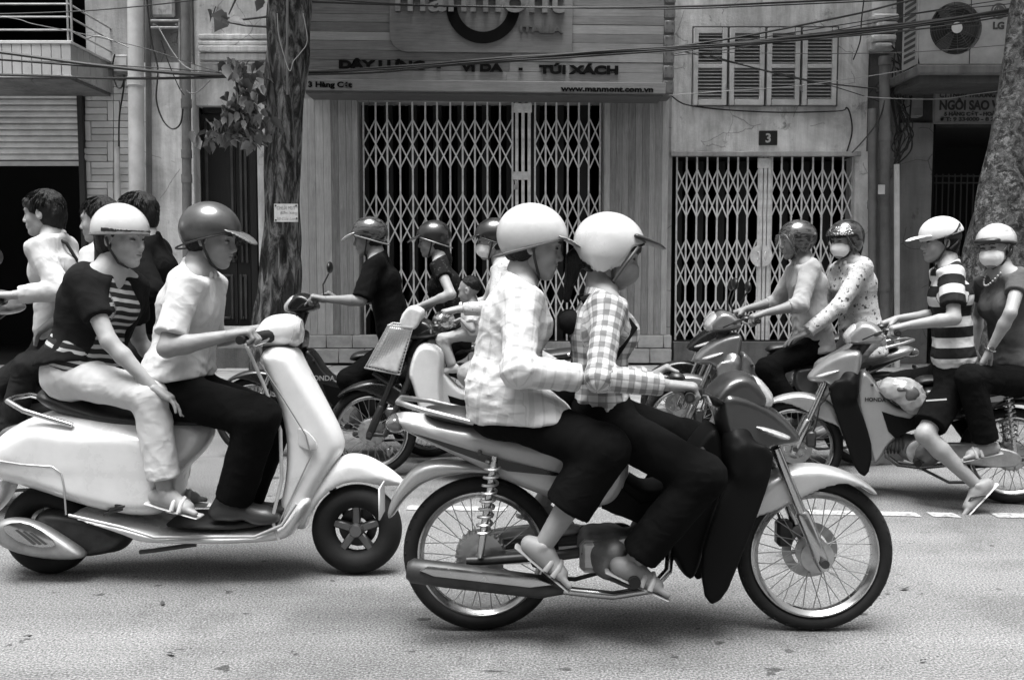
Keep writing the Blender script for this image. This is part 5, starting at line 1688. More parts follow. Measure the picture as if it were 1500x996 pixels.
for sy in (-1, 1):
    MB().tube([(x - .0, sy * .185, z) for x, z in rimp], .008, 8).build("shield_trim", plain(.40, .5), vs_, smooth=60)
    sl = [(F2(px_, py_).x, sy * .199, F2(px_, py_).z) for px_, py_ in ((130, 738), (205, 755), (250, 769), (390, 768), (428, 752), (448, 722))]
    MB().tube(sl, .007, 8).build("floor_trim", plain(.42, .4, .3), vs_, smooth=60)
    sv = [(F2(px_, py_).x, sy * .198, F2(px_, py_).z) for px_, py_ in ((0, 662), (60, 669), (105, 671), (118, 680), (122, 700), (125, 738))]
    MB().tube([(x, sy * (.135 + .06 * min(1, max(0, (x + .25) / .5)) + .006), z) for x, _, z in sv], .004, 6).build("body_seam_trim", plain(.34, .4, .3), vs_, smooth=60)
    for k in range(4):
        q = g([(178 + k * 8, 735 - k * 6), (205 + k * 4, 729 - k * 5), (204 + k * 4, 732 - k * 5), (178 + k * 8, 739 - k * 6)])
        MB().prism(q, sy * .150, sy * .199).build("air_vent", plain(.012, .6), vs_)
blob("front_fender", [slab(g([(425, 772), (440, 735), (466, 700), (500, 664), (535, 664), (570, 684), (594, 704), (590, 712), (560, 711), (520, 713), (488, 726), (468, 748), (455, 775)]), lerpw(F2(450, 700).x, .085, F2(590, 700).x, .05), .06), disc((xf, 0, SR), SR + .02, .062, sub=True, k=.01)], .009, VW, vs_)
blob("headset", [slab(g([(366, 500), (378, 480), (390, 464), (412, 459), (435, 461), (443, 476), (441, 495), (428, 506), (404, 508), (380, 507)]), lerpw(F2(360, 490).x, .12, F2(430, 480).x, .085), .06)], .008, VW, vs_)
blob("steering_neck", [slab(g([(384, 500), (432, 500), (432, 520), (386, 522)]), .05, .02)], .008, plain(.05, .5), vs_)
for sy in (-1, 1):
    MB().tube([(F2(a, b).x, sy * w_, F2(a, b).z) for a, b, w_ in ((396, 524, .190), (430, 580, .165), (458, 630, .140), (464, 660, .128), (440, 712, .145), (418, 760, .180))], .0035, 6).build("shield_seam", plain(.25, .5), vs_, smooth=60)
MB().prism(smooth_outline(g([(432, 618), (460, 622), (478, 650), (462, 652), (440, 640)]), 2), -.133, -.120, .003).build("turn_signal", plain(.5, .2, 0, .5), vs_)
MB().lathe([(.0, .03), (.05, .02), (.066, .0), (.07, -.03)], (F2(440, 485).x - .012, 0, F2(440, 485).z), 'x', 28).build("headlamp", GLASSY, vs_, smooth=40)
for sy in (-1, 1):
    hx, hz = F2(360, 497, -.27).x, F2(360, 497, -.27).z
    MB().tube([(hx + .05, sy * .08, hz), (hx + .01, sy * .2, hz + .005), (hx - .01, sy * .33, hz)], [.03, .018, .018], 10).build("grip", RUBBER, vs_, smooth=60)
    MB().tube([(hx + .06, sy * .13, hz - .005), (hx + .07, sy * .2, hz - .01), (hx + .05, sy * .33, hz - .02)], .006, 6).build("brake_lever", CHROME, vs_, smooth=60)
blob("seat", [slab(g([(56, 580), (70, 563), (100, 570), (150, 590), (220, 598), (300, 602), (322, 612), (318, 622), (262, 622), (210, 628), (140, 616), (90, 604)]), lerpw(F2(70, 580).x, .12, F2(180, 600).x, .15), .05)], .010, VINYL, vs_)
MB().tube([(F2(28, 590).x, -.10, F2(28, 583).z), (F2(60, 592).x, -.155, F2(60, 594).z), (F2(130, 610).x, -.165, F2(130, 614).z)], .012, 8).build("grab_rail", CHROME, vs_, smooth=60)
MB().tube([(F2(28, 590).x, -.10, F2(28, 583).z), (F2(20, 590).x, 0, F2(20, 583).z), (F2(28, 590).x, .10, F2(28, 583).z), (F2(60, 592).x, .155, F2(60, 594).z), (F2(130, 610).x, .165, F2(130, 614).z)], .012, 8).build("grab_rail", CHROME, vs_, smooth=60)
blob("tail_lamp", [slab(g([(2, 628), (24, 620), (38, 624), (20, 650), (2, 660)]), .06, .02)], .008, LENS_DK, vs_)
blob("mudguard", [slab(g([(2, 700), (24, 705), (10, 735), (-8, 755), (-16, 750), (-6, 725)]), .07, .015)], .008, VW, vs_)
eng = blob("engine", [slab(g([(60, 740), (120, 742), (200, 770), (190, 800), (130, 815), (90, 800), (60, 780)]), .10, .04), cap(F2(170, 785), F2(60, 775), .06, .05, k=.03)], .010, STEEL_DK, vs_)
mx = blob("muffler", [slab(g([(12, 760), (32, 745), (75, 750), (120, 778), (148, 798), (140, 806), (90, 806), (40, 795), (14, 778)]), .045, .035, y=-.13)], .008, plain(.30, .4, .7, 0, .25, 12), vs_)
MB().prism(smooth_outline(g([(30, 757), (52, 748), (80, 755), (112, 780), (98, 786), (60, 780)]), 1), -.182, -.176, .002).build("heat_shield", CHROME, mx)
for k in range(3):
    MB().prism(g([(52 + k * 10, 760 + k * 2), (56 + k * 10, 759 + k * 2), (82 + k * 8, 780), (78 + k * 8, 781)]), -.1845, -.1822).build("shield_slot", plain(.05, .5), mx)
MB().tube([(F2(300, 785).x, -.12, F2(300, 786).z), (F2(240, 792).x, -.14, F2(240, 793).z), (F2(222, 794).x, -.14, F2(222, 795).z)], .010, 6).build("centre_stand", STEEL_DK, vs_, smooth=60)
MB().tube([(xf - .03, .075, SR), (xf - .10, .07, SR + .12), (F2(455, 700).x, .05, F2(455, 660).z)], .018, 8).build("fork_arm", STEEL_DK, vs_, smooth=60)

# ================================================================== PEOPLE
V3 = Vector
def head_prims():
    return [
        ell((-.012, 0, .032), (.094, .074, .084), k=.0),
        ell((.026, 0, -.022), (.062, .060, .084), k=.03),
        cap((.015, .030, -.070), (.062, .012, -.098), .026, .018, k=.03),
        cap((.015, -.030, -.070), (.062, -.012, -.098), .026, .018, k=.03),
        ell((.068, 0, -.100), (.020, .020, .015), k=.02),
        ell((.056, .036, -.034), (.026, .024, .026), k=.025), ell((.056, -.036, -.034), (.026, .024, .026), k=.025),
        cap((.074, .040, .021), (.083, .006, .017), .012, .011, k=.02), cap((.074, -.040, .021), (.083, -.006, .017), .012, .011, k=.02),
        dict(ell((.090, .031, -.002), (.017, .019, .012), k=.012), sub=True), dict(ell((.090, -.031, -.002), (.017, .019, .012), k=.012), sub=True),
        ell((.071, .031, -.003), (.015, .017, .012), k=.006), ell((.071, -.031, -.003), (.015, .017, .012), k=.006),
        cap((.084, 0, .010), (.105, 0, -.034), .0075, .0115, k=.014),
        ell((.094, .012, -.040), (.010, .008, .008), k=.008), ell((.094, -.012, -.040), (.010, .008, .008), k=.008),
        ell((.076, 0, -.066), (.018, .026, .018), k=.018),
        cap((.088, -.018, -.061), (.088, .018, -.061), .0055, k=.006), cap((.095, -.006, -.060), (.095, .006, -.060), .0055, k=.006),
        cap((.087, -.016, -.073), (.087, .016, -.073), .0065, k=.006), cap((.092, -.006, -.074), (.092, .006, -.074), .0060, k=.006),
        dict(cap((.099, -.02, -.067), (.099, .02, -.067), .0035, k=.004), sub=True),
        ell((-.006, .078, -.010), (.020, .010, .032), rot=Matrix.Rotation(R(18), 3, 'Z'), k=.01), ell((-.006, -.078, -.010), (.020, .010, .032), rot=Matrix.Rotation(R(-18), 3, 'Z'), k=.01),
        dict(ell((.0, .088, -.008), (.010, .007, .018), k=.006), sub=True), dict(ell((.0, -.088, -.008), (.010, .007, .018), k=.006), sub=True),
    ]
HEAD = surf(head_prims(), .0042)

def hand_prims(curl, spread=.06, thumb=1.0):
    p = [cap((0, .010, 0), (.080, .024, .002), .017, .0145, k=.0), cap((0, .003, 0), (.085, .008, .004), .017, .0145, k=.012), cap((0, -.004, 0), (.084, -.010, .003), .017, .0145, k=.012), cap((0, -.010, 0), (.076, -.027, .0), .016, .0135, k=.012)]
    for i, (y, L, x0) in enumerate(((.027, (.040, .024, .020), .082), (.009, (.044, .028, .021), .087), (-.010, (.041, .026, .020), .085), (-.028, (.032, .020, .018), .077))):
        q = V3((x0, y, .002))
        ang = 0
        for j, (l, r0, r1) in enumerate(zip(L, (.0090, .0081, .0074), (.0081, .0074, .0062))):
            ang += curl[j] * (1 + .08 * (i - 1.5))
            d = V3((math.cos(ang), (1.5 - i) * spread * math.cos(ang), -math.sin(ang)))
            n = q + d * l
            p.append(cap(q, n, r0, r1, k=.007 if j == 0 else .002))
            q = n
    a, b, c_, d = V3((.018, .020, -.008)), V3((.048, .046, -.020)), V3((.078, .052 - .02 * curl[0], -.026 - .016 * curl[0])), V3((.098, .048 - .035 * curl[0], -.030 - .028 * curl[0]))
    p += [cap(a, b, .016, .012, k=.012), cap(b, c_, .0112, .0102, k=.003), cap(c_, d, .0102, .0082, k=.003)]
    return p
HANDS = {'grip': surf(hand_prims((1.0, 1.35, .8), .05), .0036), 'rest': surf(hand_prims((.25, .30, .2), .13), .0036), 'fist': surf(hand_prims((.75, 1.1, .7), .05), .0036)}

def foot_prims():
    p = [cap((-.045, 0, .030), (.02, 0, .040), .032, .034), cap((.0, 0, .045), (.12, .006, .022), .036, .024, k=.03), cap((-.03, 0, .022), (.10, -.016, .018), .028, .020, k=.02), cap((0, 0, .02), (.11, .024, .018), .028, .020, k=.02),
         ell((-.0, .034, .062), (.016, .010, .016), k=.01), ell((-.006, -.034, .054), (.016, .010, .016), k=.01)]
    for i, (y, l, r) in enumerate(((.030, .050, .0125), (.012, .046, .0095), (-.003, .040, .009), (-.017, .033, .0085), (-.029, .026, .008))):
        p.append(cap((.115 - i * .009, y, .016), (.115 - i * .009 + l, y * 1.1, .011), r * 1.05, r, k=.006))
    return p
FOOT = surf(foot_prims(), .0048)
SHOE = surf([cap((-.055, 0, .030), (.0, 0, .040), .040, .042), cap((.0, 0, .055), (.13, .005, .034), .042, .034, k=.03), ell((.135, .005, .028), (.070, .046, .034), k=.03), cap((-.03, 0, .075), (.0, 0, .10), .040, .040, k=.03),
             dict(half((0, 0, -1), (0, 0, 0)), k=0)], .006)
SOLE = surf([slab([(-.095, -.012), (.20, -.012), (.205, .010), (.10, .012), (-.05, .014), (-.095, .016)], .045, .008, it=1)], .006)
FLIP = surf([slab([(-.085, -.016), (.185, -.016), (.185, -.002), (-.085, -.002)], lambda X, Z: .036 + .010 * np.clip((X + .08) / .2, 0, 1), .008, it=0)], .006)

def folds(seed, amp, lam=.11):
    r_ = np.random.RandomState(seed)
    ks = r_.normal(size=(5, 3)); ks /= np.linalg.norm(ks, axis=1)[:, None]
    ks *= 2 * math.pi / (lam * 1.5 * r_.uniform(.6, 1.7, (5, 1)))
    ph = r_.uniform(0, 6.28, 5)
    def f(P):
        w = np.sin(P @ ks[0] * .35 + ph[0]) * 1.3
        d = 0
        for i in range(1, 5):
            s = np.sin(P @ ks[i] + ph[i] + w * (1 if i % 2 else -1))
            d = d + (1 - np.abs(s)) ** 2 * (.5 if i > 2 else .8)
        return ((.75 - d) * amp * .33).astype(np.float32)
    return f

def creases(base, joints):
    """base folds plus bunched creases round bent joints: (point, axis, reach, amplitude)"""
    js = [(np.array(p, float), np.array(u.normalized(), float), w, a, i * 1.7) for i, (p, u, w, a) in enumerate(joints)]
    def f(P):
        d = base(P)
        for p, u, w, a, ph in js:
            q = P - p
            r2 = (q * q).sum(1) / (w * w)
            m = r2 < 4
            if not m.any(): continue
            qm = q[m]
            warp = np.sin(qm[:, 1] * 31 + ph) * .9 + np.sin(qm[:, 2] * 23 + qm[:, 0] * 17 + ph * 2) * 1.1
            s_ = np.sin((qm @ u) * 6.283 / .080 + warp + ph)
            d[m] += (-a * (1 - np.abs(s_)) ** 1.5 + a * .35) * .75 * np.exp(-r2[m])
        return d.astype(np.float32)
    return f

def ik(a, c, l1, l2, hint):
    """joint between a and c, bent towards hint"""
    d = c - a
    L = d.length
    if L > .985 * (l1 + l2):
        s = L / (.985 * (l1 + l2)); l1 *= s; l2 *= s
    x = (l1 * l1 - l2 * l2 + L * L) / (2 * L)
    h = math.sqrt(max(l1 * l1 - x * x, 0))
    u = d / L
    n = (hint - a) - u * ((hint - a) @ u)
    n = n.normalized() if n.length > 1e-4 else V3((0, 0, -1))
    return a + u * x + n * h

def basis(xd, zd):
    x = xd.normalized()
    y = zd.cross(x)
    if y.length < 1e-4: y = V3((0, 1, 0))
    y.normalize()
    z = x.cross(y)
    return Matrix((x, y, z)).transposed()

def frame_of(p, B3, s=1.0):
    return Matrix.Translation(p) @ B3.to_4x4() @ Matrix.Scale(s, 4)

def along_attr(V, segs):
    """distance along, and round, the nearest limb: lets stripes and checks follow the cloth"""
    best = np.full(len(V), 1e9); al = np.zeros(len(V)); ar = np.zeros(len(V))
    for (a, b, r, off) in segs:
        a, b = np.array(a, float), np.array(b, float)
        ab = b - a; L = np.linalg.norm(ab) + 1e-9; u = ab / L
        t = (V - a) @ u
        tc = np.clip(t, 0, L)
        q = V - a - tc[:, None] * u
        d = np.linalg.norm(q, axis=1) - r
        e1 = np.cross(u, (0, 1, 0) if abs(u[1]) < .8 else (1, 0, 0)); e1 /= np.linalg.norm(e1); e2 = np.cross(u, e1)
        an = np.arctan2(q @ e2, q @ e1) * r
        m = d < best
        best[m] = d[m]; al[m] = t[m] + off; ar[m] = an[m]
    return al, ar

def strands(o, HM, seed):
    r_ = random.Random(seed)
    bm = bmesh.new()
    for i in range(420):
        th, ph = r_.uniform(0, 6.283), r_.uniform(.0, 1.45)
        if abs(math.cos(th)) > .6 and math.cos(th) > 0 and ph > 1.05: continue
        n = V3((math.sin(ph) * math.cos(th) * .104 - .016, math.sin(ph) * math.sin(th) * .087, math.cos(ph) * .093 + .04))
        out = V3((n.x + .016, n.y, n.z - .04)).normalized()
        d = (V3((out.x * out.z, out.y * out.z, -(out.x ** 2 + out.y ** 2))) + V3((.35, 0, 0)) * max(0, out.z) + V3((r_.gauss(0, .10), r_.gauss(0, .10), -.1))).normalized()
        L_ = r_.uniform(.035, .06)
        w_ = out.cross(d).normalized() * r_.uniform(.0025, .006)
        p0, p1, p2 = n - out * .004, n + d * L_ * .6 + out * .003, n + d * L_ + out * r_.uniform(-.010, .003)
        v = [bm.verts.new(HM @ q) for q in (p0 - w_, p0 + w_, p1 + w_ * .8, p2, p1 - w_ * .8)]
        bm.faces.new(v)
    me = bpy.data.meshes.new("hair_strands"); bm.to_mesh(me); bm.free()
    tag(obj("hair_strands", me, hair_mat(), o), kind='stuff')

PERSON_N = [0]
def person(F, label, hip, neck, head, look, arms, legs, group=None, k=1.0, sk=.34, female=False, top=None, bottom=None, feet=('shoe', 'shoe'), shoe_mat=None, helmet=None, hair='short', mask=None, sway=0.0, sh_w=None, face=True, hem=-.10, collar=None, head_s=1.0, parentM=None):
    """hip, neck, head: local points; look: (yaw, pitch, roll) in degrees, 0 = straight ahead along the bike;
    arms/legs: [(hint, target, kind, ...)] for left (+y) then right (-y)"""
    PERSON_N[0] += 1
    seed = PERSON_N[0]
    H, N, HC = V3(hip), V3(neck), V3(head)
    dn = HC - N
    if dn.length > .150 * k * head_s: N = HC - dn.normalized() * .150 * k * head_s
    T = (N - H).normalized()
    tl = (N - H).length
    tw = R(sway)
    L = V3((-math.sin(tw), math.cos(tw), 0)); L = (L - T * (L @ T)).normalized()
    Fr = L.cross(T).normalized()
    sw = (sh_w or (.150 if female else .168)) * k
    # skeleton
    sh = [N - T * .055 * k + L * sw * s + Fr * .015 for s in (1, -1)]
    hp = [H + L * .085 * k * s for s in (1, -1)]
    el_, wr_, hd_ = [], [], []
    for i, (hint, tgt, kind) in enumerate(arms):
        tgt, hint = V3(tgt), V3(hint)
        fd = (tgt - hint).normalized()
        wrist = tgt - fd * .066 * k + V3((0, 0, .027)) if kind == 'grip' else tgt - fd * .06 * k
        e = ik(sh[i], wrist, .275 * k, .245 * k, hint)
        el_.append(e); wr_.append(wrist)
    kn_, an_ = [], []
    for i, (hint, ankle, fdir, *_) in enumerate(legs):
        an_.append(V3(ankle)); kn_.append(ik(hp[i], V3(ankle), .415 * k, .405 * k, V3(hint)))
    yaw, pitch, roll = look
    HB = (Matrix.Rotation(R(yaw), 3, 'Z') @ Matrix.Rotation(R(pitch), 3, 'Y') @ Matrix.Rotation(R(roll), 3, 'X'))
    HM = Matrix.Translation(HC) @ HB.to_4x4() @ Matrix.Scale(k * head_s, 4)
    # body: one mesh (trunk and limbs, with finer head, hands and feet of the same skin)
    P = []
    g_ = 1.0 * k
    P += [cap(H - L * .06 * g_, H + L * .06 * g_, .105 * g_, k=.0), cap(H + T * tl * .42 - L * .045 * g_, H + T * tl * .42 + L * .045 * g_, .088 * g_, k=.09),
          cap(H + T * tl * .70 - L * .065 * g_, H + T * tl * .70 + L * .065 * g_, .098 * g_, k=.09), cap(sh[0].lerp(N, .3), sh[1].lerp(N, .3), .050 * g_, k=.06)]
    for i in (0, 1): P.append(cap(N + T * .035 * k, sh[i].lerp(N, .25), .040 * g_, .040 * g_, k=.04))
    nb = HC + HB @ V3((-.022, 0, -.055)) * k
    P.append(cap(N - T * .03 + Fr * .005, nb, .058 * g_ if not female else .050 * g_, .050 * g_ if not female else .044 * g_, k=.04))
    fa = .92 if female else 1.0
    for i in (0, 1):
        P += [cap(sh[i], el_[i], .046 * g_ * fa, .037 * g_ * fa, k=.035), cap(el_[i], el_[i].lerp(wr_[i], .3), .037 * g_ * fa, .038 * g_ * fa, k=.015), cap(el_[i].lerp(wr_[i], .3), wr_[i], .038 * g_ * fa, .0235 * g_ * fa, k=.015)]
        P += [cap(hp[i], kn_[i], .072 * g_, .050 * g_, k=.05), cap(kn_[i], kn_[i].lerp(an_[i], .3), .052 * g_, .052 * g_, k=.02), cap(kn_[i].lerp(an_[i], .3), an_[i], .052 * g_, .033 * g_, k=.02)]
    parts = [surf(P, .0115)]
    parts.append(xform(HEAD, HM))
    for i in (0, 1):
        hint, tgt, kind = arms[i]
        hx = (V3(tgt) - wr_[i]) if kind != 'grip' else V3(tgt) + V3((0, 0, .027)) - wr_[i]
        up = V3((0, 0, 1)) if kind != 'side' else V3((0, 1 if i == 0 else -1, .3))
        Bh = basis(hx, up)
        Mh = frame_of(wr_[i], Bh, 1.0 * k * (.94 if female else 1.02))
        if i == 0: Mh = Mh @ Matrix.Diagonal((1, -1, 1, 1))
        parts.append(xform(HANDS['grip' if kind == 'grip' else 'fist' if kind == 'fist' else 'rest'], Mh))
    fms = []
    for i in (0, 1):
        fdir = V3(legs[i][2])
        up = V3((0, 0, 1)) if len(legs[i]) < 4 else V3(legs[i][3])
        Bf = basis(fdir, up)
        fs = (.93 if female else 1.03) * k
        Mf = frame_of(an_[i] - Bf @ V3((0, 0, .055)) * fs, Bf, fs)
        if i == 1: Mf = Mf @ Matrix.Diagonal((1, -1, 1, 1))
        fms.append(Mf)
        if feet[i] != 'shoe': parts.append(xform(FOOT, Mf))
    V, Q = merge(parts)
    me = np_mesh("person", V, Q)
    o = obj("person", me, skin(sk))
    o.matrix_world = F.M if parentM is None else parentM
    tag(o, label, "person", group)
    smat = shoe_mat or plain(.02, .4)
    for i in (0, 1):
        if feet[i] == 'shoe':
            obj("shoe", np_mesh("shoe", *xform(SHOE, fms[i])), smat, o)
        elif feet[i] in ('flip', 'sandal'):
            obj("flip_flop" if feet[i] == 'flip' else "sandal", np_mesh("sole", *xform(FLIP, fms[i] @ Matrix.Translation((0, 0, 0)))), smat, o)
            st = MB()
            fm = fms[i]
            if feet[i] == 'flip':
                for sy in (-1, 1): st.tube([fm @ V3(p) for p in ((.115, .018, .0), (.108, .016, .034), (.075, .018 + sy * .026, .050), (.03, sy * .040, .020), (.015, sy * .042, .0))], .0055, 6)
            else:
                for x in (.06, .095):
                    st.tube([fm @ V3(p) for p in ((x, -.046, .0), (x, -.036, .034), (x - .005, 0, .055), (x, .036, .036), (x, .046, .0))], .010, 6)
            st.build("strap", plain(.04, .6) if feet[i] == 'flip' else smat, o, smooth=60)
    # face details
    if face:
        for sy in (-1, 1):
            em = MB()
            ev = MB().tube([HM @ V3(p) for p in ((.0835, sy * .017, -.004), (.0862, sy * .025, -.0015), (.0852, sy * .034, -.001), (.0795, sy * .046, -.003))], [.0018, .0044, .0046, .0018], 6)
            ev.build("eye", plain(.015, .15), o, smooth=60)
            MB().tube([HM @ V3(p) for p in ((.0945, sy * .012, .017), (.0935, sy * .026, .023), (.084, sy * .045, .019))], [.0028, .0042, .0020], 6).build("eyebrow", hair_mat(), o, smooth=60)
        if not mask:
            MB().tube([HM @ V3(p) for p in ((.086, -.024, -.066), (.0975, -.010, -.066), (.0995, 0, -.0672), (.0975, .010, -.066), (.086, .024, -.066))], [.001, .0022, .0026, .0022, .001], 6).build("mouth_line", plain(.07, .5), o, smooth=60)
    # hair
    hp_ = [ell((-.016, 0, .040), (.104, .086, .092)), ell((-.045, 0, -.015), (.070, .080, .085), k=.03)]
    if hair == 'long':
        hp_ += [cap((-.06, 0, -.02), (-.085, .0, -.16), .060, .045, k=.03), cap((-.085, 0, -.16), (-.09, 0, -.26), .045, .020, k=.03)]
    if hair == 'pony':
        hp_ += [cap((-.09, 0, -.01), (-.125, 0, -.06), .030, .034, k=.02), cap((-.125, 0, -.06), (-.115, 0, -.22), .034, .014, k=.02)]
    if hair == 'shaggy':
        hp_ += [cap((.05, .055, .05), (.035, .072, -.015), .026, .018, k=.02), cap((.05, -.055, .05), (.035, -.072, -.015), .026, .018, k=.02), cap((.075, .03, .065), (.088, .02, .035), .020, .010, k=.02), cap((.075, -.03, .065), (.088, -.02, .035), .020, .010, k=.02), cap((-.06, .03, -.03), (-.075, .02, -.085), .045, .022, k=.03), cap((-.06, -.03, -.03), (-.075, -.02, -.085), .045, .022, k=.03)]
    cut = [dict(slab([(.005, -.12), (.012, -.035), (.028, .012), (.050, .040), (.062, .058), (.090, .066), (.20, .07), (.2, -.2), (.05, -.2)], .2, .01, k=.012, sub=True, it=1))] if hair != 'shaggy' else [dict(slab([(.010, -.12), (.012, -.02), (.040, .000), (.060, .026), (.085, .034), (.20, .04), (.2, -.2), (.05, -.2)], .2, .01, k=.012, sub=True, it=1))]
    if hair in ('short', 'shaggy'): cut.append(dict(half((0, 0, -1), (0, 0, -.078 if hair == 'short' else -.105)), k=.02))
    if hair == 'baby': hp_ = [ell((-.014, 0, .036), (.098, .078, .087))]; cut = [dict(half((.8, 0, -.75), (-.005, 0, .045)), k=.01)]
    def hdisp(Pn):
        return ((np.sin(Pn[:, 1] * 420 + np.sin(Pn[:, 2] * 60) * 2) * .0020) + np.sin(Pn[:, 0] * 130 + Pn[:, 2] * 60 + np.sin(Pn[:, 1] * 70) * 2) * .0016).astype(np.float32)
    if hair:
        key = ('hair', hair)
        if key not in _cache: _cache[key] = surf(hp_ + cut, .0065, hdisp)
        obj("hair", np_mesh("hair", *xform(_cache[key], HM @ Matrix.Scale(.95 if helmet else 1.0, 4))), hair_mat(), o)
        if not helmet and hair != 'baby': strands(o, HM, seed)
    if mask:
        mp = [ell((.045, 0, -.050), (.066, .066, .062)), cap((.085, 0, -.030), (.092, 0, -.055), .018, .020, k=.02), dict(half((0, 0, 1), (0, 0, -.014)), k=.008), dict(half((-1, 0, -.25), (.020, 0, -.05)), k=.008)]
        if 'mask' not in _cache: _cache['mask'] = surf(mp, .0055, folds(3, .002, .03))
        mo = obj("face_mask", np_mesh("face_mask", *xform(_cache['mask'], HM @ Matrix.Scale(1.05, 4))), mask, o)
        sm = MB()
        for sy in (-1, 1):
            sm.tube([HM @ V3(p) for p in ((.030, sy * .064, -.020), (.0, sy * .078, .010), (-.03, sy * .080, -.005))], .0025, 5)
            sm.tube([HM @ V3(p) for p in ((.026, sy * .064, -.075), (.0, sy * .074, -.050), (-.03, sy * .080, -.02))], .0025, 5)
        tag(sm.build("mask_strap", mask, o, smooth=60), kind='stuff')
    if helmet: helmet(o, HM)
    # clothes
    if top:
        m_, sleeve, ease = top['mat'], top.get('sleeve', 1.0), top.get('ease', .012) * k
        hemp = H + T * hem * k
        G = []
        fat = .92 * (1.0 + top.get('loose', 0.0)); ease = ease * .8
        G += [cap(H + T * hem * k - L * .075 * k, H + T * hem * k + L * .075 * k, .112 * k * fat + ease, k=.0), cap(H + T * tl * .2 - L * .065 * k, H + T * tl * .2 + L * .065 * k, .105 * k * fat + ease, k=.08),
              cap(H + T * tl * .45 - L * .055 * k, H + T * tl * .45 + L * .055 * k, .095 * k * fat + ease, k=.08), cap(H + T * tl * .72 - L * .07 * k, H + T * tl * .72 + L * .07 * k, .102 * k + ease, k=.08),
              cap(sh[0].lerp(N, .25), sh[1].lerp(N, .25), .052 * k + ease, k=.06)]
        for i in (0, 1): G.append(cap(N + T * .018 * k, sh[i].lerp(N, .2), .040 * k + ease, .044 * k + ease, k=.04))
        if top.get('skirt'):
            fr_, rr_ = top['skirt']
            for i in (0, 1): G.append(cap(hp[i] + T * .05, hp[i].lerp(kn_[i], fr_), rr_ * 1.05, rr_, k=.06))
        if female:
            for s in (1, -1): G.append(ell(H + T * tl * .68 + Fr * .085 * k + L * .06 * k * s, (.055 * k, .055 * k, .055 * k), k=.05))
        if top.get('hemz') is not None: G.append(dict(half((0.04, 0, -1), (H.x, 0, top['hemz'])), k=.006))
        else: G.append(dict(half(-T, H + T * (hem - .02) * k), k=.01))
        segs = [(H + T * hem, N, .11, 0.0)]
        for i in (0, 1):
            b = el_[i]
            segs.append((sh[i], el_[i], .05, .55)); segs.append((el_[i], wr_[i], .04, .55 + .275))
            if sleeve <= 1.0:
                G.append(cap(sh[i], sh[i].lerp(b, sleeve), .050 * k + ease, (.050 if sleeve < .8 else .043) * k + ease * 1.3, k=.04, flat=True))
            else:
                G.append(cap(sh[i], b, .049 * k + ease, .042 * k + ease, k=.04))
                G.append(cap(b, b.lerp(wr_[i], (sleeve - 1)), .043 * k + ease, .033 * k + ease, k=.02, flat=True))
        # neck opening
        nk = N + T * .02 * k
        if top.get('vneck'):
            G.append(dict(cap(N + T * .03 + Fr * .03, N - T * top['vneck'] * k + Fr * .13 * k, .050 * k, .012 * k, k=.01), sub=True))
        G.append(dict(half(T * .85 + Fr * .35, N + T * .012 * k), k=.01))
        fo = top.get('fold', .008)
        jo = []
        for i in (0, 1):
            u_ = (wr_[i] - sh[i])
            if sleeve > 1.0: jo.append((el_[i], u_, .085, fo * 1.0)); jo.append((el_[i].lerp(wr_[i], min(.9, sleeve - 1.1)), u_, .06, fo * .8))
            jo.append((sh[i] - T * .07, (el_[i] - sh[i]) + T * .25, .10, fo * .9))
        jo += [(H + T * tl * .22 + Fr * .06, T + Fr * .35, .14, fo * 1.0), (H + T * tl * .12 + L * .12, T + Fr * .5, .13, fo), (H + T * tl * .12 - L * .12, T - Fr * .5, .13, fo), (H + T * tl * .5 - Fr * .1, T + L * .7, .13, fo * .8)]
        fd_ = creases(folds(seed * 7 + 1, fo, .12), jo)
        V, Q = surf(G, .0088, fd_)
        al, ar = along_attr(V, segs)
        so = obj(top.get('name', "shirt"), np_mesh("shirt", V, Q, {'along': al, 'around': ar}), m_, o)
        if collar:
            cp = []
            for s in (1, -1):
                a0 = N + T * .030 * k - Fr * .052 * k
                a1 = N + T * .022 * k + L * .062 * k * s
                a2 = N - T * .005 * k + Fr * .062 * k + L * .022 * k * s
                a3 = N - T * .045 * k + Fr * .072 * k + L * .055 * k * s
                cp += [cap(a0, a1, .016 * k, k=.012), cap(a1, a2, .016 * k, .012 * k, k=.012), cap(a1.lerp(a2, .4) - T * .02 * k + L * s * .012 * k, a3, .013 * k, .006 * k, k=.02), cap(a2, a3, .009 * k, .005 * k, k=.015)]
            Vc, Qc = surf(cp, .006)
            al, ar = along_attr(Vc, segs)
            obj("collar", np_mesh("collar", Vc, Qc, {'along': al, 'around': ar}), collar, so)
    if bottom:
        m_, ln, ease = bottom['mat'], bottom.get('len', 1.0), bottom.get('ease', .012) * k
        G = [cap(H - L * .062 * k, H + L * .062 * k, .102 * k + ease * .6, k=0), cap(H + T * .07 * k - L * .05 * k, H + T * .07 * k + L * .05 * k, .098 * k + ease * .5, k=.06)]
        segs = []
        wid = bottom.get('wide', 1.0)
        for i in (0, 1):
            segs += [(hp[i], kn_[i], .07, 0), (kn_[i], an_[i], .05, .41)]
            if ln <= .5:
                e = hp[i].lerp(kn_[i], ln * 2)
                G.append(cap(hp[i], e, .077 * k + ease, .068 * k * wid + ease, k=.05, flat=True))
            else:
                e = kn_[i].lerp(an_[i], (ln - .5) * 2)
                G.append(cap(hp[i], kn_[i], .075 * k + ease, .054 * k * wid + ease, k=.05))
                G.append(cap(kn_[i], e, .054 * k * wid + ease, (.048 if ln > .85 else .055) * k * wid + ease, k=.03, flat=True))
        fo = bottom.get('fold', .008)
        jo = []
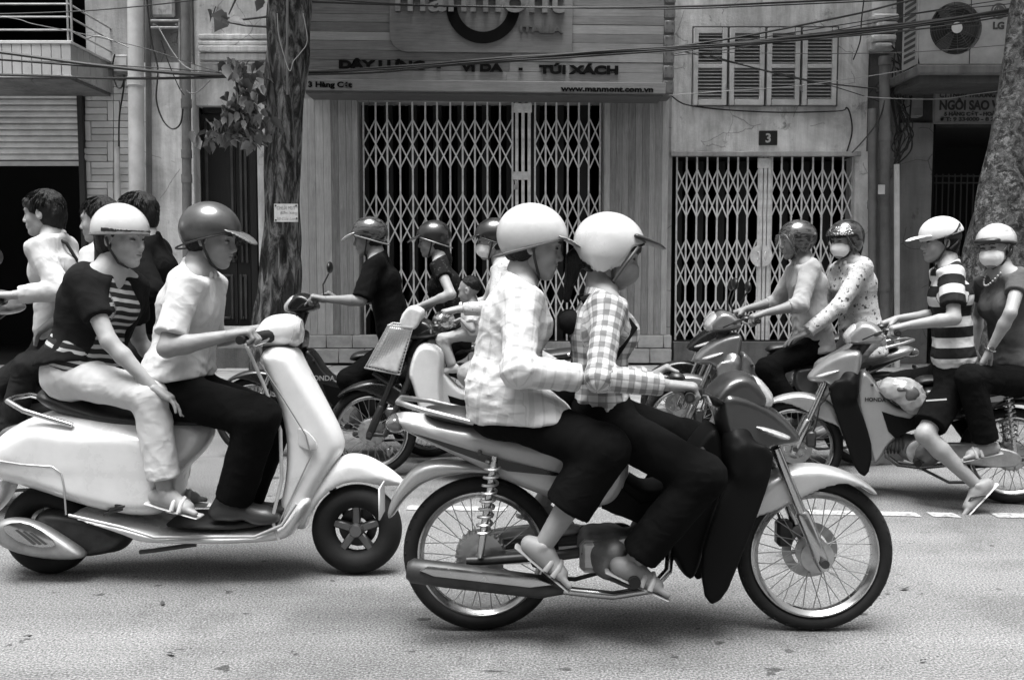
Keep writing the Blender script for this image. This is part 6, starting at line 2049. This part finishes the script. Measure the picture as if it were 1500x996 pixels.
        for i in (0, 1):
            jo.append((kn_[i], an_[i] - hp[i], .085, fo * 1.1))
            jo.append((hp[i].lerp(kn_[i], .12), kn_[i] - hp[i], .11, fo * 1.1))
            if ln > .85: jo.append((kn_[i].lerp(an_[i], .8), an_[i] - kn_[i], .07, fo))
        V, Q = surf(G, .0095, creases(folds(seed * 7 + 3, fo, .12), jo))
        al, ar = along_attr(V, segs)
        obj(bottom.get('name', "trousers"), np_mesh("trousers", V, Q, {'along': al, 'around': ar}), m_, o)
    o['_sk'] = 0
    del o['_sk']
    info = dict(o=o, N=N, T=T, L=L, Fr=Fr, H=H, HM=HM, sh=sh, el=el_, wr=wr_, kn=kn_, an=an_, k=k)
    return info

# ---------------------------------------------------------------- helmets
def chin_strap(o, HM, mat=None):
    m = MB().tube([HM @ V3(p) for p in ((-.005, .092, .0), (.010, .080, -.05), (.035, .052, -.105), (.042, 0, -.124), (.035, -.052, -.105), (.010, -.080, -.05), (-.005, -.092, .0))], .0055, 6)
    m.build("chin_strap", mat or plain(.02, .7), o, smooth=60)

def hel(kind, mat, visor=None, trim=None, band=None, shield=None):
    def f(o, HM):
        if kind == 'half':        # half shell down to the ears
            pr = [ell((-.010, 0, .030), (.128, .108, .115)), dict(ell((-.010, 0, .022), (.114, .094, .102)), sub=True), dict(half((.10, 0, -1), (0, 0, .012)), k=.004)]
        elif kind == 'deep':      # half shell lower behind
            pr = [ell((-.012, 0, .030), (.130, .112, .118)), dict(ell((-.012, 0, .022), (.116, .098, .105)), sub=True), dict(half((.45, 0, -1), (0, 0, -.010)), k=.004)]
        elif kind == 'jet':       # open-face, covering the ears
            pr = [ell((-.014, 0, .026), (.132, .113, .118)), cap((-.03, .048, -.02), (-.015, .046, -.085), .062, .048, k=.03), cap((-.03, -.048, -.02), (-.015, -.046, -.085), .062, .048, k=.03), dict(ell((-.012, 0, .014), (.114, .096, .104)), sub=True), dict(cap((-.012, 0, .0), (-.005, 0, -.20), .092), sub=True),
                  dict(slab([(.036, -.16), (.040, -.05), (.058, .030), (.075, .048), (.25, .06), (.25, -.2), (.1, -.2)], .3, .012, k=.008, sub=True, it=1)), dict(half((.15, 0, -1), (0, 0, -.080)), k=.006)]
        elif kind == 'cap':       # shaped like a baseball cap
            pr = [ell((-.014, 0, .036), (.130, .106, .108)), dict(ell((-.014, 0, .026), (.114, .092, .098)), sub=True), dict(half((-.22, 0, -1), (0, 0, .024)), k=.004)]
        elif kind == 'bicycle':
            pr = [ell((-.014, 0, .034), (.128, .108, .106)), dict(ell((-.012, 0, .022), (.112, .094, .098)), sub=True), dict(half((.12, 0, -1), (0, 0, .022)), k=.004)]
            for a in (-60, -25, 25, 60):
                for x in (-.06, .03):
                    y, z = math.sin(R(a)) * .108, .034 + math.cos(R(a)) * .106
                    pr.append(dict(ell((x, y, z), (.030, .012, .014), k=.006), sub=True))
        hs = obj("helmet", np_mesh("helmet", *xform(surf(pr, .0058), HM)), mat, o)
        inn = plain(.015, .9)
        lin = [ell((-.012, 0, .024), (.117, .098, .104)), dict(ell((-.010, 0, .018), (.104, .084, .094)), sub=True), dict(half((.15, 0, -1), (0, 0, .004)), k=.004)]
        if 'liner' not in _cache: _cache['liner'] = surf(lin, .007)
        obj("helmet_liner", np_mesh("helmet_liner", *xform(_cache['liner'], HM @ Matrix.Translation((0, 0, .004)))), inn, hs)
        def edge(a0, a1, rx, ry, zc, tilt, r, m, name):
            pts = []
            for i in range(33):
                a = a0 + (a1 - a0) * i / 32
                x, y = -.012 + rx * math.cos(a), ry * math.sin(a)
                pts.append(HM @ V3((x, y, zc + tilt * x)))
            MB().tube(pts, r, 6).build(name, m, hs, smooth=60)
        tm = trim or plain(.03, .5)
        if kind == 'half': edge(0, 6.283, .126, .106, .012, .10, .0045, tm, "edge_trim")
        if kind == 'deep': edge(0, 6.283, .126, .108, -.010, .45, .0045, tm, "edge_trim")
        if kind == 'bicycle':
            edge(0, 6.283, .124, .105, .020, .12, .006, tm, "edge_trim")
            blob_ = [ell((.09, 0, .040), (.05, .08, .022)), dict(ell((-.012, 0, .03), (.122, .102, .104)), sub=True)]
            obj("helmet_visor", np_mesh("helmet_visor", *xform(surf(blob_, .006), HM)), plain(.02, .4), hs)
        if band:   # dark band low on the shell
            bp = [ell((-.010, 0, .030), (.1305, .1105, .1175)), dict(ell((-.010, 0, .030), (.126, .106, .113)), sub=True), dict(half((.10, 0, -1), (0, 0, .020)), k=.0), dict(half((-.02, 0, 1), (0, 0, .040)), k=0), dict(half((-1, 0, 0), (-.02, 0, 0)), k=0)]
            obj("helmet_band", np_mesh("helmet_band", *xform(surf(bp, .0045), HM)), band, hs)
        if visor:
            if kind == 'cap':
                vp = [slab([(.05, .040), (.10, .038), (.155, .030), (.205, .012), (.205, .005), (.15, .020), (.10, .028), (.05, .03)], lambda X, Z: .088 - .055 * np.clip((X - .09) / .11, 0, 1) ** 2, .006, it=1)]
            elif kind == 'jet':
                vp = [slab([(.05, .092), (.11, .086), (.16, .080), (.188, .068), (.186, .060), (.15, .064), (.11, .066), (.05, .066)], lambda X, Z: .10 - .045 * np.clip((X - .1) / .09, 0, 1) ** 2, .008, it=1)]
            else:
                vp = [slab([(.07, .050), (.12, .044), (.165, .026), (.195, .004), (.19, -.002), (.15, .018), (.11, .032), (.07, .038)], lambda X, Z: .092 - .050 * np.clip((X - .1) / .10, 0, 1) ** 2, .007, it=1)]
            obj("helmet_visor", np_mesh("helmet_visor", *xform(surf(vp, .005), HM)), visor, hs)
        if shield:   # lifted or lowered clear face shield
            sp = [ell((-.008, 0, .010), (.150, .128, .125)), dict(ell((-.008, 0, .010), (.144, .122, .119)), sub=True), dict(half((-1, 0, 0), (.03, 0, 0)), k=0), dict(half((0, 0, 1), (0, 0, shield[1])), k=0), dict(half((0, 0, -1), (0, 0, shield[0])), k=0)]
            obj("face_shield", np_mesh("face_shield", *xform(surf(sp, .0055), HM)), shield[2], hs)
        if kind == 'jet':
            pr2 = [slab([(.050, .052), (.062, .064), (.066, -.02), (.05, -.10), (.040, -.10), (.052, -.02)], .13, .006, it=1), ]
            MB().tube([HM @ V3(p) for p in ((.028, .104, -.10), (.052, .108, -.03), (.080, .088, .040), (.100, .04, .060), (.104, 0, .063), (.100, -.04, .060), (.080, -.088, .040), (.052, -.108, -.03), (.028, -.104, -.10))], .0055, 6).build("edge_trim", tm, hs, smooth=60)
        chin_strap(o, HM)
    return f

VISOR_CLR = NT("smoked_visor").set(.08, 0, 0, .5)
VISOR_CLR.base(.25); VISOR_CLR.b.inputs["Alpha"].default_value = .10
VISOR_CLR = VISOR_CLR.m
def swirl(lo, hi, name):
    t = NT(name).set(.25, .0, .8)
    co = t.co()
    t.base(t.ramp(t.noise(t.mapping(co, (4, 4, 14)), 2.2, 3, .5, 1.6), [(.46, lo), (.52, hi)]))
    return t.m
MASK = fabric(.80, .04)
WHITE_CL = fabric(.44, .06)
BLACK_CL = fabric(.0045, .2)
BLACK_TR = fabric(.0035, .2)
JEANS = fabric(.016, .3)
JEANS_LT = fabric(.16, .25)
CREAM_CL = fabric(.50, .08)

GRIP_L, GRIP_R = (.765, .30, .985), (.765, -.30, .985)
def grips(k): return V3((.765 + BD[k][0], .285, .978 + BD[k][1])), V3((.765 + BD[k][0], -.285, .978 + BD[k][1]))
def P_(F, px, py, y=0.0): return F(px, py, y)
def X_(p, x=0, y=None, z=0): return V3((p.x + x, p.y if y is None else y, p.z + z))

RIDERS = "people riding motorbikes"
# 1 · big motorbike, driver
F = F1
gl, gr = grips('1')
d1 = person(F, "driver in white helmet with black peak and plaid jacket on the nearest motorbike", (.43, 0, .80), F(880, 430), F(895, 370), (0, 16, 0),
    [(F(930, 575, .3), gl, 'grip'), (F(925, 572, -.32), gr, 'grip')],
    [((.80, .2, .75), (.60, .17, .33), (1, .1, -.1)), (F(1000, 660, -.2), F(925, 826, -.19), (1, -.08, -.42))],
    RIDERS, 1.0, 0.216, True, top=dict(mat=plaid(.14, .30, .48, .042), sleeve=1.9, ease=.008, fold=.010, name="jacket"), bottom=dict(mat=BLACK_TR, len=.95, ease=.02, wide=1.1), feet=('sandal', 'sandal'), shoe_mat=plain(.30, .5),
    helmet=hel('jet', paint(.46), visor=plain(.02, .3)), hair='pony', hem=-.02, mask=fabric(.20, .2))
# black vest and small black backpack
vb = thing("backpack", (0, 0, 0), 0, "small black backpack worn by the front woman on the nearest motorbike", "backpack")
vb.matrix_world = F.M
c0 = d1['H'] + d1['T'] * .24 - d1['Fr'] * .13
B_ = Matrix.Translation(c0) @ basis(d1['Fr'], d1['T']).to_4x4()
obj("bag_body", np_mesh("bag_body", *xform(surf([cap((0, -.07, -.13), (0, .07, -.13), .065), cap((.02, -.07, .11), (.02, .07, .11), .045, k=.1), cap((-.02, -.06, -.09), (-.02, .06, -.09), .06, k=.05)], .010, folds(5, .006)), B_)), fabric(.006, .2), vb)
for sy in (-1, 1):
    MB().tube([d1['N'] - d1['Fr'] * .075 - d1['T'] * .03 + d1['L'] * sy * .09, d1['N'] + d1['T'] * .006 + d1['L'] * sy * .10, d1['N'] + d1['Fr'] * .11 - d1['T'] * .12 + d1['L'] * sy * .11, d1['H'] + d1['T'] * .18 + d1['L'] * sy * .17, c0 - d1['T'] * .1 + d1['L'] * sy * .1], .016, 8).build("shoulder_strap", fabric(.006, .2), vb, smooth=60)
# 2 · big motorbike, passenger
d2 = person(F, "passenger in white helmet, pale checked coat and black cropped trousers on the nearest motorbike", (.07, 0, .845), F(762, 412), F(782, 358), (0, 10, 0),
    [(F(800, 560, .25), F(872, 560, .16), 'rest'), (F(768, 548, -.28), F(880, 556, -.19), 'rest')],
    [((.5, .22, .80), (.22, .20, .42), (1, .1, -.3)), (F(858, 655, -.22), F(795, 800, -.22), (.78, -.1, -.62))],
    RIDERS, 1.0, 0.245, True, top=dict(mat=plaid(.30, .44, .54, .09, True), sleeve=1.92, ease=.022, fold=.013, loose=.10, name="coat", skirt=(.42, .118), hemz=F(730, 621, -.15).z), bottom=dict(mat=BLACK_TR, len=.80, ease=.020, wide=1.25), feet=('sandal', 'sandal'), shoe_mat=plain(.24, .5),
    helmet=hel('deep', plain(.44, .35, 0, .3, .10, 14), visor=plain(.16, .35), trim=plain(.12, .5)), hair='short', hem=-.13)
# 3 · white scooter, driver
F = F2
d3 = person(F, "scooter driver in grey peaked helmet, white short-sleeved shirt and black trousers", F(258, 572), F(284, 408), F(310, 348), (-6, 10, 0),
    [(F(280, 520, .28), V3((F(360, 497, -.27).x, .27, F(360, 497, -.27).z)), 'grip'), (F(248, 516, -.30), F(360, 497, -.27), 'grip')],
    [(F(375, 580, .2), F(355, 742, .12), (1, .1, -.05)), (F(378, 590, -.2), F(340, 742, -.14), (1, -.12, -.05))],
    RIDERS, 1.04, 0.216, False, top=dict(mat=WHITE_CL, sleeve=.80, ease=.020, fold=.013, loose=.05, skirt=(.12, .125), hemz=F(262, 556, -.1).z), bottom=dict(mat=BLACK_TR, len=.96, ease=.022, wide=1.2), feet=('shoe', 'shoe'), shoe_mat=plain(.03, .35),
    helmet=hel('deep', plain(.04, .35, 0, .5, .45, 9), visor=paint(.13)), hair='short', hem=-.05, collar=WHITE_CL)
# 4 · white scooter, passenger
d4 = person(F, "scooter passenger in white domed helmet, striped top and cream trousers", F(118, 549), F(152, 418), F(178, 348), (-18, 6, 0),
    [(F(215, 520, .25), F(250, 560, .12), 'rest'), (F(150, 522, -.27), F(244, 580, -.22), 'rest')],
    [(F(245, 575, .2), F(250, 715, .2), (1, .1, -.15)), (F(262, 580, -.22), F(243, 722, -.21), (1, -.15, -.22))],
    RIDERS, 1.02, 0.288, True, top=dict(mat=striped(.016, .34, .036, .42, wob=.02), sleeve=.3, ease=.008, fold=.005, vneck=.08), bottom=dict(mat=fabric(.50, .06), len=.93, ease=.014, wide=1.12, fold=.011), feet=('sandal', 'sandal'), shoe_mat=plain(.45, .4),
    helmet=hel('half', paint(.46), band=plain(.02, .3), trim=plain(.15, .4)), hair='long', hem=.055, sway=-22)
# open dark cardigan over the striped top
N, T, L, Fr, sh, H, el_ = (d4[q] for q in ('N', 'T', 'L', 'Fr', 'sh', 'H', 'el'))
tl_ = (N - H).length
cg = [cap(H + T * .02 - L * .07, H + T * .02 + L * .07, .150), cap(H + T * tl_ * .45 - L * .06, H + T * tl_ * .45 + L * .06, .117, k=.08), cap(H + T * tl_ * .72 - L * .075, H + T * tl_ * .72 + L * .075, .124, k=.08), cap(sh[0].lerp(N, .25), sh[1].lerp(N, .25), .070, k=.06),
      dict(half(-T + Fr * .45, H + T * .045), k=.01)]
for i in (0, 1): cg.append(cap(sh[i], sh[i].lerp(el_[i], .62), .066, .060, k=.04, flat=True))
cg += [dict(cap(H + Fr * .16 - T * .2, N + Fr * .15 + T * .1, .118, .085, k=.01), sub=True), dict(half(T * .85 + Fr * .35, N + T * .018), k=.01)]
obj("cardigan", np_mesh("cardigan", *surf(cg, .009, folds(31, .007))), fabric(.010, .2), d4['o'])

# 5 · right-hand motorbike, driver
F = F5
d5 = person(F, "young man in white cap-shaped helmet, striped polo shirt, black shorts and flip-flop", F(1398, 555, 0), F(1396, 405, 0), F(1376, 353, 0), (20, 4, 0),
    [(F(1392, 470, .30), grips('5')[0], 'grip'), (F(1345, 462, -.28), grips('5')[1], 'grip')],
    [(F(1352, 590, .24), F(1432, 712, .30), (.66, .12, -.76), (.7, 0, .7)), (F(1266, 548, -.22), F(1300, 665, -.2), (1, 0, -.2))],
    RIDERS, 1.02, 0.259, False, top=dict(mat=striped(.52, .014, .122, .52, .30), sleeve=.72, ease=.020, fold=.009, loose=.06), bottom=dict(mat=BLACK_CL, len=.42, ease=.018, wide=1.12, name="shorts", fold=.012), feet=('flip', 'shoe'), shoe_mat=plain(.55, .6),
    helmet=hel('cap', plain(.52, .5, var=.08), visor=plain(.62, .5, var=.05)), hair='shaggy', hem=-.07, collar=fabric(.03, .2))
MB().prism([(0, 0), (.11, -.012), (.11, -.020), (0, -.008)], -.002, .002).build("shorts_stripe", plain(.6, .7), d5['o'], Matrix.Translation(F(1362, 583, .335) + V3((-.09, 0, 0))))
hs_ = MB()
hs_.tube([d5['HM'] @ V3(p) for p in ((.02, .099, .015), (-.05, .098, .05), (-.085, .075, .085), (-.10, .03, .10), (-.10, -.03, .10))], .008, 6)
hs_.tube([d5['HM'] @ V3(p) for p in ((-.075, .088, .062), (-.095, .060, .02), (-.06, .082, -.02), (-.02, .08, -.05))], .007, 6)
hs_.build("helmet_strap", plain(.02, .7), d5['o'], smooth=60)
# 6 · right-hand motorbike, passenger
d6 = person(F, "passenger in white vented helmet, white face mask and dark tee at the right edge", F(1492, 560, 0), F(1475, 418, 0), F(1458, 362, 0), (52, 4, 4),
    [(F(1468, 480, .30), F(1442, 528, .26), 'rest'), (F(1430, 490, -.25), F(1425, 530, -.2), 'rest')],
    [(F(1432, 548, .26), F(1446, 652, .26), (1, .3, -.2)), (F(1420, 550, -.2), F(1440, 655, -.24), (1, 0, -.2))],
    RIDERS, 1.0, 0.259, True, top=dict(mat=fabric(.075, .15), sleeve=.45, ease=.012, fold=.007, vneck=.09), bottom=dict(mat=BLACK_TR, len=.97, ease=.020, wide=1.1), feet=('sandal', 'sandal'), shoe_mat=plain(.3, .5),
    helmet=hel('bicycle', paint(.46)), hair='short', mask=MASK, hem=-.06, sway=28)
nk = thing("bead_necklace", (0, 0, 0), 0, "pale bead necklace round the neck of the masked passenger at the right edge", "necklace")
nk.matrix_world = F.M
bme = MB(); bmesh.ops.create_icosphere(bme.bm, subdivisions=1, radius=.0065); bme = bme.mesh("bead", 60)
for i in range(26):
    a = -2.2 + 4.4 * i / 25
    p = d6['N'] + d6['T'] * (.018 - .085 * max(0, math.cos(a)) ** 1.5) + d6['L'] * math.sin(a) * .066 + d6['Fr'] * (.02 + .105 * math.cos(a) if math.cos(a) > 0 else .02 + .06 * math.cos(a))
    obj("bead", bme, plain(.5, .3), nk, Matrix.Translation(p))
w = d6['wr'][0]; u = (w - d6['el'][0]).normalized()
e1 = u.orthogonal().normalized(); e2 = u.cross(e1)
wc = thing("wrist_watch", (0, 0, 0), 0, "wrist watch worn by the masked passenger at the right edge", "watch"); wc.matrix_world = F.M
MB().tube([w - u * .015 + (e1 * math.cos(i / 20 * 6.283) + e2 * math.sin(i / 20 * 6.283)) * .029 for i in range(20)], .006, 6, closed=True).build("watch_strap", CHROME, wc, smooth=60)
MB().lathe([(.014, .032), (.016, .026)], w - u * .015, 'y', 16).build("watch_face", plain(.05, .2), wc)
# plastic bag hung in front of the driver's seat
pb = thing("plastic_bag", (0, 0, 0), 0, "crumpled translucent plastic bag of shopping in the middle of the right-hand motorbike", "bag")
pb.matrix_world = F.M
c1 = F(1325, 575, .08)
obj("bag_body", np_mesh("bag_body", *surf([ell((c1.x + .02, .09, c1.z + .02), (.115, .10, .075)), ell((c1.x - .05, .10, c1.z - .05), (.085, .085, .075), k=.05), ell((c1.x + .09, .09, c1.z + .03), (.05, .06, .05), k=.04)], .009, folds(8, .022, .07))), plain(.36, .28, 0, .4, .35, 9), pb)
obj("dark_bundle", np_mesh("dark_bundle", *surf([ell((c1.x - .03, .165, c1.z + .0), (.045, .03, .05)), ell((c1.x + .03, .17, c1.z + .03), (.03, .03, .018), k=.02)], .007, folds(9, .008, .05))), plain(.09, .4), pb)

# 7 · grey motorbike, driver
F = F6
d7 = person(F, "driver in dark visored helmet and pale long-sleeved shirt on the grey motorbike", F(1192, 505), F(1183, 396), F(1166, 353), (-4, 6, 0),
    [(F(1158, 452, .28), grips('6')[0], 'grip'), (F(1150, 440, -.28), grips('6')[1], 'grip')],
    [(F(1100, 518, .2), F(1172, 612, .2), (1, .1, -.1)), (F(1095, 515, -.2), F(1165, 612, -.2), (1, 0, -.1))],
    RIDERS, .98, 0.194, False, top=dict(mat=fabric(.29, .08), sleeve=1.3, ease=.020, fold=.011, loose=.05), bottom=dict(mat=BLACK_TR, len=.97, ease=.02), shoe_mat=plain(.02, .4),
    helmet=hel('jet', swirl(.006, .05, "dark_jet_helmet"), shield=(-.09, .06, VISOR_CLR)), hair='short', hem=-.03, collar=fabric(.29, .08))
d8 = person(F, "passenger in glossy dark helmet, face mask and floral jacket on the grey motorbike", F(1264, 505), F(1252, 400), F(1238, 352), (28, 5, 0),
    [(F(1232, 470, .27), F(1166, 494, .22), 'rest'), (F(1225, 470, -.25), F(1165, 495, -.14), 'rest')],
    [(F(1192, 520, .25), F(1225, 625, .24), (1, .1, -.1)), (F(1185, 520, -.25), F(1225, 625, -.24), (1, 0, -.1))],
    RIDERS, .97, 0.245, True, top=dict(mat=floral(.42, .07, 26, .30), sleeve=1.9, ease=.018, fold=.008, loose=.04, name="jacket"), bottom=dict(mat=fabric(.14, .2), len=.96, ease=.016), shoe_mat=plain(.1, .5),
    helmet=hel('jet', swirl(.006, .03, "glossy_dark_helmet"), shield=(.035, .105, plain(.03, .1, 0, .8))), hair='pony', mask=MASK, hem=-.06, collar=fabric(.5, .1), sway=14)
# 8 · black motorbike
F = F8
d9 = person(F, "man in black tee and dark helmet with white peak on the black motorbike", F(585, 508), F(560, 392), F(540, 348), (-2, 8, 0),
    [(F(515, 452, .3), grips('8')[0], 'grip'), (F(530, 470, -.3), grips('8')[1], 'grip')],
    [(F(505, 520, .2), F(560, 625, .2), (1, .1, -.1)), (F(500, 520, -.2), F(560, 625, -.2), (1, 0, -.1))],
    RIDERS, 1.0, 0.202, False, top=dict(mat=BLACK_CL, sleeve=.95, ease=.026, fold=.010, loose=.10), bottom=dict(mat=BLACK_TR, len=.97, ease=.02), shoe_mat=plain(.02, .4),
    helmet=hel('deep', swirl(.007, .05, "striped_black_helmet"), visor=paint(.72), trim=plain(.4, .4)), hair='short', hem=-.06)
d10 = person(F, "woman in dark glossy helmet and black lace top behind the man in black", F(668, 505), F(655, 398), F(634, 352), (-2, 6, 0),
    [(F(640, 440, .28), F(604, 452, .25), 'rest'), (F(640, 450, -.25), F(590, 470, -.15), 'rest')],
    [(F(600, 525, .2), F(630, 625, .22), (1, .1, -.1)), (F(595, 520, -.2), F(630, 625, -.2), (1, 0, -.1))],
    RIDERS, .95, 0.288, True, top=dict(mat=floral(.005, .04, 40, .3), sleeve=.42, ease=.010, fold=.005, vneck=.05), bottom=dict(mat=BLACK_TR, len=.97, ease=.018), shoe_mat=plain(.05, .4),
    helmet=hel('deep', paint(.008), visor=paint(.008), trim=plain(.3, .3, .5)), hair='long', hem=-.05)
# 9 · moped
F = F9
d11 = person(F, "masked woman in dark peaked helmet and dotted sleeves riding the white-shielded moped", F(762, 500), F(742, 400), F(722, 352), (-2, 6, 0),
    [(F(715, 452, .28), F(655, 463, .28), 'grip'), (F(705, 450, -.28), F(652, 462, -.28), 'grip')],
    [(F(690, 520, .22), F(735, 625, .2), (1, .1, -.1)), (F(688, 520, -.22), F(735, 625, -.2), (1, 0, -.1))],
    RIDERS, .97, 0.288, True, top=dict(mat=floral(.42, .12, 40, .2), sleeve=1.85, ease=.012, fold=.006), bottom=dict(mat=fabric(.3, .2), len=.97, ease=.018), shoe_mat=plain(.2, .4),
    helmet=hel('deep', paint(.008), visor=plain(.02, .3)), hair='short', mask=MASK, hem=-.06)
d12 = person(F, "baby with shaved hair in a pale top riding in front of the masked woman", F(694, 486), F(692, 448), F(688, 425), (-20, 12, 0),
    [(F(680, 465, .09), F(668, 470, .08), 'fist'), (F(680, 465, -.09), F(668, 470, -.08), 'fist')],
    [(F(660, 494, .06), F(664, 540, .06), (1, 0, -.1)), (F(660, 494, -.06), F(664, 540, -.06), (1, 0, -.1))],
    RIDERS, .50, 0.216, False, top=dict(mat=fabric(.6, .1), sleeve=.6, ease=.014, fold=.004), bottom=dict(mat=fabric(.35, .2), len=.96, ease=.016, fold=.004), hair='baby', hem=-.03, head_s=1.5, shoe_mat=fabric(.5))
# 10 · motorbike at the left edge
F = F4
d13 = person(F, "young man with shaggy black hair, white shirt and dark strap riding at the left edge", F(92, 512), F(84, 362), F(64, 312), (4, 4, 0),
    [(F(40, 440, .28), grips('4')[0], 'grip'), (F(45, 540, -.18), grips('4')[1], 'grip')],
    [(F(-4, 530, .2), F(60, 660, .2), (1, .1, -.1)), (F(-8, 530, -.2), F(60, 660, -.2), (1, 0, -.1))],
    RIDERS, 1.0, 0.317, False, top=dict(mat=WHITE_CL, sleeve=1.85, ease=.020, fold=.012, loose=.04), bottom=dict(mat=JEANS, len=.97, ease=.018), hair='shaggy', hem=-.06, collar=WHITE_CL)
ss = thing("shoulder_strap", (0, 0, 0), 0, "dark bag strap over the white shirt of the young man at the left edge", "strap"); ss.matrix_world = F.M
q = d13
MB().tube([q['N'] + q['Fr'] * .13 - q['T'] * .16 + q['L'] * .04, q['N'] + q['Fr'] * .10 - q['T'] * .05 + q['L'] * .062, q['N'] + q['L'] * .075 + q['T'] * .022, q['N'] - q['Fr'] * .085 - q['T'] * .03 + q['L'] * .04, q['N'] - q['Fr'] * .135 - q['T'] * .2 - q['L'] * .05], .010, 8).build("strap", plain(.02, .7), ss, smooth=60)
d14 = person(F, "passenger with black hair in a white shirt between the two men at the left edge", F(168, 508), F(160, 376), F(146, 322), (0, 4, 0),
    [(F(110, 440, .22), F(66, 480, .2), 'rest'), (F(100, 440, -.25), F(90, 470, -.15), 'rest')],
    [(F(52, 508, .24), F(10, 640, .26), (1, .1, -.1)), (F(50, 515, -.25), F(10, 640, -.24), (1, 0, -.1))],
    RIDERS, .98, 0.288, False, top=dict(mat=WHITE_CL, sleeve=.5, ease=.016, fold=.008), bottom=dict(mat=JEANS, len=.97, ease=.018), hair='short', hem=-.06, collar=WHITE_CL)
d15 = person(F, "rear passenger with black hair and black shirt behind the woman in the white domed helmet", F(238, 506), F(222, 362), F(200, 316), (10, 4, 0),
    [(F(200, 430, .25), F(160, 455, .2), 'rest'), (F(190, 440, -.25), F(170, 460, -.15), 'rest')],
    [(F(140, 515, .24), F(160, 640, .24), (1, .1, -.1)), (F(138, 515, -.24), F(160, 640, -.24), (1, 0, -.1))],
    RIDERS, 1.02, 0.259, False, top=dict(mat=BLACK_CL, sleeve=1.85, ease=.020, fold=.010), bottom=dict(mat=JEANS, len=.97, ease=.018), hair='short', hem=-.06, collar=BLACK_CL)
